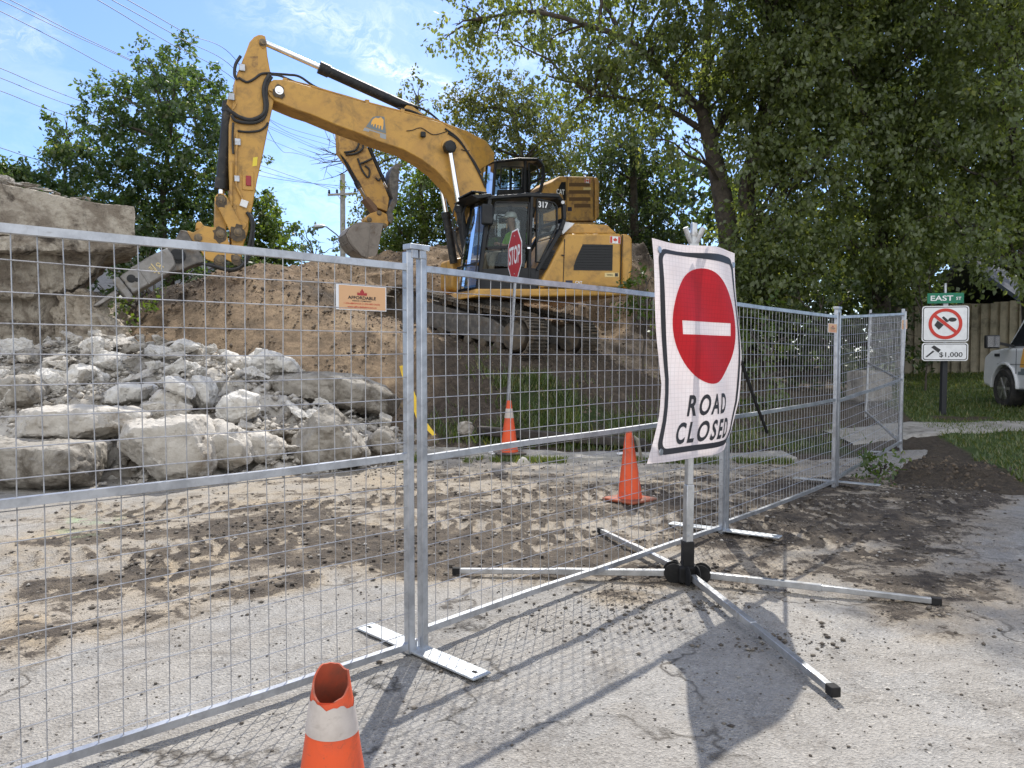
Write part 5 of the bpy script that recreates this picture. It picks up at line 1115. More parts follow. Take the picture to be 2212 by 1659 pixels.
# cab
co, U = cab(t, F, .2, V1, (1034, 624), (1060, 427), [(1140, 421), (1207, 423)], [(1220, 441), (1220.5, 474), (1213, 497), (1162, 585), (1160, 621)], None,
    c4c((640, 578), (970, 582), (952, 1000), (548, 1022)), [(1036, 581), (1143, 578), (1158, 580), (1160, 620), (1033, 622)], c4c((1050, 545), (1215, 585), (1245, 620), (1245, 820), (1080, 1165), (1040, 1165)), [(1150, 424), (1143, 621)])
m = MB(); F.pr(m, c4c((545, 1045), (945, 1030), (940, 1215), (580, 1200)), V1 - .05, V1 - .042, V1); t.part('lower_door_window', m, GLASS, parent=co)
m = MB(); p, q = c4c((560, 1030), (985, 1012)); m.beam(F.un(*p, V1 - .03), F.un(*q, V1 - .03), .05, .06, F.l); t.part('door_rail', m, CABM, parent=co)
m = MB(); m.beam(F.un(1138, 536, V1 - .01), F.un(1144, 536, V1 - .01), .03, .06, F.l); t.part('door_handle', m, CHROME, parent=co)
m = MB(); F.text(m, '317', *c4c((1112, 602))[0], V1 - .034, 21, 14, .03); t.part('number_lettering', m, WHITEP, parent=co)
m = MB(); F.flat(m, c4c((1065, 570), (1175, 572), (1200, 605), (1180, 640), (1072, 638)), V1 - .036); t.part('number_panel', m, CABM, parent=co)
m = MB(); p, q = c4c((310, 505), (590, 500)); F.pr(m, c4c((400, 505), (600, 490), (610, 520), (470, 545)), .3, V1, V1); m.box(F.un(*c4c((400, 520))[0], .7) + F.f * .0, F.f * .16, F.l * .45, F.z * .018); t.part('sun_visor', m, CABM, parent=co, bevel=.01)
m = MB()
for v_, (a, b) in ((1.1, c4c((465, 515))[0]), (.3, c4c((470, 512))[0])): p = F.un(a, b, 1.15) + F.l * (v_ - 1.15); m.lathe(p, [(.05, -.05), (.065, 0), (.06, .02)], 16, F.f)
t.part('work_lamp', m, PALEY, parent=co, sm=True)
m = MB(); p = F.un(*c4c((562, 700))[0], V1 + .1); m.box(p, F.f * .12, F.l * .05, F.z * .2); o = t.part('mirror', m, CABM, parent=co, bevel=.04, seg=3)
m = MB(); m.tube([F.un(1036, 450, V1 + .06), F.un(1036, 446, V1 + .1), F.un(1042, 444, V1 + .1), F.un(1052, 456, V1 + .1)], .013, 7); m.tube([F.un(1036, 446, V1 + .06), F.un(1034, 520, V1 + .05), F.un(1028, 590, V1 + .03)], .014, 7); t.part('mirror_arm', m, CABM, parent=co, sm=True)
m = MB(); m.tube([F.un(1216, 437, V1 - .0), F.un(1216, 437, V1 + .02)], .035, 12); t.part('rear_lamp', m, WHITEP, parent=co)
# interior
m = MB(); s0 = F.W(.42, .72, 3.25)
m.box(s0, F.f * .25, F.l * .24, F.z * .07); m.box(s0 - F.f * .28 + F.z * .38, F.f * .07 + F.z * -.015, F.l * .23, F.z * .36 - F.f * .06); m.box(s0 - F.f * .36 + F.z * .82, F.f * .05, F.l * .14, F.z * .1); t.part('seat', m, BLACK, bevel=.03)
m = MB()
for s in (-1, 1): m.box(s0 + F.f * .1 + F.l * s * .33 + F.z * .08, F.f * .26, F.l * .07, F.z * .12); m.tube([s0 + F.f * .3 + F.l * s * .33 + F.z * .2, s0 + F.f * .33 + F.l * s * .33 + F.z * .38], .016, 7)
m.box(F.W(1.0, .42, 3.55), F.f * .03, F.l * .11, F.z * .09); m.box(F.W(.6, .72, 2.75), F.f * .7, F.l * .45, F.z * .05); t.part('console', m, CABM, bevel=.01)
# boom group: planes around v = -0.05
VB = .24
boomo = c3((555, 455), (575, 415), (605, 398), (660, 398), (740, 412), (830, 440), (1000, 490), (1200, 548), (1400, 600), (1600, 650), (1740, 690), (1830, 745), (1890, 815), (1945, 915), (1995, 1020), (2040, 1140), (2060, 1300), (2040, 1420), (1960, 1440), (1900, 1330), (1840, 1190), (1780, 1100), (1700, 1012), (1600, 938), (1480, 872), (1300, 812), (1180, 762), (1040, 712), (850, 632), (760, 604), (690, 575), (610, 540), (570, 500))
m = MB(); F.pr(m, boomo, -.32, VB); bm_ = t.part('boom', m, YEL, bevel=.018)
m = MB(); F.pr(m, c3((570, 470), (600, 440), (625, 432), (655, 450), (662, 475), (650, 495), (620, 492)), VB, VB + .03, VB + .03); t.part('boom_boss', m, YEL, parent=bm_, bevel=.01)
t.part('boom_pin', pin(F, *c3((640, 472))[0], VB + .03, .05), CHROME, parent=bm_, sm=True)
m = MB()                                                   # hard pipes along the top edge
for dv, dy in ((.1, -14), (-.02, -16), (-.14, -18), (.17, -9)):
    top = spline(c3((690, 405 + dy), (830, 436 + dy), (1200, 545 + dy), (1600, 648 + dy), (1740, 688 + dy), (1830, 744 + dy), (1900, 830 + dy), (1960, 930), (2010, 1040)), 3); m.tube([F.un(a, b, VB) + F.l * (dv - VB) for a, b in top], .022, 7)
t.part('boom_pipes', m, YELD, parent=bm_, sm=True)
m = MB()
for x_ in (685, 1240, 1480): p = F.un(*c3((x_, np.interp(x_, [600, 830, 1200, 1600], [385, 428, 536, 640])))[0], VB) - F.l * .28; m.box(p, F.f * .04, F.l * .24, F.z * .05)
t.part('pipe_clamps', m, YELD, parent=bm_, bevel=.01)
hs = [c3((2000, 1030), (1960, 960), (1900, 870), (1840, 800), (1780, 760)), c3((2035, 1130), (1990, 1030), (1930, 920), (1850, 800), (1760, 730)), c3((1870, 870), (1900, 880), (1925, 878)), c3((1500, 745), (1540, 740), (1600, 725), (1680, 770), (1770, 750))]
m = MB()
for q, r_ in zip(hs, (.018, .02, .008, .008)): m.tube([F.un(a, b, VB + .015) for a, b in spline(q)], r_, 6)
t.part('boom_hoses', m, HOSE, parent=bm_, sm=True)
m = MB(); p = F.un(*c3((1612, 770))[0], VB + .06); m.box(p, F.f * .05, F.l * .03, F.z * .055); o = t.part('boom_lamp', m, CABM, parent=bm_, bevel=.015)
m = MB(); m.lathe(F.un(*c3((1790, 770 + 85))[0], VB), [(.17, 0), (.17, .03), (.13, .05)], 26, F.l); t.part('cylinder_boss', m, YEL, parent=bm_, sm=True)
# company mark on the boom
m = MB(); F.flat(m, c3((1272, 652), (1300, 645), (1350, 650), (1362, 765), (1225, 718)), VB + .003); lo2 = t.part('company_mark', m, GREYP, parent=bm_)
m = MB(); F.flat(m, c3((1218, 722), (1362, 770), (1362, 803), (1322, 790), (1320, 765), (1250, 742), (1246, 752), (1206, 742)), VB + .003); t.part('mark_base', m, mat('pale_grey_print', (.3, .32, .33), rough=.5), parent=lo2)
m = MB(); F.flat(m, c3((1272, 668), (1290, 655), (1310, 660), (1328, 652), (1345, 672), (1344, 705), (1338, 738), (1330, 736), (1329, 712), (1322, 710), (1318, 730), (1311, 728), (1312, 707), (1304, 704), (1299, 724), (1292, 722), (1294, 700), (1286, 698), (1280, 716), (1273, 714), (1276, 696), (1262, 706), (1262, 686)), VB + .006); t.part('mark_bucket', m, ORANGEP, parent=lo2)
# boom lift cylinders
for v in (.36, -.42):
    dx = 0 if v > 0 else 0
    A_, B_, C_ = F.uw(1010, 560, .36), F.uw(992, 445, .36), F.uw(971, 318, .36)
    W = lambda q: F.W(q[0], v, q[1]); d = (W(B_) - W(A_)).normalized(); m = MB(); m.tube([W(A_), W(B_)], .085, 16); m.tube([W(B_) - d * .12, W(B_)], .1, 16); o = t.part('boom_cylinder', m, CYLB, sm=True)
    m = MB(); m.tube([W(B_), W(C_)], .05, 14); t.part('piston_rod', m, CHROME, parent=o, sm=True)
    m = MB(); m.lathe(W(C_) - F.l * .07, [(.13, 0), (.13, .14), (.09, .16)], 8, F.l); t.part('rod_eye', m, CABM, parent=o, bevel=.01)
m = MB()
for k, q in enumerate([[(1003, 560), (985, 520), (978, 470), (985, 440)], [(1010, 550), (1000, 500), (1004, 450), (1040, 420)], [(1006, 575), (990, 540), (984, 500), (990, 470)]]): m.tube([F.un(a, b, .47) for a, b in spline(q)], .016, 6)
t.part('base_hoses', m, HOSE, sm=True)
# stick cylinder along the top
cylinder(t, F, (893, 238), (689, 145), (566, 90), -.04, .1, .052, 'stick_cylinder')
m = MB(); F.pr(m, c3((1480, 600), (1500, 570), (1540, 575), (1600, 620), (1660, 668), (1480, 640)), -.2, .12, .12); t.part('cylinder_bracket', m, YEL, bevel=.02)
m = MB()
for q, v, r_ in ((c3((1460, 560), (1520, 570), (1590, 590), (1650, 620), (1700, 660), (1730, 690)), .1, .022), (c3((1440, 590), (1530, 610), (1600, 640), (1690, 680)), .16, .02), (c3((585, 358), (700, 366), (780, 380), (900, 455), (1100, 515), (1350, 590)), .05, .022), (c3((585, 365), (640, 372), (700, 395), (760, 420)), .12, .02)):
    m.tube([F.un(a, b, v) for a, b in spline(q)], r_, 7)
t.part('top_hoses', m, HOSE, sm=True)
# stick
VS = .2
m = MB(); F.pr(m, c3((470, 110), (500, 95), (525, 95), (545, 110), (552, 140), (562, 240), (582, 350), (606, 540), (572, 700), (532, 900), (492, 1080), (462, 1250), (437, 1360), (432, 1420), (402, 1510), (384, 1620), (330, 1620), (318, 1500), (312, 1250), (300, 950), (302, 700), (328, 560), (344, 390), (418, 205), (440, 145)), -VS, VS); st_ = t.part('stick', m, YEL, bevel=.018)
m = MB(); F.pr(m, c3((500, 130), (520, 98), (545, 108), (554, 150), (545, 185), (525, 190)), VS, VS + .02, VS); t.part('stick_boss', m, YELD, parent=st_, bevel=.008)
t.part('stick_pin', pin(F, *c3((530, 150))[0], VS + .02, .045), PINM, parent=st_, sm=True)
m = MB(); F.flat(m, c3((432, 245), (497, 240), (497, 300), (470, 320), (425, 300)), VS + .004); t.part('cover_plate', m, YELD, parent=st_)
m = MB(); p = F.un(*c3((430, 1082))[0], VS + .01); m.box(p, F.f * .1, F.l * .012, F.z * .17); o = t.part('reflector_bracket', m, YEL, parent=st_, bevel=.01)
m = MB(); p = F.un(*c3((433, 1082))[0], VS + .03); m.box(p, F.f * .045, F.l * .012, F.z * .09); t.part('reflector', m, mat('red_reflector', (.3, .015, .02), rough=.2), parent=o, bevel=.008)
m = MB(); p = F.un(*c3((403, 1236))[0], VS + .03); m.box(p, (F.f * .06 + F.z * .02), F.l * .02, F.z * .06 - F.f * .02); t.part('junction_block', m, WHITEP, parent=st_, bevel=.006)
m = MB(); F.flat(m, c3((465, 925), (495, 920), (490, 980), (458, 985)), VS + .004); t.part('warning_sticker', m, mat('sticker_yellow', (.75, .6, .05), rough=.5), parent=st_)
m = MB(); tpx = c3((356, 760), (352, 900), (348, 1050), (352, 1120), (385, 1190), (400, 1215)); m.tube([F.un(a, b, VS + .03) for a, b in tpx], .022, 7); m.tube([F.un(a, b, VS + .03) for a, b in c3((318, 960), (315, 1250))], .03, 7); m.tube([F.un(a, b, VS + .02) for a, b in c3((345, 440), (338, 520), (352, 560), (330, 600))], .014, 6); t.part('stick_pipes', m, YELD, parent=st_, sm=True)
m = MB()
for q, r_, v in ((c3((575, 365), (545, 420), (535, 480), (545, 560), (540, 620), (500, 655), (440, 670), (370, 650), (330, 625), (290, 600)), .035, VS + .05), (c3((590, 380), (560, 430), (552, 500), (560, 570), (540, 650), (490, 685), (420, 690), (345, 675), (320, 640)), .03, VS + .04), (c3((360, 745), (420, 752), (500, 745), (545, 720), (565, 690)), .02, VS + .02), (c3((365, 385), (420, 415), (470, 395), (520, 360), (585, 355)), .022, VS + .02), (c3((380, 240), (345, 300), (340, 370), (360, 400)), .028, VS + .02), (c3((330, 690), (325, 800), (330, 900)), .02, VS + .02)):
    m.tube([F.un(a, b, v) for a, b in spline(q)], r_, 8)
t.part('stick_hoses', m, HOSE, parent=st_, sm=True)
m = MB()
for a, b, r_ in ((360, 820, .05), (355, 1068, .045), (318, 515, .05), (390, 318, .05)): m.box(F.un(*c3((a, b))[0], VS + .03), F.f * r_, F.l * .02, F.z * r_ * 1.2)
t.part('hose_clamps', m, GALV, parent=st_, bevel=.006)
# bucket cylinder and linkage
cylinder(t, F, c3((300, 575))[0], c3((250, 1140))[0], c3((250, 1205))[0], 0, .105, .055, 'bucket_cylinder')
m = MB(); F.pr(m, c3((285, 560), (300, 500), (325, 495), (340, 540), (320, 600)), -.12, .14, .14); t.part('cylinder_lug', m, YELD, bevel=.01)
def lug(pts, v0, v1, mt=YEL, nm='link', bv=.012):
    m = MB(); F.pr(m, pts, v0, v1, v1); return t.part(nm, m, mt, bevel=bv)
def bone(a, b, ra, rb, v0, v1, nm, mt=YEL):
    """flat link with round ends between two pixel points"""
    A_, B_ = F.uw(*a, v1), F.uw(*b, v1); d = np.array(B_) - np.array(A_); L_ = np.hypot(*d); th = math.atan2(d[1], d[0]); out = []
    for k in range(11): q = th + math.pi / 2 + math.pi * k / 10; out.append((A_[0] + ra * math.cos(q), A_[1] + ra * math.sin(q)))
    for k in range(11): q = th - math.pi / 2 + math.pi * k / 10; out.append((B_[0] + rb * math.cos(q), B_[1] + rb * math.sin(q)))
    m = MB(); m.prism([F.W(u, v1, w) for u, w in out], [F.W(u, v0, w) for u, w in out]); return t.part(nm, m, mt, bevel=.01)
kA, kB, kC, kD = c5b((1035, 270), (1335, 860), (1020, 890), (1305, 1335))
for v in (.22, -.27): bone(kA, kB, .11, .12, v, v + .06, 'idler_link')
bone(kA, kC, .1, .1, -.12, .14, 'power_link')
for q, v, r_ in ((kA, .28, .045), (kB, .28, .05), (kC, .24, .05), (kD, .24, .045)): t.part('linkage_pin', pin(F, *q, v, r_), PINM, sm=True)
lug(c5b((1240, 365), (1300, 372), (1350, 640), (1500, 690), (1490, 760), (1420, 850), (1330, 700), (1250, 560)), VS, VS + .03, YEL, 'stick_gusset')
cou = c5b((420, 830), (530, 865), (730, 748), (950, 780), (1080, 830), (1150, 950), (1190, 1090), (1310, 1250), (1385, 1330), (1370, 1400), (1300, 1430), (1230, 1400), (1070, 1330), (1070, 1390), (1010, 1430), (930, 1410), (760, 1350), (690, 1240), (560, 1060), (450, 950))
for v in (.16, -.24): lug(cou, v, v + .08, YEL, 'coupler_plate')
lug(c5b((480, 900), (740, 800), (1000, 900), (1080, 1150), (1000, 1330), (800, 1280), (600, 1080)), -.17, .16, YELD, 'coupler_body')
lug(c5b((575, 800), (580, 700), (620, 668), (670, 675), (700, 720), (740, 752), (640, 810)), -.06, .1, YEL, 'lifting_eye')
lug(c5b((580, 950), (640, 900), (800, 950), (1000, 1100), (940, 1120), (760, 1060), (600, 1020)), .24, .26, YELD, 'lock_bar')
for q in c5b((1000, 1350), (630, 970)): t.part('coupler_pin', pin(F, *q, .24, .055), PINM, sm=True)
m = MB(); qq = c5b((1490, 500), (1560, 600), (1590, 760), (1560, 960), (1520, 1150), (1480, 1350), (1350, 1500), (1150, 1530), (900, 1470), (600, 1410), (330, 1365)); m.tube([F.un(a, b, .24) for a, b in spline(qq)], .03, 8)
qq = c5b((1520, 520), (1590, 640), (1600, 800), (1590, 1000), (1560, 1200), (1450, 1420), (1250, 1540), (1000, 1500), (800, 1430)); m.tube([F.un(a, b, .2) for a, b in spline(qq)], .04, 8); t.part('hammer_hoses', m, HOSE, sm=True)
# hydraulic breaker
m = MB(); F.pr(m, c6((1265, 180), (1330, 60), (1420, 75), (1480, 190), (1640, 430), (1650, 500), (1560, 520), (1450, 560), (1340, 610), (1180, 640), (1120, 400), (1150, 300)), -.3, .28); hm = t.part('hammer_bracket', m, STEELD, bevel=.02)
m = MB(); F.pr(m, c6((1150, 300), (1250, 420), (1270, 540), (1180, 640), (930, 788), (680, 930), (500, 690), (650, 590), (850, 450)), -.33, .32); hb = t.part('breaker_housing', m, HAMM, bevel=.03)
m = MB(); F.pr(m, c6((400, 735), (470, 690), (500, 700), (685, 940), (680, 975), (610, 1010)), -.36, .36); t.part('front_plate', m, HAMM, parent=hb, bevel=.02)
m = MB(); F.pr(m, c6((655, 570), (735, 535), (750, 560), (670, 600)), -.25, .33); F.pr(m, c6((742, 560), (765, 575), (925, 790), (905, 800)), .32, .335, .32); t.part('housing_rib', m, HAMM, parent=hb, bevel=.008)
m = MB(); F.pr(m, c6((455, 860), (500, 900), (515, 920), (225, 1095), (135, 1100), (160, 1060)), -.075, .075, .075); t.part('chisel', m, mat('chisel_steel', (.3, .28, .26), (.18, .17, .155), 8, .4, .6), bevel=.02)
for x_, y_, r_ in ((665, 720, .07), (742, 737, .035), (560, 770, .02), (640, 873, .02)): t.part('housing_bolt', MB().lathe(F.un(*c6((x_, y_))[0], .32) - F.l * .005, [(r_, 0), (r_, .012), (r_ * .5, .016)], 16, F.l), CABM, parent=hb, sm=True)
m = MB(); m.lathe(F.un(*c6((1295, 415))[0], .28), [(.13, 0), (.13, .02), (.07, .03), (.07, .06)], 20, F.l); t.part('hose_port', m, CABM, parent=hb, sm=True)
m = MB(); F.text(m, 'CAT', *c6((1050, 548))[0], .33, 18, 8, .03, -40); F.text(m, 'H110', *c6((955, 600))[0], .33, 18, 7, .02, -40); t.part('lettering', m, PALEY, parent=hb)
m = MB(); a_, b_2 = c6((935, 520), (1045, 655)); m.beam(F.un(*a_, .326), F.un(*b_2, .326), .015, .004, F.l); t.part('mark_stripe', m, PALEY, parent=hb)
GREASE = mat('old_grease', (.045, .032, .02), (.1, .07, .035), 14, .6)
rg_ = np.random.default_rng(8)
for q, v, r_ in ((kC, .2435, .12), (kD, .2435, .09), (kB, .2815, .13), (kA, .2815, .1), (c5b((1000, 1350))[0], .2435, .1), (c3((640, 472))[0], .2715, .1)):
    c = F.un(q[0], q[1], v); ww = rg_.uniform(.75, 1.2, 18); t.part('grease_stain', MB().poly([c + F.f * math.cos(k * math.pi / 9) * r_ * ww[k] + F.z * (math.sin(k * math.pi / 9) * r_ * ww[k] - (.05 if math.sin(k * math.pi / 9) < -.3 else 0)) for k in range(18)]), GREASE)
EX1 = t
# ------------------------------------------------------------------ rear machine
F2 = Frame(.185, 24.2, 25); F = F2
t = Thing('excavator', F.W(0, 0, 4.4), 'yellow excavator higher up behind the first one, with a grey bucket and a thumb', 'excavator')
undercarriage(t, (.3, 24.2, 4.85), 10, 0, half=1.5, rad=.42, gauge=2.3, npad=40)
V1 = 1.3
m = MB(); F.pr(m, [(1166, 478), (1180, 452), (1168, 420), (1178, 398), (1191, 393), (1209, 380.5), (1284, 381.5), (1284, 478)], -1.25, 1.25); t.part('engine_house', m, YELD, bevel=.04, seg=3)
m = MB(); F.pr(m, [(1286, 381.5), (1291, 383), (1295.5, 392), (1295.5, 468), (1286, 479)], -1.25, 1.25); t.part('counterweight', m, YELD, bevel=.05, seg=3)
m = MB(); F.pr(m, [(1030, 480), (1288, 480), (1286, 494), (1030, 494)], -1.3, 1.3); t.part('platform_rim', m, YELD, bevel=.03)
m = MB(); F.flat(m, c4c((1240, 480), (1290, 380), (1333, 378), (1335, 560), (1310, 560), (1300, 500)), 1.253); o = t.part('badge_panel', m, CABM); m = MB(); F.text(m, 'CAT', *c4c((1281, 475))[0], 1.258, 17.5, 11.5, .03); t.part('lettering', m, WHITEP, parent=o)
for x0, x1, y in ((1365, 1570, 405), (1365, 1570, 477), (1365, 1575, 547), (1415, 1575, 612)):
    m = MB(); F.pr(m, c4c((x0, y - 18), (x1, y - 18), (x1, y + 18), (x0, y + 18)), 1.22, 1.253, 1.253); t.part('louvre', m, mat('brown_louvre', (.13, .07, .025), rough=.7) if y == 405 else bpy.data.materials['brown_louvre'])
flag(t, F, c4c((1545, 368))[0], 13, 8, 1.256)
m = MB(); F.flat(m, c4c((1350, 625), (1392, 625), (1392, 665), (1350, 665)), 1.255); t.part('blue_sticker', m, NAVY)
m = MB(); F.flat(m, c4c((1505, 432), (1580, 432), (1580, 458), (1505, 458)), 1.255); t.part('service_label', m, PALEY)
m = MB()
for a, b in ((c4c((1600, 330)), c4c((1602, 720))), (c4c((1345, 320)), c4c((1340, 670)))): m.beam(F.un(*a[0], 1.252), F.un(*b[0], 1.252), .012, .02, F.l)
t.part('panel_seams', m, LOUV)
co, U = cab(t, F, .25, V1, (1062, 486), (1072, 349), [(1120, 344), (1162, 345)], [(1174, 357), (1176, 383), (1168, 414), (1150, 470), (1150, 486)], None,
    [(1083, 360), (1129, 361), (1127, 405), (1080, 407)], [(1066, 450), (1148, 450), (1148, 486), (1064, 486)], [(1142, 352), (1160, 358), (1165, 380), (1160, 400), (1144, 414)], [(1136, 346), (1134, 486)])
m = MB(); F.pr(m, [(1076, 410), (1130, 408), (1128, 450), (1070, 450)], V1 - .06, V1 - .02, V1); t.part('door_panel', m, CABM, parent=co)
m = MB(); m.box(F.W(.35, .75, 6.2), F.f * .22, F.l * .24, F.z * .08); m.box(F.W(.1, .75, 6.6), F.f * .07, F.l * .22, F.z * .38); t.part('seat', m, BLACK, bevel=.03)
VB = .3
m = MB(); F.pr(m, [(735, 240), (748, 230), (850, 234), (935, 255), (1010, 283), (1050, 304), (1069, 331), (1066, 360), (1052, 440), (1040, 480), (1005, 480), (1012, 430), (1020, 372), (990, 332), (930, 306), (850, 285), (745, 278)], -.35, VB); t.part('boom', m, YEL, bevel=.02)
m = MB(); F.pr(m, [(730, 262), (745, 255), (764, 285), (790, 310), (828, 396), (841, 428), (837, 457), (811, 447), (795, 428), (752, 351), (733, 326)], -.22, .22); st_ = t.part('stick', m, YELD, bevel=.02)
cylinder(t, F, c3((1078, 900))[0], c3((1190, 1130))[0], c3((1240, 1200))[0], .1, .1, .055, 'bucket_cylinder')
cylinder(t, F, c3((1250, 870))[0], c3((1345, 1090))[0], c3((1385, 1150))[0], .0, .07, .04, 'thumb_cylinder')
m = MB()
for q, r_ in ((c3((1080, 890), (1120, 885), (1160, 870), (1180, 820), (1170, 780)), .03), (c3((1090, 905), (1150, 900), (1200, 870), (1210, 820)), .03), (c3((1180, 970), (1230, 950), (1270, 930)), .03), (c3((1170, 930), (1200, 1010), (1240, 1060), (1250, 1010), (1220, 980)), .028), (c3((1290, 1060), (1310, 1080), (1330, 1060)), .025)): m.tube([F.un(a, b, .26) for a, b in spline(q)], r_, 7)
t.part('stick_hoses', m, HOSE, parent=st_, sm=True)
m = MB(); F.pr(m, c3((1400, 1000), (1430, 965), (1475, 968), (1470, 985), (1452, 1000), (1450, 1050), (1445, 1130), (1438, 1230), (1405, 1290), (1415, 1340), (1395, 1372), (1375, 1350), (1370, 1290), (1410, 1200), (1388, 1140), (1385, 1060)), -.28, .3); F.pr(m, c3((1450, 1045), (1480, 1070), (1512, 1083), (1470, 1072), (1450, 1075)), -.05, .05, .3); t.part('thumb', m, STEELD, bevel=.02)
m = MB(); F.pr(m, c3((1215, 1200), (1240, 1185), (1300, 1250), (1310, 1290), (1290, 1300)), -.2, .24); t.part('bucket_link', m, mat('rusty_link', (.16, .09, .05), rough=.7), bevel=.02)
m = MB(); F.pr(m, c3((1225, 1325), (1260, 1300), (1320, 1282), (1365, 1305), (1385, 1340), (1375, 1390), (1340, 1395), (1250, 1370), (1222, 1350)), -.25, .26); t.part('coupler', m, YEL, bevel=.02)
for q in c3((1315, 1300), (1248, 1345), (1350, 1385)): t.part('linkage_pin', pin(F, *q, .26, .05), PINM, sm=True)
BUCK = mat('bucket_grey_steel', (.26, .235, .21), (.2, .18, .16), 4, .6, .35, dirt=(.17, .13, .1), dirt_scale=4)
bk = c3((1092, 1445), (1110, 1410), (1135, 1385), (1180, 1366), (1345, 1372), (1340, 1400), (1318, 1500), (1300, 1595), (1225, 1600), (1150, 1545), (1115, 1500))
m = MB()
for v in (-.5, .45): F.pr(m, bk, v, v + .05, .5)
pts = [F.uw(a, b, .5) for a, b in bk]
for i in list(range(0, 4)) + [8, 9, 10]:
    p, q = pts[i], pts[(i + 1) % len(pts)]; d = np.array(q) - np.array(p); nn = np.array((d[1], -d[0])) / (np.hypot(*d) + 1e-9) * .03
    m.prism([F.W(p[0], .45, p[1]), F.W(q[0], .45, q[1]), F.W(q[0] + nn[0], .45, q[1] + nn[1]), F.W(p[0] + nn[0], .45, p[1] + nn[1])], [F.W(p[0], -.45, p[1]), F.W(q[0], -.45, q[1]), F.W(q[0] + nn[0], -.45, q[1] + nn[1]), F.W(p[0] + nn[0], -.45, p[1] + nn[1])])
bo = t.part('bucket', m, BUCK, bevel=.012)
m = MB(); F.pr(m, c3((1260, 1368), (1340, 1375), (1298, 1592), (1235, 1600)), .5, .53, .5); F.pr(m, c3((1105, 1455), (1125, 1450), (1160, 1490), (1215, 1560), (1225, 1598), (1195, 1590), (1130, 1510)), .5, .52, .5); t.part('wear_plates', m, BUCK, parent=bo, bevel=.01)
m = MB()
for k in range(5):
    v = -.42 + k * .21; p, q = F.uw(*c3((1160, 1550))[0], .5), F.uw(*c3((1105, 1475))[0], .5); m.beam(F.W(p[0], v, p[1]), F.W(q[0], v, q[1]), .09, .05, F.l)
t.part('wear_strips', m, STEELD, parent=bo)
EX2 = t
# ================================================================== operator in the front cab
F = Frame(.015, 16.5, 25)
def skin_obj(name, joints, edges, m, parent, loc, sub=2, root=0):
    me = bpy.data.meshes.new(name); me.from_pydata([tuple(Vector(j[0]) - loc) for j in joints], edges, []); o = link(name, me, m, parent)
    o.modifiers.new('skin', 'SKIN').use_smooth_shade = True
    sv = me.skin_vertices[0].data
    for i, j in enumerate(joints): r_ = j[1]; sv[i].radius = r_ if isinstance(r_, tuple) else (r_, r_); sv[i].use_root = (i == root)
    s = o.modifiers.new('sub', 'SUBSURF'); s.levels = sub; s.render_levels = sub; return o
seat = F.W(.40, .72, 3.34); fw_, lf, zz = F.f, F.l, F.z
t = Thing('person', seat, 'seated operator in a lime green shirt and white hard hat inside the front cab', 'person')
def at(a, b, c): return seat + fw_ * a + lf * b + zz * c
SKIN = mat('skin', (.38, .22, .15), (.33, .18, .12), 20, .5); LIME = mat('lime_shirt', (.32, .72, .06), (.25, .58, .05), 9, .7); TROU = mat('tan_trousers', (.28, .23, .17), (.2, .165, .12), 10, .85); HAT = mat('white_hard_hat', (.75, .75, .73), rough=.35)
J = [(at(-.02, 0, .1), .13), (at(-.05, 0, .3), (.15, .12)), (at(-.08, 0, .5), (.17, .11)), (at(-.07, 0, .58), .07), (at(-.05, 0, .66), .055), (at(-.03, 0, .74), .075), (at(-.02, 0, .83), (.085, .095)), (at(-.02, 0, .9), .06)]
E = [(i, i + 1) for i in range(7)]
for s in (1, -1):
    b0 = len(J); J += [(at(-.07, .18 * s, .53), .07), (at(.03, .25 * s, .3), .05), (at(.22, .28 * s, .24), .04), (at(.36, .3 * s, .27), .032), (at(.42, .31 * s, .29), (.042, .022))]; E += [(2, b0)] + [(b0 + i, b0 + i + 1) for i in range(4)]
    h = b0 + 4
    for k in range(4):
        c_ = len(J); J += [(at(.455, (.31 + (k - 1.5) * .022) * s, .30 - .004 * k), .011), (at(.475 - .004 * k, (.312 + (k - 1.5) * .022) * s, .275), .009), (at(.455 - .004 * k, (.31 + (k - 1.5) * .02) * s, .25), .008)]; E += [(h, c_), (c_, c_ + 1), (c_ + 1, c_ + 2)]
    c_ = len(J); J += [(at(.41, (.31 - .04) * s, .275), .011), (at(.435, (.31 - .05) * s, .25), .009)]; E += [(h, c_), (c_, c_ + 1)]
    b0 = len(J); J += [(at(.06, .1 * s, .06), .095), (at(.42, .14 * s, .1), .075), (at(.46, .14 * s, -.12), .055), (at(.47, .14 * s, -.36), .045), (at(.58, .15 * s, -.4), .04)]; E += [(0, b0)] + [(b0 + i, b0 + i + 1) for i in range(4)]
body_o = skin_obj('body', J, E, SKIN, t.root, t.loc)
Js = [(at(-.02, 0, .08), (.15, .145)), (at(-.05, 0, .3), (.17, .14)), (at(-.08, 0, .5), (.185, .125)), (at(-.075, 0, .585), (.08, .08))]; Es = [(0, 1), (1, 2), (2, 3)]
for s in (1, -1): b0 = len(Js); Js += [(at(-.07, .19 * s, .53), .085), (at(.02, .255 * s, .32), .066)]; Es += [(2, b0), (b0, b0 + 1)]
skin_obj('shirt', Js, Es, LIME, body_o, t.loc)
Jt = [(at(-.02, 0, .05), .145)]; Et = []
for s in (1, -1): b0 = len(Jt); Jt += [(at(.06, .1 * s, .06), .105), (at(.42, .14 * s, .1), .087), (at(.465, .14 * s, -.12), .068), (at(.47, .14 * s, -.33), .06)]; Et += [(0, b0), (b0, b0 + 1), (b0 + 1, b0 + 2), (b0 + 2, b0 + 3)]
skin_obj('trousers', Jt, Et, TROU, body_o, t.loc)
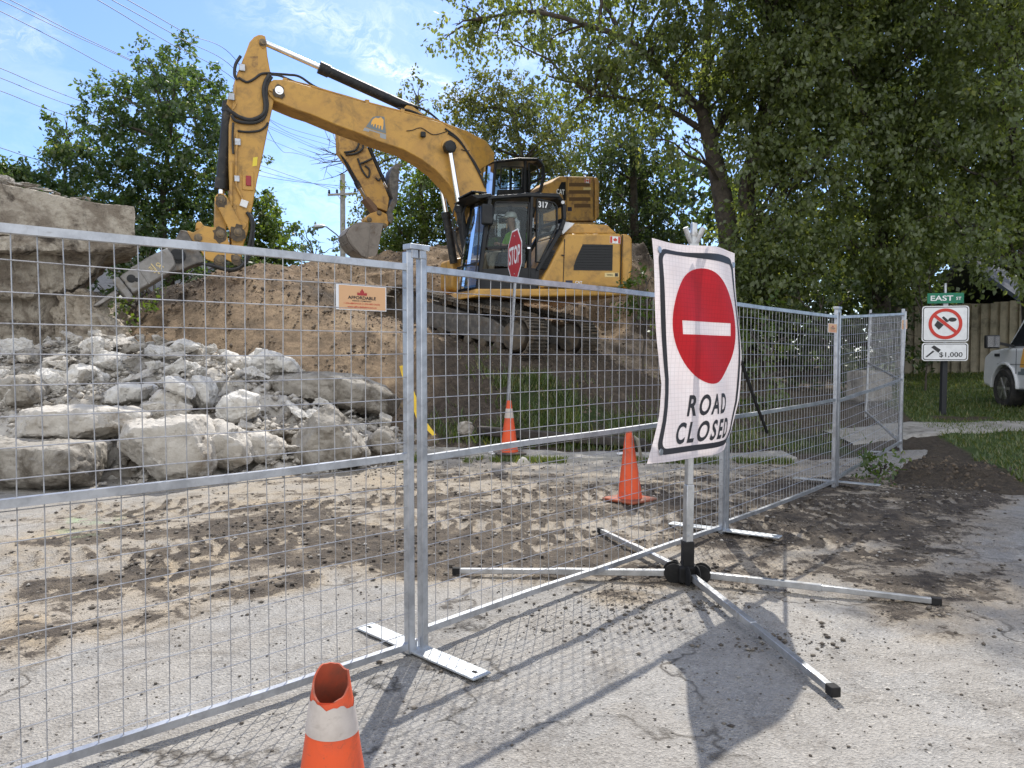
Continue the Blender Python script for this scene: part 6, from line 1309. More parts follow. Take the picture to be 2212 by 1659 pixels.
m = MB(); hc = at(-.02, 0, .865); m.lathe(hc, [(.125, 0), (.128, .03), (.115, .08), (.08, .115), (.03, .13)], 20, zz); m.box(hc + fw_ * .12, fw_ * .05, lf * .09, zz * .008); t.part('hard_hat', m, HAT, parent=body_o, sm=True)
m = MB()
for s in (1, -1): m.lathe(at(.07, .032 * s, .815), [(.011, 0), (.006, .008)], 10, fw_); m.lathe(at(-.03, .09 * s, .79), [(.028, 0), (.02, .012)], 10, lf * s)
m.prism([at(.07, .012, .79), at(.07, -.012, .79), at(.068, 0, .825)], [at(.1, .006, .785), at(.1, -.006, .785), at(.075, 0, .82)]); m.box(at(.074, 0, .755), fw_ * .004, lf * .022, zz * .005); t.part('face', m, SKIN, parent=body_o, sm=True)
# ================================================================== vegetation
BARK = mat('bark', (.09, .075, .06), (.04, .034, .028), 7, .95, bump=.8, bscale=18, bdist=.03)
LV_DARK = leaf_mat('leaf_dark', (.035, .058, .024), (.06, .092, .035), (.1, .13, .05), .42)
LV_MAPLE = leaf_mat('leaf_maple', (.085, .12, .045), (.14, .18, .065), (.23, .25, .1), .55)
LV_OLIVE = leaf_mat('leaf_olive', (.06, .08, .025), (.12, .14, .045), (.24, .2, .07), .5)
LV_BRIGHT = leaf_mat('leaf_bright', (.045, .085, .018), (.1, .15, .035), (.18, .21, .06), .5)
LV_SUMAC = leaf_mat('leaf_sumac', (.045, .085, .035), (.085, .14, .052), (.22, .23, .1), .52)
LV_FAR = leaf_mat('leaf_far', (.04, .065, .035), (.075, .105, .05), None, .4)
GRASSM = leaf_mat('grass_blade', (.06, .1, .025), (.11, .15, .045), (.24, .21, .1), .4)
DENS = 5.5; FDENS = 4.6
def quads_from(c, a, b, fold=None):
    """diamond leaves: centre base c, axis a, half width b"""
    v = np.stack([c, c + a * .45 + b, c + a, c + a * .45 - b], 1).reshape(-1, 3)
    return v, np.arange(len(v)).reshape(-1, 4)
def rdir(r, n):
    v = r.normal(size=(n, 3)); return v / np.linalg.norm(v, axis=1, keepdims=True)
def broad_leaves(r, blobs, size, per, droop=.5, spread=.55, sub=26):
    """blobs: centre(3), radii(3): leaf sprays scattered through each blob, denser towards its skin"""
    C = []; A = []; B = []; RN = []
    for (c, rad) in blobs:
        n = max(6, int(per * DENS * rad[0] * rad[2]))
        ns = max(3, n // sub); d = rdir(r, ns); rr = .35 + .65 * r.random(ns) ** .5; sc = np.array(c) + d * rr[:, None] * np.array(rad)
        axis = d * .7 + r.normal(size=(ns, 3)) * .5; axis[:, 2] -= droop * .7; axis /= np.linalg.norm(axis, axis=1, keepdims=True)
        k = r.integers(sub // 2, int(sub * 1.5), ns); idx = np.repeat(np.arange(ns), k); m = len(idx)
        ln = .12 + spread * r.random(m) * (.4 + .6 * r.random(m))
        p = sc[idx] + axis[idx] * ln[:, None] + r.normal(size=(m, 3)) * (.035 + .10 * spread)
        ld = axis[idx] * .5 + r.normal(size=(m, 3)) * .75; ld[:, 2] -= droop; ld /= np.linalg.norm(ld, axis=1, keepdims=True)
        w = np.cross(ld, r.normal(size=(m, 3)) + np.array([0, 0, .9])); w /= np.linalg.norm(w, axis=1, keepdims=True) + 1e-9
        s = size * r.uniform(.45, 1.5, m); C.append(p); A.append(ld * s[:, None]); B.append(w * (s * .3)[:, None]); RN.append(np.clip(.5 * r.random(ns)[idx] + .5 * r.random(m), 0, 1) ** 1.3)
    return np.concatenate(C), np.concatenate(A), np.concatenate(B), np.concatenate(RN)
def frond_leaves(r, blobs, fl, per, pairs=8):
    """long pinnate leaves: arching stalk with paired leaflets, in rosettes at the twig ends"""
    C = []; A = []; B = []; RN = []
    for (c, rad) in blobs:
        ns = max(2, int(per * FDENS * rad[0] * rad[2])); d = rdir(r, ns); rr = .25 + .75 * r.random(ns) ** .5
        tips = np.array(c) + d * rr[:, None] * np.array(rad) * np.array([1.05, 1.05, 1.5])
        for i in range(ns):
            nf = r.integers(6, 11); ph = r.uniform(0, 6.28); tint = r.random()
            for f in range(nf):
                az = ph + f * 2.399; el = r.uniform(-.05, .75); L_ = fl * r.uniform(.65, 1.15)
                o = np.array([math.cos(az) * math.cos(el), math.sin(az) * math.cos(el), math.sin(el)]); sd = np.array([-math.sin(az), math.cos(az), 0])
                tt = np.linspace(.2, 1, pairs); pts = tips[i] + o * (tt * L_)[:, None]; pts[:, 2] -= (tt ** 2) * L_ * .4
                tg = np.repeat(o[None], pairs, 0).copy(); tg[:, 2] -= tt * .9
                for s in (-1, 1):
                    dv = sd * s * .85 + tg * .45; dv[:, 2] -= .12; dv /= np.linalg.norm(dv, axis=1, keepdims=True); sz = fl * .3 * (1 - .45 * tt) * r.uniform(.85, 1.15, pairs)
                    wv = np.cross(dv, np.array([0, 0, 1.]) + r.normal(size=(pairs, 3)) * .25); wv /= np.linalg.norm(wv, axis=1, keepdims=True) + 1e-9
                    C.append(pts); A.append(dv * sz[:, None]); B.append(wv * (sz * .22)[:, None]); RN.append(np.clip(tint * .65 + .35 * r.random(pairs), 0, 1) ** 1.2)
    return np.concatenate(C), np.concatenate(A), np.concatenate(B), np.concatenate(RN)
def px_blob(px, py, rx, ry, D, thick=1.0):
    c = P(px, py, D); k = D / FPX; return (tuple(c), (rx * k, max(rx, ry) * k * thick, ry * k))
def limb(m, a, b, r0, r1, rr, wob=.08, n=7):
    a, b = Vector(a), Vector(b); L_ = (b - a).length; pts = []
    mid = a.lerp(b, .5) + Vector((0, 0, .12 * L_))
    off = [Vector((0, 0, 0))] + [Vector(rr.normal(size=3)) * wob * L_ * .35 for _ in range(n - 1)] + [Vector((0, 0, 0))]
    for i in range(n + 1):
        s = i / n; p = a.lerp(mid, s).lerp(mid.lerp(b, s), s) + off[i] * (s * (1 - s) * 3); pts.append(p)
    m.tube(pts, [r0 + (r1 - r0) * i / n for i in range(n + 1)], 7); return pts
def make_tree(name, label, base, trunk, blobs, leafm, kind='broad', seed=1, group=None, cat='tree', limb_r=.09, trunk_r=(.25, .12), every=1, extra=None, **kw):
    """trunk: 3-D points; blobs: list of (centre, radii)"""
    rr = np.random.default_rng(seed); base = Vector(base); t = Thing(name, base, label, cat, group)
    m = MB(); tp = [Vector(p) for p in trunk]; n = len(tp); fine = [Vector(q) for q in spline([tuple(p) for p in tp], 4)]
    m.tube(fine, [trunk_r[0] + (trunk_r[1] - trunk_r[0]) * i / (len(fine) - 1) for i in range(len(fine))], 12)
    if extra:
        for pts, r0, r1 in extra:
            f2 = spline([tuple(p) for p in pts], 4); m.tube(f2, [r0 + (r1 - r0) * i / (len(f2) - 1) for i in range(len(f2))], 9); fine += [Vector(q) for q in f2]
    for bi, (c, rad) in enumerate(blobs):
        if bi % every: continue
        c = Vector(c); cand = [p for p in fine if p.z < c.z + .2] or fine[:1]; a = min(cand, key=lambda p: (p - c).length + .35 * max(0, p.z - c.z + 1.2))
        dist = (c - a).length; r0 = min(limb_r, .02 + dist * .018); pts = limb(m, a, c, r0, .012, rr)
        for _ in range(3):
            e = c + Vector(rr.normal(size=3)).normalized() * min(rad) * .75; limb(m, pts[-2], e, .014, .004, rr, n=3)
    t.part('trunk', m, BARK, sm=True)
    if kind == 'broad': C, A, B, RN = broad_leaves(rr, blobs, **kw)
    else: C, A, B, RN = frond_leaves(rr, blobs, **kw)
    v, q = quads_from(C, A, B); v = v - np.array(base)
    t.part('crown', big_mesh('crown', v, q, {'rnd': ('FACE', RN)}), leafm); return t
def PB(lst, D, thick=1.0, jit=0, seed=0):
    r = np.random.default_rng(seed); return [px_blob(a, b, c, d, D + r.uniform(-jit, jit), thick) for a, b, c, d in lst]
# ---- left: tall trees with long compound leaves
sum1 = [(385, 115, 34, 34), (372, 160, 40, 34), (320, 135, 26, 30), (322, 175, 40, 32), (440, 165, 34, 28), (470, 195, 26, 30), (255, 190, 42, 26), (232, 205, 36, 24), (295, 225, 50, 36), (365, 215, 60, 40), (420, 225, 55, 36), (230, 262, 52, 32), (205, 255, 30, 22), (300, 280, 70, 42), (400, 290, 70, 44), (470, 260, 36, 50), (455, 330, 46, 44),
        (255, 330, 50, 36), (225, 350, 44, 36), (330, 350, 70, 46), (410, 370, 66, 46), (260, 400, 60, 44), (340, 420, 76, 50), (430, 430, 62, 54), (480, 400, 34, 60), (280, 470, 76, 46), (380, 490, 80, 50), (460, 500, 50, 60), (340, 550, 110, 50), (440, 565, 70, 44), (250, 540, 80, 40)]
b_ = P(360, 700, 28); make_tree('walnut_tree', 'tallest dark green tree with long feathery leaves, left of the excavator stick', (b_.x, 28, .5), [(b_.x, 28, .5), (b_.x + .2, 28, 3.5), (b_.x - .1, 28, 6.5), (b_.x + .3, 28, 9.8)], PB(sum1, 28, .8, 1.4, 1), LV_SUMAC, 'broad', 11, 'trees behind the site', size=.15, per=330, spread=.5, droop=.25, sub=34, trunk_r=(.22, .06))
sum2 = [(142, 262, 22, 22), (150, 290, 28, 26), (120, 292, 22, 16), (160, 325, 38, 30), (122, 335, 34, 24), (175, 360, 40, 30), (140, 375, 46, 34), (100, 380, 40, 28), (190, 410, 44, 36), (130, 425, 60, 40), (180, 460, 60, 44), (110, 475, 60, 40), (150, 520, 90, 40)]
b_ = P(150, 700, 26); make_tree('walnut_tree', 'pointed young tree with feathery leaves standing above the broken pier', (b_.x, 26, .4), [(b_.x, 26, .4), (b_.x, 26, 4), (b_.x - .05, 26, 7.6)], PB(sum2, 26, .8, .9, 2), LV_SUMAC, 'broad', 12, 'trees behind the site', size=.14, per=330, spread=.45, droop=.25, sub=34, trunk_r=(.16, .04))
sum3 = [(20, 358, 40, 18), (110, 440, 50, 40), (40, 520, 90, 50), (-20, 420, 60, 40),  (-30, 380, 50, 30), (35, 385, 46, 24), (75, 400, 40, 24), (10, 420, 60, 34), (-50, 440, 60, 40), (70, 440, 60, 34), (30, 480, 70, 40), (-60, 510, 80, 40)]
b_ = P(20, 700, 25); make_tree('walnut_tree', 'low spreading tree at the far left edge behind the pier', (b_.x, 25, .4), [(b_.x, 25, .4), (b_.x - .1, 25, 3), (b_.x, 25, 5)], PB(sum3, 25, .8, .9, 3), LV_SUMAC, 'broad', 13, 'trees behind the site', size=.14, per=330, spread=.45, droop=.25, sub=34, trunk_r=(.14, .05))
ash = [(562, 322, 14, 20), (556, 300, 10, 14), (540, 440, 40, 34), (560, 470, 44, 30), (595, 490, 34, 26), (520, 490, 40, 44), (560, 520, 60, 36), (600, 535, 30, 26), (540, 565, 60, 36), (595, 575, 44, 26), (510, 400, 26, 40), (515, 345, 16, 30), (530, 520, 50, 50), (580, 545, 50, 40), (620, 560, 34, 24), (560, 430, 30, 30)]
b_ = P(545, 700, 30); make_tree('ash_tree', 'sunlit feathery tree just right of the excavator stick', (b_.x, 30, 1), [(b_.x, 30, 1), (b_.x + .1, 30, 4), (b_.x, 30, 7.5)], PB(ash, 30, .9, 1, 4), LV_BRIGHT, 'broad', 14, 'trees behind the site', size=.15, per=300, spread=.5, droop=.25, sub=34, trunk_r=(.15, .04))
# thin bare-topped spruce
b_ = P(592, 560, 40); t = Thing('spruce_tree', (b_.x, 40, 1), 'thin sparse spruce tip rising against the sky beside the stick', 'tree'); m = MB(); tp = P(590, 415, 40); m.tube([(b_.x, 40, 1), (b_.x, 40, 5), tp], [.12, .06, .012], 7); rr = np.random.default_rng(4)
for k in range(26):
    s = k / 26; p = Vector((b_.x, 40, 5)).lerp(tp, s); a = k * 2.4; L_ = 1.1 * (1 - s) + .15; e = p + Vector((math.cos(a) * L_, math.sin(a) * L_, -.12 * L_)); m.tube([p, p.lerp(e, .6) - Vector((0, 0, .04)), e], [.022, .016, .006], 4)
t.part('trunk', m, BARK)
C = []; A = []; B = []
for k in range(26):
    s = k / 26; p = np.array(Vector((b_.x, 40, 5)).lerp(tp, s)); a = k * 2.4; L_ = 1.1 * (1 - s) + .15
    for q in range(40): w = rr.random(); C.append(p + np.array([math.cos(a), math.sin(a), -.12]) * L_ * w); d = rr.normal(size=3) * .6 + np.array([math.cos(a), math.sin(a), -.2]); d /= np.linalg.norm(d); A.append(d * .16); B.append(np.cross(d, [0, 0, 1]) * .03)
v, q = quads_from(np.array(C), np.array(A), np.array(B)); t.part('crown', big_mesh('crown', v - np.array([b_.x, 40, 1]), q, {'rnd': ('FACE', rr.random(len(q)))}), LV_DARK)
# distant trees
far = [(650, 505, 26, 26), (640, 530, 40, 26), (690, 520, 30, 24), (700, 545, 60, 26), (655, 490, 14, 20), (725, 535, 30, 24), (625, 560, 40, 20), (760, 555, 50, 24)]
b_ = P(680, 640, 60); make_tree('distant_tree', 'hazy grey green tree far behind, left of the utility pole', (b_.x, 60, 1), [(b_.x, 60, 1), (b_.x, 60, 6), (b_.x, 60, 9)], PB(far, 60, .8, 2, 5), LV_FAR, 'broad', 15, 'trees behind the site', size=.26, per=14, spread=.9, trunk_r=(.25, .08))
# olive tree behind the boom
ol = [(1003, 225, 40, 26), (975, 215, 20, 16), (1065, 185, 40, 26), (1050, 210, 40, 30), (1120, 205, 44, 28), (1165, 205, 30, 24), (1030, 260, 50, 30), (1100, 250, 60, 36), (1170, 250, 50, 32), (1215, 270, 36, 30), (1060, 300, 60, 34), (1140, 310, 66, 40), (1210, 320, 44, 34), (1240, 300, 24, 30), (1180, 365, 60, 34), (1225, 375, 36, 26), (1000, 300, 40, 26), (1250, 345, 16, 20), (1120, 360, 60, 30), (1060, 350, 50, 30)]
b_ = P(1130, 640, 33); make_tree('boxelder_tree', 'pale olive tree with seed clusters behind the excavator boom', (b_.x, 33, 2.5), [(b_.x, 33, 2.5), (b_.x - .3, 33, 6), (b_.x, 33, 9), (b_.x - .4, 33, 11.6)], PB(ol, 33, .8, 1.6, 6), LV_OLIVE, 'broad', 16, 'trees behind the site', size=.14, per=330, spread=.6, trunk_r=(.25, .07))
tw = [(905, 190, 16, 20), (885, 215, 14, 14), (925, 215, 14, 14), (905, 240, 20, 14), (890, 180, 8, 10)]
b_ = P(905, 640, 34); make_tree('sparse_tree', 'thin half bare treetop showing above the excavator boom', (b_.x, 34, 2.5), [(b_.x, 34, 2.5), (b_.x + .1, 34, 8), (b_.x, 34, 12.4)], PB(tw, 34, .8, .5, 7), LV_OLIVE, 'broad', 17, 'trees behind the site', size=.16, per=60, spread=.5, trunk_r=(.14, .03))
br = [(925, 365, 40, 26), (960, 385, 44, 28), (900, 395, 40, 26), (875, 425, 38, 26), (930, 425, 60, 34), (980, 430, 40, 40), (890, 465, 56, 34), (950, 475, 56, 36), (860, 500, 48, 28), (910, 515, 66, 34), (970, 520, 40, 30), (835, 530, 36, 22), (880, 545, 60, 24), (985, 360, 20, 26)]
b_ = P(915, 640, 28); make_tree('boxelder_tree', 'bright green bushy tree below the arch of the boom', (b_.x, 28, 2.6), [(b_.x, 28, 2.6), (b_.x + .1, 28, 5), (b_.x - .1, 28, 7.6)], PB(br, 28, .8, 1.2, 8), LV_BRIGHT, 'broad', 18, 'trees behind the site', size=.13, per=420, spread=.5, trunk_r=(.18, .06))
md = [(790, 300, 30, 20), (830, 290, 34, 20), (870, 300, 34, 22), (800, 335, 30, 22), (850, 330, 40, 26), (890, 330, 30, 24), (770, 405, 22, 18), (785, 440, 24, 20), (800, 470, 34, 24), (770, 470, 26, 20), (820, 400, 26, 26), (745, 330, 16, 16), (780, 500, 30, 20)]
b_ = P(815, 640, 38); dead = []
rr = np.random.default_rng(6); root_ = P(775, 345, 38)
for (ax, ay) in [(672, 355), (690, 318), (705, 300), (715, 385), (680, 335), (735, 300), (722, 345), (700, 362), (745, 285)]:
    e = P(ax, ay, 38 + rr.uniform(-.6, .6)); mdp = Vector(root_).lerp(e, .5) + Vector((0, 0, rr.uniform(-.2, .45))); dead.append(([tuple(root_), tuple(mdp), tuple(e)], .045, .006))
    for _ in range(4): q = mdp.lerp(e, rr.random()); e2 = q + (e - root_).normalized() * .6 + Vector(rr.normal(size=3)) * .5; dead.append(([tuple(q), tuple(q.lerp(e2, .5)), tuple(e2)], .015, .004))
make_tree('half_dead_tree', 'half dead tree with bare twigs reaching left under the boom', (b_.x, 38, 2), [(b_.x, 38, 2), (b_.x - .2, 38, 7), tuple(root_), (root_.x + .6, 38, root_.z + 1.3)], PB(md, 38, .8, 1, 9), LV_OLIVE, 'broad', 19, 'trees behind the site', size=.14, per=150, spread=.6, trunk_r=(.2, .07), extra=dead)
# dark dense trees right of the machines
dk = [(1335, 265, 30, 26), (1375, 280, 34, 26), (1300, 300, 34, 28), (1345, 310, 50, 34), (1400, 320, 44, 34), (1290, 350, 40, 34), (1350, 365, 60, 36), (1415, 370, 40, 36), (1290, 400, 36, 34), (1340, 420, 60, 40), (1405, 425, 54, 40), (1310, 465, 50, 36), (1380, 480, 60, 40), (1440, 480, 46, 40), (1345, 520, 60, 36), (1420, 530, 60, 36), (1380, 565, 60, 30), (1450, 570, 50, 36), (1440, 620, 50, 30)]
b_ = P(1370, 640, 26); make_tree('maple_tree', 'dark rounded tree standing directly behind the tail of the excavators', (b_.x, 26, 2.5), [(b_.x, 26, 2.5), (b_.x, 26, 5.5), (b_.x - .1, 26, 9)], PB(dk, 26, .8, 1.2, 10), LV_DARK, 'broad', 20, 'trees behind the site', size=.12, per=400, spread=.5, droop=.7, trunk_r=(.22, .08))
# big maple with the leaning trunk
mp = [(985, 55, 26, 22), (960, 85, 20, 20), (1015, 85, 20, 22), (1005, 15, 44, 22), (1045, 45, 36, 30), (1075, 85, 26, 26), (1090, 20, 50, 30), (1105, 95, 20, 20), (1130, 60, 40, 34), (1165, 25, 60, 34), (1180, 90, 30, 30), (1220, 60, 50, 36), (1200, 130, 32, 28), (1185, 165, 24, 20), (1250, 110, 50, 36), (1225, 190, 40, 30), (1285, 165, 50, 40), (1240, 235, 44, 26), (1290, 225, 50, 34), (1345, 190, 56, 40), (1300, 40, 70, 40), (1350, 120, 60, 44), (1370, 60, 60, 40), (1380, 240, 50, 30), (1415, 180, 56, 44), (1440, 100, 60, 50), (1450, 40, 60, 40), (1440, 250, 44, 28), (1500, 150, 56, 50), (1520, 70, 60, 50), (1590, 100, 66, 50), (1580, 30, 70, 44),
      (1140, -40, 90, 44), (1260, -50, 90, 50), (1380, -50, 100, 54), (1500, -60, 100, 60), (1620, -60, 100, 60), (1320, -150, 120, 70), (1480, -160, 130, 80), (1620, -170, 120, 80), (1470, 300, 36, 26), (1410, 300, 30, 18), (1340, 150, 60, 44), (1400, 110, 60, 44), (1480, 200, 60, 44), (1550, 200, 60, 50), (1600, 170, 60, 50), (1320, 90, 60, 40), (1480, 20, 70, 50), (1560, 130, 60, 50)]
tr = [P(1600, 690, 20), P(1578, 540, 20), P(1556, 400, 20), P(1535, 310, 20), P(1518, 240, 20)]
ex = [([P(1520, 245, 20), P(1440, 165, 19.5), P(1360, 90, 19), P(1270, 55, 18.5), P(1150, 25, 18.2), P(1040, 40, 18)], .12, .025), ([P(1520, 245, 20), P(1525, 150, 20.4), P(1530, 30, 20.8), P(1540, -120, 21)], .16, .06), ([P(1530, 290, 20), P(1450, 240, 20), P(1370, 215, 19.6), P(1280, 205, 19)], .09, .02), ([P(1535, 310, 20), P(1590, 200, 20.4), P(1640, 90, 20.6), P(1690, -30, 21)], .14, .05)]
make_tree('maple_tree', 'tall maple with a forked leaning trunk and branches drooping over the excavators', tuple(tr[0]), [tuple(p) for p in tr], PB(mp, 19.4, .9, 1.6, 11), LV_MAPLE, 'broad', 21, 'trees behind the site', size=.115, per=330, spread=.55, droop=.75, trunk_r=(.32, .17), limb_r=.045, extra=[([tuple(p) for p in a], b, c) for a, b, c in ex])
# right mass: three big trees
def mass(x0, x1, y0, y1, n, r0, r1, seed, D0, D1):
    r = np.random.default_rng(seed); out = []
    for _ in range(n): out.append(px_blob(r.uniform(x0, x1), r.uniform(y0, y1), r.uniform(r0, r1), r.uniform(r0, r1) * .8, r.uniform(D0, D1), .8))
    return out
bl = mass(1610, 1800, -180, 620, 84, 56, 84, 1, 17.5, 21.5) + mass(1420, 1850, -560, -150, 34, 60, 100, 6, 15.5, 19) + mass(1480, 2000, -640, -300, 20, 55, 90, 9, 14, 17) + mass(1480, 1620, 560, 680, 10, 46, 60, 5, 19, 23)
tr = [P(1655, 700, 20), P(1640, 540, 20), P(1612, 420, 20), P(1650, 250, 20), P(1680, 60, 20)]
make_tree('maple_tree', 'massive leafy maple in the middle of the dark tree wall, its bare trunk showing', tuple(tr[0]), [tuple(p) for p in tr], bl, LV_MAPLE, 'broad', 22, 'trees behind the site', size=.115, per=235, spread=.6, droop=.7, trunk_r=(.3, .13), limb_r=.05)
bl = mass(1790, 2010, -150, 600, 84, 56, 86, 2, 17.5, 22.5) + mass(1800, 2150, -560, -150, 26, 60, 100, 7, 15.5, 19)
tr = [P(1905, 720, 20.5), P(1900, 500, 20.5), P(1890, 250, 20.5), P(1900, 40, 20.5)]
make_tree('maple_tree', 'wide leafy maple behind the litter sign end of the fence', tuple(tr[0]), [tuple(p) for p in tr], bl, LV_MAPLE, 'broad', 23, 'trees behind the site', size=.115, per=235, spread=.6, droop=.7, trunk_r=(.24, .1), limb_r=.05)
bl = mass(2000, 2330, -150, 560, 84, 56, 90, 3, 16.5, 22.5) + mass(2100, 2500, -500, -150, 22, 60, 100, 8, 15, 19)
tr = [P(2230, 720, 20), P(2215, 480, 20), P(2190, 250, 20), P(2180, 30, 20)]
make_tree('maple_tree', 'leafy maple above the wooden fence at the right edge', tuple(tr[0]), [tuple(p) for p in tr], bl, LV_MAPLE, 'broad', 24, 'trees behind the site', size=.115, per=235, spread=.6, droop=.7, trunk_r=(.24, .1), limb_r=.05)
# undergrowth: shrubs
def shrub(label, lst, D, leafm, seed, name='shrub', **kw):
    x = sum(a for a, *_ in lst) / len(lst); lo = max(b + d for a, b, c, d in lst); p = P(x, lo, D); z = float(H(np.array([p.x]), np.array([D]))[0]); k = dict(size=.12, per=200, spread=.35, droop=.3); k.update(kw)
    make_tree(name, label, (p.x, D, z), [(p.x, D, z), (p.x, D, z + .3 * (lo - min(b - d for a, b, c, d in lst)) * D / FPX), (p.x + .03, D, z + .6 * (lo - min(b - d for a, b, c, d in lst)) * D / FPX)], PB(lst, D, .8, .5, seed), leafm, 'broad', seed, 'shrubs along the tree line', 'shrub', trunk_r=(.03, .012) if name == 'shrub' else (.008, .004), limb_r=.03 if name == 'shrub' else .006, **k)
shrub('dark shrub mass left of the dirt covered fence panel', [(1500, 650, 50, 36), (1560, 640, 56, 40), (1460, 690, 50, 40), (1530, 700, 60, 40), (1600, 690, 60, 44), (1480, 740, 50, 34), (1560, 760, 56, 34)], 18.5, LV_DARK, 41)
shrub('pale green wispy shrub seen through the third fence panel', [(1620, 720, 26, 22), (1650, 700, 30, 26), (1690, 730, 40, 24), (1640, 750, 36, 26), (1680, 770, 46, 26), (1630, 790, 40, 26), (1700, 800, 40, 26), (1650, 830, 50, 26), (1615, 850, 36, 22)], 14.2, LV_BRIGHT, 42, size=.1, per=120)
shrub('dark shrub below the maple behind the fence corner', [(1720, 640, 50, 36), (1770, 660, 56, 40), (1820, 650, 50, 40), (1730, 710, 56, 44), (1790, 730, 56, 44), (1840, 720, 46, 40), (1750, 780, 56, 36), (1820, 790, 50, 34)], 17.5, LV_DARK, 43)
shrub('shadowed shrub between the last fence post and the litter sign', [(1890, 640, 46, 40), (1940, 660, 46, 40), (1900, 710, 46, 40), (1960, 720, 40, 40), (1890, 770, 40, 30), (1945, 775, 40, 26)], 19.5, LV_DARK, 44)
shrub('leafy branch clump hanging left of the street name plate', [(1985, 600, 44, 30), (1960, 560, 50, 36), (2010, 570, 40, 30), (2060, 590, 40, 24)], 18.0, LV_MAPLE, 45, size=.13, per=80)
shrub('tangled dark green bush on the bank behind the road closed sign', [(1395, 600, 26, 24), (1375, 625, 26, 20), (1400, 645, 30, 22), (1360, 655, 26, 16), (1390, 680, 36, 22), (1420, 620, 24, 24)], 15.2, LV_BRIGHT, 46, size=.1, per=150)
shrub('leafy weeds over the edge of the bank above the hammer', [(295, 640, 24, 14), (320, 628, 18, 12), (270, 655, 16, 12), (285, 670, 14, 10)], 14.0, LV_BRIGHT, 47, size=.09, per=200)
hr = np.random.default_rng(49); shrub('long dark hedge under the trees behind the fence corner', [(x_ + hr.uniform(-20, 20), y_ + hr.uniform(-16, 16), 52, 44) for x_ in range(1480, 2010, 44) for y_ in (620, 680, 740)], 22.5, LV_DARK, 49, size=.17, per=150)
shrub('low dark hedge behind the hammer and the broken pier', [(200, 560, 60, 50), (260, 540, 60, 50), (310, 560, 50, 40), (210, 620, 50, 36), (260, 610, 50, 36), (420, 585, 60, 16), (500, 560, 60, 24), (560, 590, 50, 24)], 23, LV_DARK, 48, size=.15, per=60)
# far wood closing the gaps
r = np.random.default_rng(55); wb = [px_blob(r.uniform(1230, 2500), r.uniform(360, 770), r.uniform(70, 100), r.uniform(60, 80), r.uniform(29, 36), .8) for _ in range(110)] + [px_blob(r.uniform(-300, 480), r.uniform(470, 640), r.uniform(70, 90), r.uniform(40, 56), r.uniform(33, 38), .8) for _ in range(26)] + [px_blob(r.uniform(1950, 2600), r.uniform(180, 560), r.uniform(70, 100), r.uniform(60, 80), r.uniform(34, 38), .8) for _ in range(34)]
C, A, B, RN = broad_leaves(r, wb, .3, 18, spread=1.0); v, q = quads_from(C, A, B)
tag(link('far_wood', big_mesh('far_wood', v, q, {'rnd': ('FACE', RN)}), LV_DARK), kind='stuff', label='dark wood closing the view behind the trees', cat='wood')
# ---- grass
def grass(name, n, region, hgt, m, label, zf, seed, wid=.006):
    r = np.random.default_rng(seed); x, y, keep = region(r, n); x, y = x[keep], y[keep]; z = zf(x, y); n = len(x); h = hgt * r.uniform(.4, 1.3, n)
    ang = r.uniform(0, 6.28, n); lean = r.uniform(.15, 1.3, n); a = np.stack([np.cos(ang) * lean * h, np.sin(ang) * lean * h, h], 1); b = np.stack([-np.sin(ang), np.cos(ang), np.zeros(n)], 1) * (wid * r.uniform(.7, 1.5, n))[:, None]
    c = np.stack([x, y, z - .01], 1); v = np.stack([c - b, c + b, c + a * .6 + b * .7, c + a], 1).reshape(-1, 3); q = np.arange(len(v)).reshape(-1, 4)
    return tag(link(name, big_mesh(name, v, q, {'rnd': ('FACE', r.random(n))}), m), kind='stuff', label=label, cat='grass')
def reg_lawn(r, n):
    x = r.uniform(4.8, 15, n); y = 7.7 + 15 * r.random(n) ** 1.5; return x, y, (r.random(n) > lawn_bare(x, y) * 1.05) & (fbm(x * 2, y * 2, octv=3, seed=4) > .3)
grass('lawn_grass', 90000, reg_lawn, .075, GRASSM, 'short lawn grass on the verge by the litter sign', lawn_z, 61, .008)
def reg_bank(r, n):
    k = r.integers(0, 6, n); cx = np.array([.3, 1.4, .2, 3.4, 4.4, 1.0])[k]; cy = np.array([13.2, 12.4, 11.7, 12.2, 14.5, 11.5])[k]; sx = np.array([.45, .6, 1.0, .8, .6, 1.2])[k]; sy = np.array([.55, .4, .25, .7, 1.6, .22])[k]
    x = cx + r.normal(size=n) * sx; y = cy + r.normal(size=n) * sy; return x, y, (y > 11.1) & (x < 5.4) & (fbm(x * 2.2, y * 2.2, octv=3, seed=14) > .45)
grass('bank_grass', 10000, reg_bank, .16, GRASSM, 'rough weeds and grass growing on the bank below the excavator', H, 62, .008)
def reg_kerb(r, n):
    x = r.uniform(-1.6, 4.6, n); y = 10.3 + r.normal(size=n) * .09 - .04 * x; return x, y, fbm(x * 1.8, y * .5, octv=3, seed=24) > .47
grass('kerb_grass', 9000, reg_kerb, .07, GRASSM, 'strip of weeds along the front of the kerb path', lambda x, y: np.maximum(H(x, y), 0) + .01, 63)
# leafy weed on the dirt pile
shrub('small leafy weed growing on the dark dirt pile by the fence', [(1880, 1006, 14, 9), (1900, 1000, 16, 10), (1915, 1008, 12, 8), (1892, 1016, 14, 7)], 8.9, LV_BRIGHT, 64, name='weed', size=.06, per=260, spread=.1)

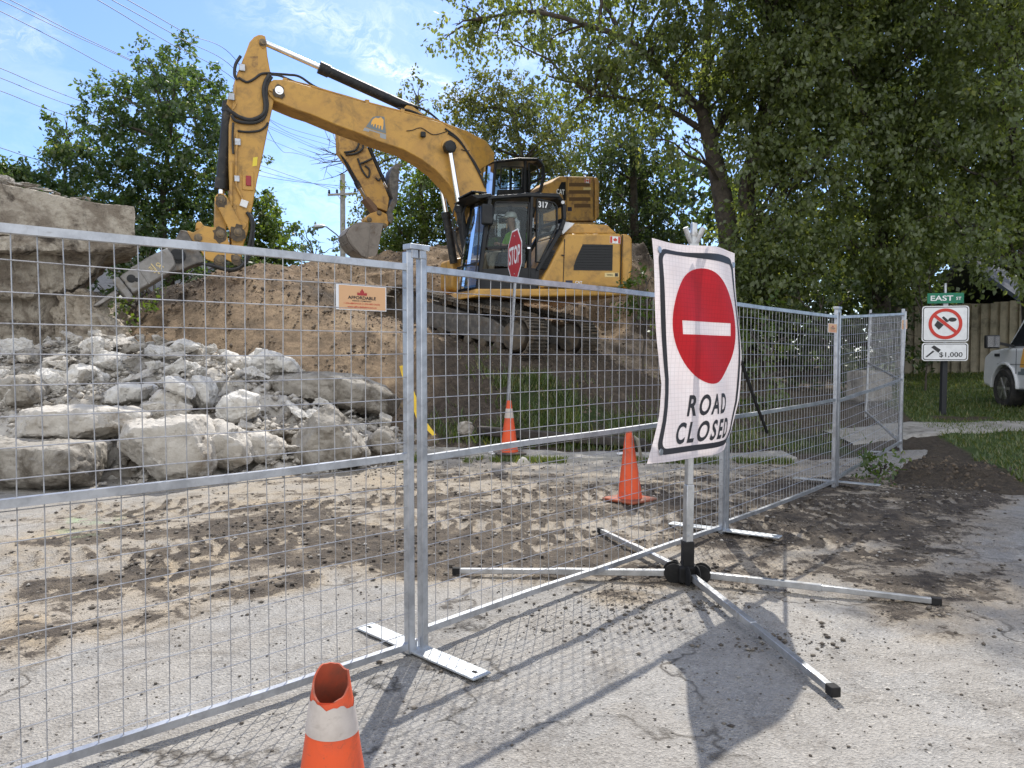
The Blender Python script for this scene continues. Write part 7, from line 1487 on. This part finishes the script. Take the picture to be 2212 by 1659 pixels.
# ================================================================== utility pole, cables
pole_x = P(740, 500, 45).x; t = Thing('utility_pole', (pole_x, 45, 1), 'grey utility pole with one crossarm behind the excavator stick', 'utility pole')
WOODP = mat('weathered_pole', (.36, .34, .31), (.25, .235, .21), 6, .9)
pt = P(740, 376, 45); m = MB(); m.tube([(pole_x, 45, .5), (pole_x, 45, 5), tuple(pt)], [.19, .17, .14], 14); t.part('pole', m, WOODP, sm=True)
m = MB(); a, b = P(708, 421, 44.8), P(771, 418, 44.8); m.beam(a, b, .1, .12); m.beam(P(728, 419, 44.75), P(738, 434, 44.8), .04, .03); m.beam(P(752, 419, 44.75), P(742, 434, 44.8), .04, .03); t.part('crossarm', m, WOODP, bevel=.01)
m = MB()
ins = [(711, 413), (728, 412), (767, 410)]
for q in ins: p = P(q[0], q[1] + 5, 44.8); m.lathe(p, [(.05, 0), (.075, .06), (.05, .1), (.07, .14), (.03, .22)], 12)
t.part('insulator', m, BLACK, sm=True)
m = MB(); q = [P(740, 520, 45), P(725, 505, 44.6), P(705, 490, 44.2), P(690, 487, 44)]; m.tube(q, .04, 8); t.part('lamp_arm', m, GALV, sm=True)
m = MB(); m.lathe(P(690, 488, 44) - Vector((.35, 0, .05)), [(.05, 0), (.14, .1), (.12, .5), (.05, .65)], 12, (1, 0, .05)); t.part('lamp_head', m, GALV, sm=True)
CABLE = mat('cable', (.05, .055, .06), rough=.6)
def cable(pts, label, r_=.0115, sag=.12):
    V = [P(a, b, D) for a, b, D in pts]; f2 = [Vector(q) for q in spline([tuple(v) for v in V], 14)]; m = MB(); c = f2[0]; m.tube(f2, r_, 5)
    o = link('power_line', m.mesh('power_line', c), CABLE); o.location = c; tag(o, label, 'power line', 'overhead power lines')
cable([(-220, 62, 18), (0, 147, 22), (182, 221, 28), (565, 358, 40), (711, 408, 44.8)], 'upper of the three cables running to the pole crossarm')
cable([(-220, 88, 18), (0, 168, 22), (165, 232, 28), (561, 369, 40), (728, 407, 44.8)], 'middle cable of the three running to the pole crossarm')
cable([(-220, 118, 18), (0, 196, 22), (182, 263, 28), (560, 379, 40), (767, 405, 44.8)], 'lowest cable of the three running to the pole crossarm')
cable([(0, -110, 16), (211, 0, 20), (361, 90, 25), (501, 167, 30), (585, 259, 37), (712, 302, 46), (900, 350, 60)], 'lowest of the three cables crossing behind the top of the stick')
cable([(0, -130, 16), (242, 0, 20), (392, 84, 25), (504, 147, 30), (590, 266, 37), (702, 311, 46), (900, 362, 60)], 'middle of the three cables crossing behind the top of the stick')
cable([(0, -150, 16), (276, 0, 20), (400, 71, 25), (512, 133, 30), (600, 316, 38), (670, 340, 46), (900, 420, 60)], 'highest of the three cables crossing behind the top of the stick')
cable([(-250, -110, 16), (0, 0, 20), (150, 72, 24), (300, 140, 29), (480, 230, 38), (700, 330, 55)], 'upper left cable above the tallest tree, left of the pair')
cable([(-200, -105, 16), (22, 0, 20), (160, 71, 24), (303, 139, 29), (480, 227, 38), (700, 324, 55)], 'upper left cable running close beside its twin')
cable([(-250, -95, 16), (0, 24, 20), (140, 95, 24), (277, 167, 29), (480, 260, 38), (700, 350, 55)], 'lone cable just below the close pair at the upper left')
cable([(-250, 240, 18), (0, 319, 22), (84, 346, 25), (300, 410, 32), (560, 480, 45)], 'single low cable passing behind the left tree at the frame edge')

# ================================================================== house at the left, house and fence at the right
SIDING = mat('beige_siding', (.5, .46, .36), (.45, .41, .32), 4, .7); ROOFG = mat('grey_shingles', (.13, .135, .15), (.095, .1, .11), 12, .95, bump=.4, bscale=50, spec=.05)
hx0, hx1 = P(150, 650, 31).x, P(470, 650, 31).x; t = Thing('house', (hx0, 31, .8), 'beige sided house with a grey roof half hidden behind the hammer and the mound', 'house')
m = MB(); m.abox(hx0, hx1, 31, 36, .6, 4.0)
t.part('wall', m, SIDING)
m = MB()
for k in range(24): z = .8 + k * .14; m.abox(hx0, hx1, 30.985, 31.0, z, z + .012)
t.part('siding_laps', m, mat('siding_shadow_gap', (.4, .37, .29), rough=.8))
m = MB(); fr = [(hx0 - .3, 30.6, 3.95), (hx1 + .3, 30.6, 3.95), (hx1 + .3, 33.5, 5.6), (hx0 - .3, 33.5, 5.6)]; m.prism(fr, [(x, y, z - .15) for x, y, z in fr]); fr = [(hx0 - .3, 36.4, 3.95), (hx1 + .3, 36.4, 3.95), (hx1 + .3, 33.5, 5.6), (hx0 - .3, 33.5, 5.6)]; m.prism(fr, [(x, y, z - .15) for x, y, z in fr]); t.part('roof', m, ROOFG)
m = MB(); m.abox(P(328, 640, 30.9).x, P(336, 640, 30.9).x, 30.85, 30.97, .8, 3.9); t.part('corner_trim', m, WHITEP)
BOARD = mat('weathered_fence_boards', (.25, .22, .165), (.17, .15, .11), 3, .85, bump=.3, bscale=30, dirt=(.1, .09, .07), dirt_scale=2)
t = Thing('board_fence', (14, 22, 1), 'tall weathered board on board wooden fence behind the lawn at the right', 'wooden fence')
m = MB(); x = 11.0; k = 0; rr = np.random.default_rng(3)
while x < 24:
    z = Hs(x, 22.0) ; y = 22 - (x - 11) * .12 + (.0 if k % 2 else -.06); m.box((x, y, z + .95), Vector((.075, -.009, 0)), Vector((0, .011, 0)), Vector((0, 0, .98 + rr.uniform(-.01, .01)))); x += .125; k += 1
t.part('boards', m, BOARD)
m = MB()
for z in (.35, 1.5): m.beam((11, 22.04, Hs(11, 22) + z), (24, 20.5, Hs(24, 20.5) + z), .05, .1)
t.part('fence_rail', m, BOARD)
t = Thing('house', (18, 26, 1), 'low house with a grey shingled roof showing over the wooden fence at the right', 'house')
m = MB(); m.abox(17.6, 25, 26, 33, .5, 3.2); t.part('wall', m, mat('dark_brown_wall', (.22, .2, .17), (.16, .145, .125), 3, .8))
m = MB(); fr = [(17.1, 25.4, 3.05), (25.5, 25.4, 3.05), (25.5, 29.5, 5.2), (17.1, 29.5, 5.2)]; m.prism(fr, [(x, y, z - .16) for x, y, z in fr]); fr = [(17.1, 33.6, 3.05), (25.5, 33.6, 3.05), (25.5, 29.5, 5.2), (17.1, 29.5, 5.2)]; m.prism(fr, [(x, y, z - .16) for x, y, z in fr]); t.part('roof', m, ROOFG)
m = MB(); m.beam((17.1, 25.33, 2.98), (25.5, 25.33, 2.98), .1, .13); t.part('gutter', m, WHITEP)

# ================================================================== white pickup at the right edge
hd = Vector((.12, .9928, 0)).normalized(); lf = Vector((-hd.y, hd.x, 0)); wf = P(2165, 842, 15.3); gz = P(2165, 884, 15.3).z
def TW(u, v, z): return Vector((wf.x, wf.y, gz)) + hd * u - lf * v + Vector((0, 0, z))           # u forward from the front axle, v to the right from the left tyre face
t = Thing('pickup_truck', TW(-1.8, 1, 0), 'white pickup truck parked on the lawn with a company mark on its door', 'pickup truck')
TWH = mat('truck_white_paint', (.72, .73, .74), (.66, .67, .68), 3, .3, coat=.6); TB = mat('truck_black_plastic', (.02, .021, .023), rough=.6); TYRE = mat('tyre_rubber', (.02, .02, .02), (.05, .045, .04), 9, .85); RIM = mat('alloy_rim', (.5, .5, .51), rough=.3, metal=.8)
def arch(c, r_): return [(c + r_ * math.cos(a), .42 + r_ * math.sin(a)) for a in np.linspace(math.pi, 0, 12)]
side = [(-4.85, .62), (-4.85, 1.16), (-2.05, 1.18), (-1.98, 1.2), (.05, 1.22), (.6, 1.17), (.85, 1.05), (.9, .6), (.85, .45)] + arch(0, .5)[::-1] + [(-.55, .4), (-3.05, .4)] + arch(-3.6, .5)[::-1] + [(-4.2, .5)]
m = MB(); m.prism([TW(u, .04, z) for u, z in side], [TW(u, 1.94, z) for u, z in side]); t.part('body', m, TWH, bevel=.05, seg=3)
cabp = [(-2.0, 1.19), (-1.95, 1.72), (-1.75, 1.86), (-.75, 1.86), (-.5, 1.8), (.12, 1.22)]
m = MB(); m.prism([TW(u, .12, z) for u, z in cabp], [TW(u, 1.86, z) for u, z in cabp]); t.part('cab', m, TWH, bevel=.05, seg=3)
TGL = glass_mat('truck_glass', (.12, .13, .14), .14)
for nm, pl in (('front_window', [(-.92, 1.24), (-.92, 1.76), (-.6, 1.76), (-.02, 1.25)]), ('rear_window', [(-1.85, 1.24), (-1.82, 1.7), (-1.0, 1.76), (-1.0, 1.24)])):
    m = MB(); m.prism([TW(u, .1, z) for u, z in pl], [TW(u, .14, z) for u, z in pl]); t.part(nm, m, mat(nm + '_glass', (.02, .022, .026), rough=.08), bevel=.01)
m = MB(); ws = [(-.46, 1.78, .25), (.1, 1.26, .22), (.1, 1.26, 1.76), (-.46, 1.78, 1.73)]; m.prism([TW(u + .02, v, z + .015) for u, z, v in ws], [TW(u, v, z) for u, z, v in ws]); t.part('windscreen', m, mat('windscreen_glass', (.02, .022, .026), rough=.08))
for c in (0, -3.6):
    for v, sgn_ in ((.0, 1), (1.98, -1)):
        cc = TW(c, v, .42); ax = -lf * sgn_
        m = MB(); m.lathe(cc, [(.24, .02), (.36, .0), (.4, .04), (.41, .08), (.41, .2), (.38, .26), (.25, .26)], 30, ax); w = t.part('wheel', m, TYRE, sm=True)
        m = MB(); m.lathe(cc + ax * .05, [(.25, -.03), (.24, 0), (.2, .03), (.2, .1)], 26, ax)
        for k in range(6):
            a = k * math.pi / 3; d = Vector((0, 0, 1)) * math.sin(a) + hd * math.cos(a); m.beam(cc + ax * .03, cc + ax * .03 + d * .235, .05, .03, ax)
        m.lathe(cc + ax * .0, [(.03, -.0), (.05, .01), (.06, .05)], 14, ax); t.part('rim', m, RIM, parent=w, sm=True)
m = MB(); pts = arch(0, .52); fr = [TW(u, .0, z) for u, z in pts + [(u * .9, .42 + (z - .42) * .9) for u, z in pts[::-1]]]; m.prism(fr, [p - lf * .1 for p in fr]); t.part('fender_flare', m, TWH, bevel=.015)
m = MB(); mc = TW(-.15, -.28, 1.34); m.box(mc, hd * .06, lf * .13, Vector((0, 0, .13))); o = t.part('mirror', m, TB, bevel=.03, seg=3)
m = MB(); m.box(mc - hd * .063, hd * .003, lf * .11, Vector((0, 0, .105))); t.part('mirror_glass', m, CHROME, parent=o)
m = MB(); m.beam(mc, TW(-.2, .1, 1.25), .05, .05); t.part('mirror_arm', m, TB, parent=o)
m = MB(); m.beam(TW(-.6, .06, .4), TW(-3.0, .06, .4), .14, .05); t.part('running_board', m, TB, bevel=.015)
m = MB()
for u in (-.42, -1.0, -1.95): m.beam(TW(u, .037, .48), TW(u, .037, 1.2), .01, .008, lf)
m.beam(TW(.3, .036, .9), TW(-4.8, .036, .88), .008, .01, lf); t.part('door_seams', m, TB)
for u in (-.95, -1.85): m = MB(); m.beam(TW(u, .02, 1.1), TW(u + .16, .02, 1.1), .03, .03); t.part('door_handle', m, TB)
m = MB(); m.box(TW(.3, .03, 1.08), hd * .09, lf * .01, Vector((0, 0, .03))); t.part('side_badge', m, TB)
def tr2(pts, off=.034): return [TW(u, off, z) for u, z in pts]
m = MB(); m.poly(tr2([(-.56, .84), (-.82, .84), (-.78, 1.06), (-.72, 1.14), (-.7, 1.2), (-.67, 1.2), (-.64, 1.1), (-.6, 1.0)])); o = t.part('company_mark', m, ORANGEP)
m = MB(); m.poly(tr2([(-.5, .7), (-.88, .7), (-.88, .76), (-.78, .76), (-.78, .82), (-.6, .82), (-.6, .76), (-.5, .76)])); t.part('mark_base', m, GREYP, parent=o)
m = MB(); text_fit(m, 'A', TW(-1.1, .034, 1.02), -hd, Vector((0, 0, 1)), lf, 0, .2, .18, .03); text_fit(m, 'C', TW(-1.1, .034, .8), -hd, Vector((0, 0, 1)), lf, 0, .18, .16, .03); t.part('door_lettering', m, GREYP, parent=o)
m = MB()
for v in (.3, 1.68): m.box(TW(-4.86, v, .95), hd * .02, lf * .1, Vector((0, 0, .18)))
t.part('tail_lamp', m, bpy.data.materials['red_reflector'], bevel=.01)
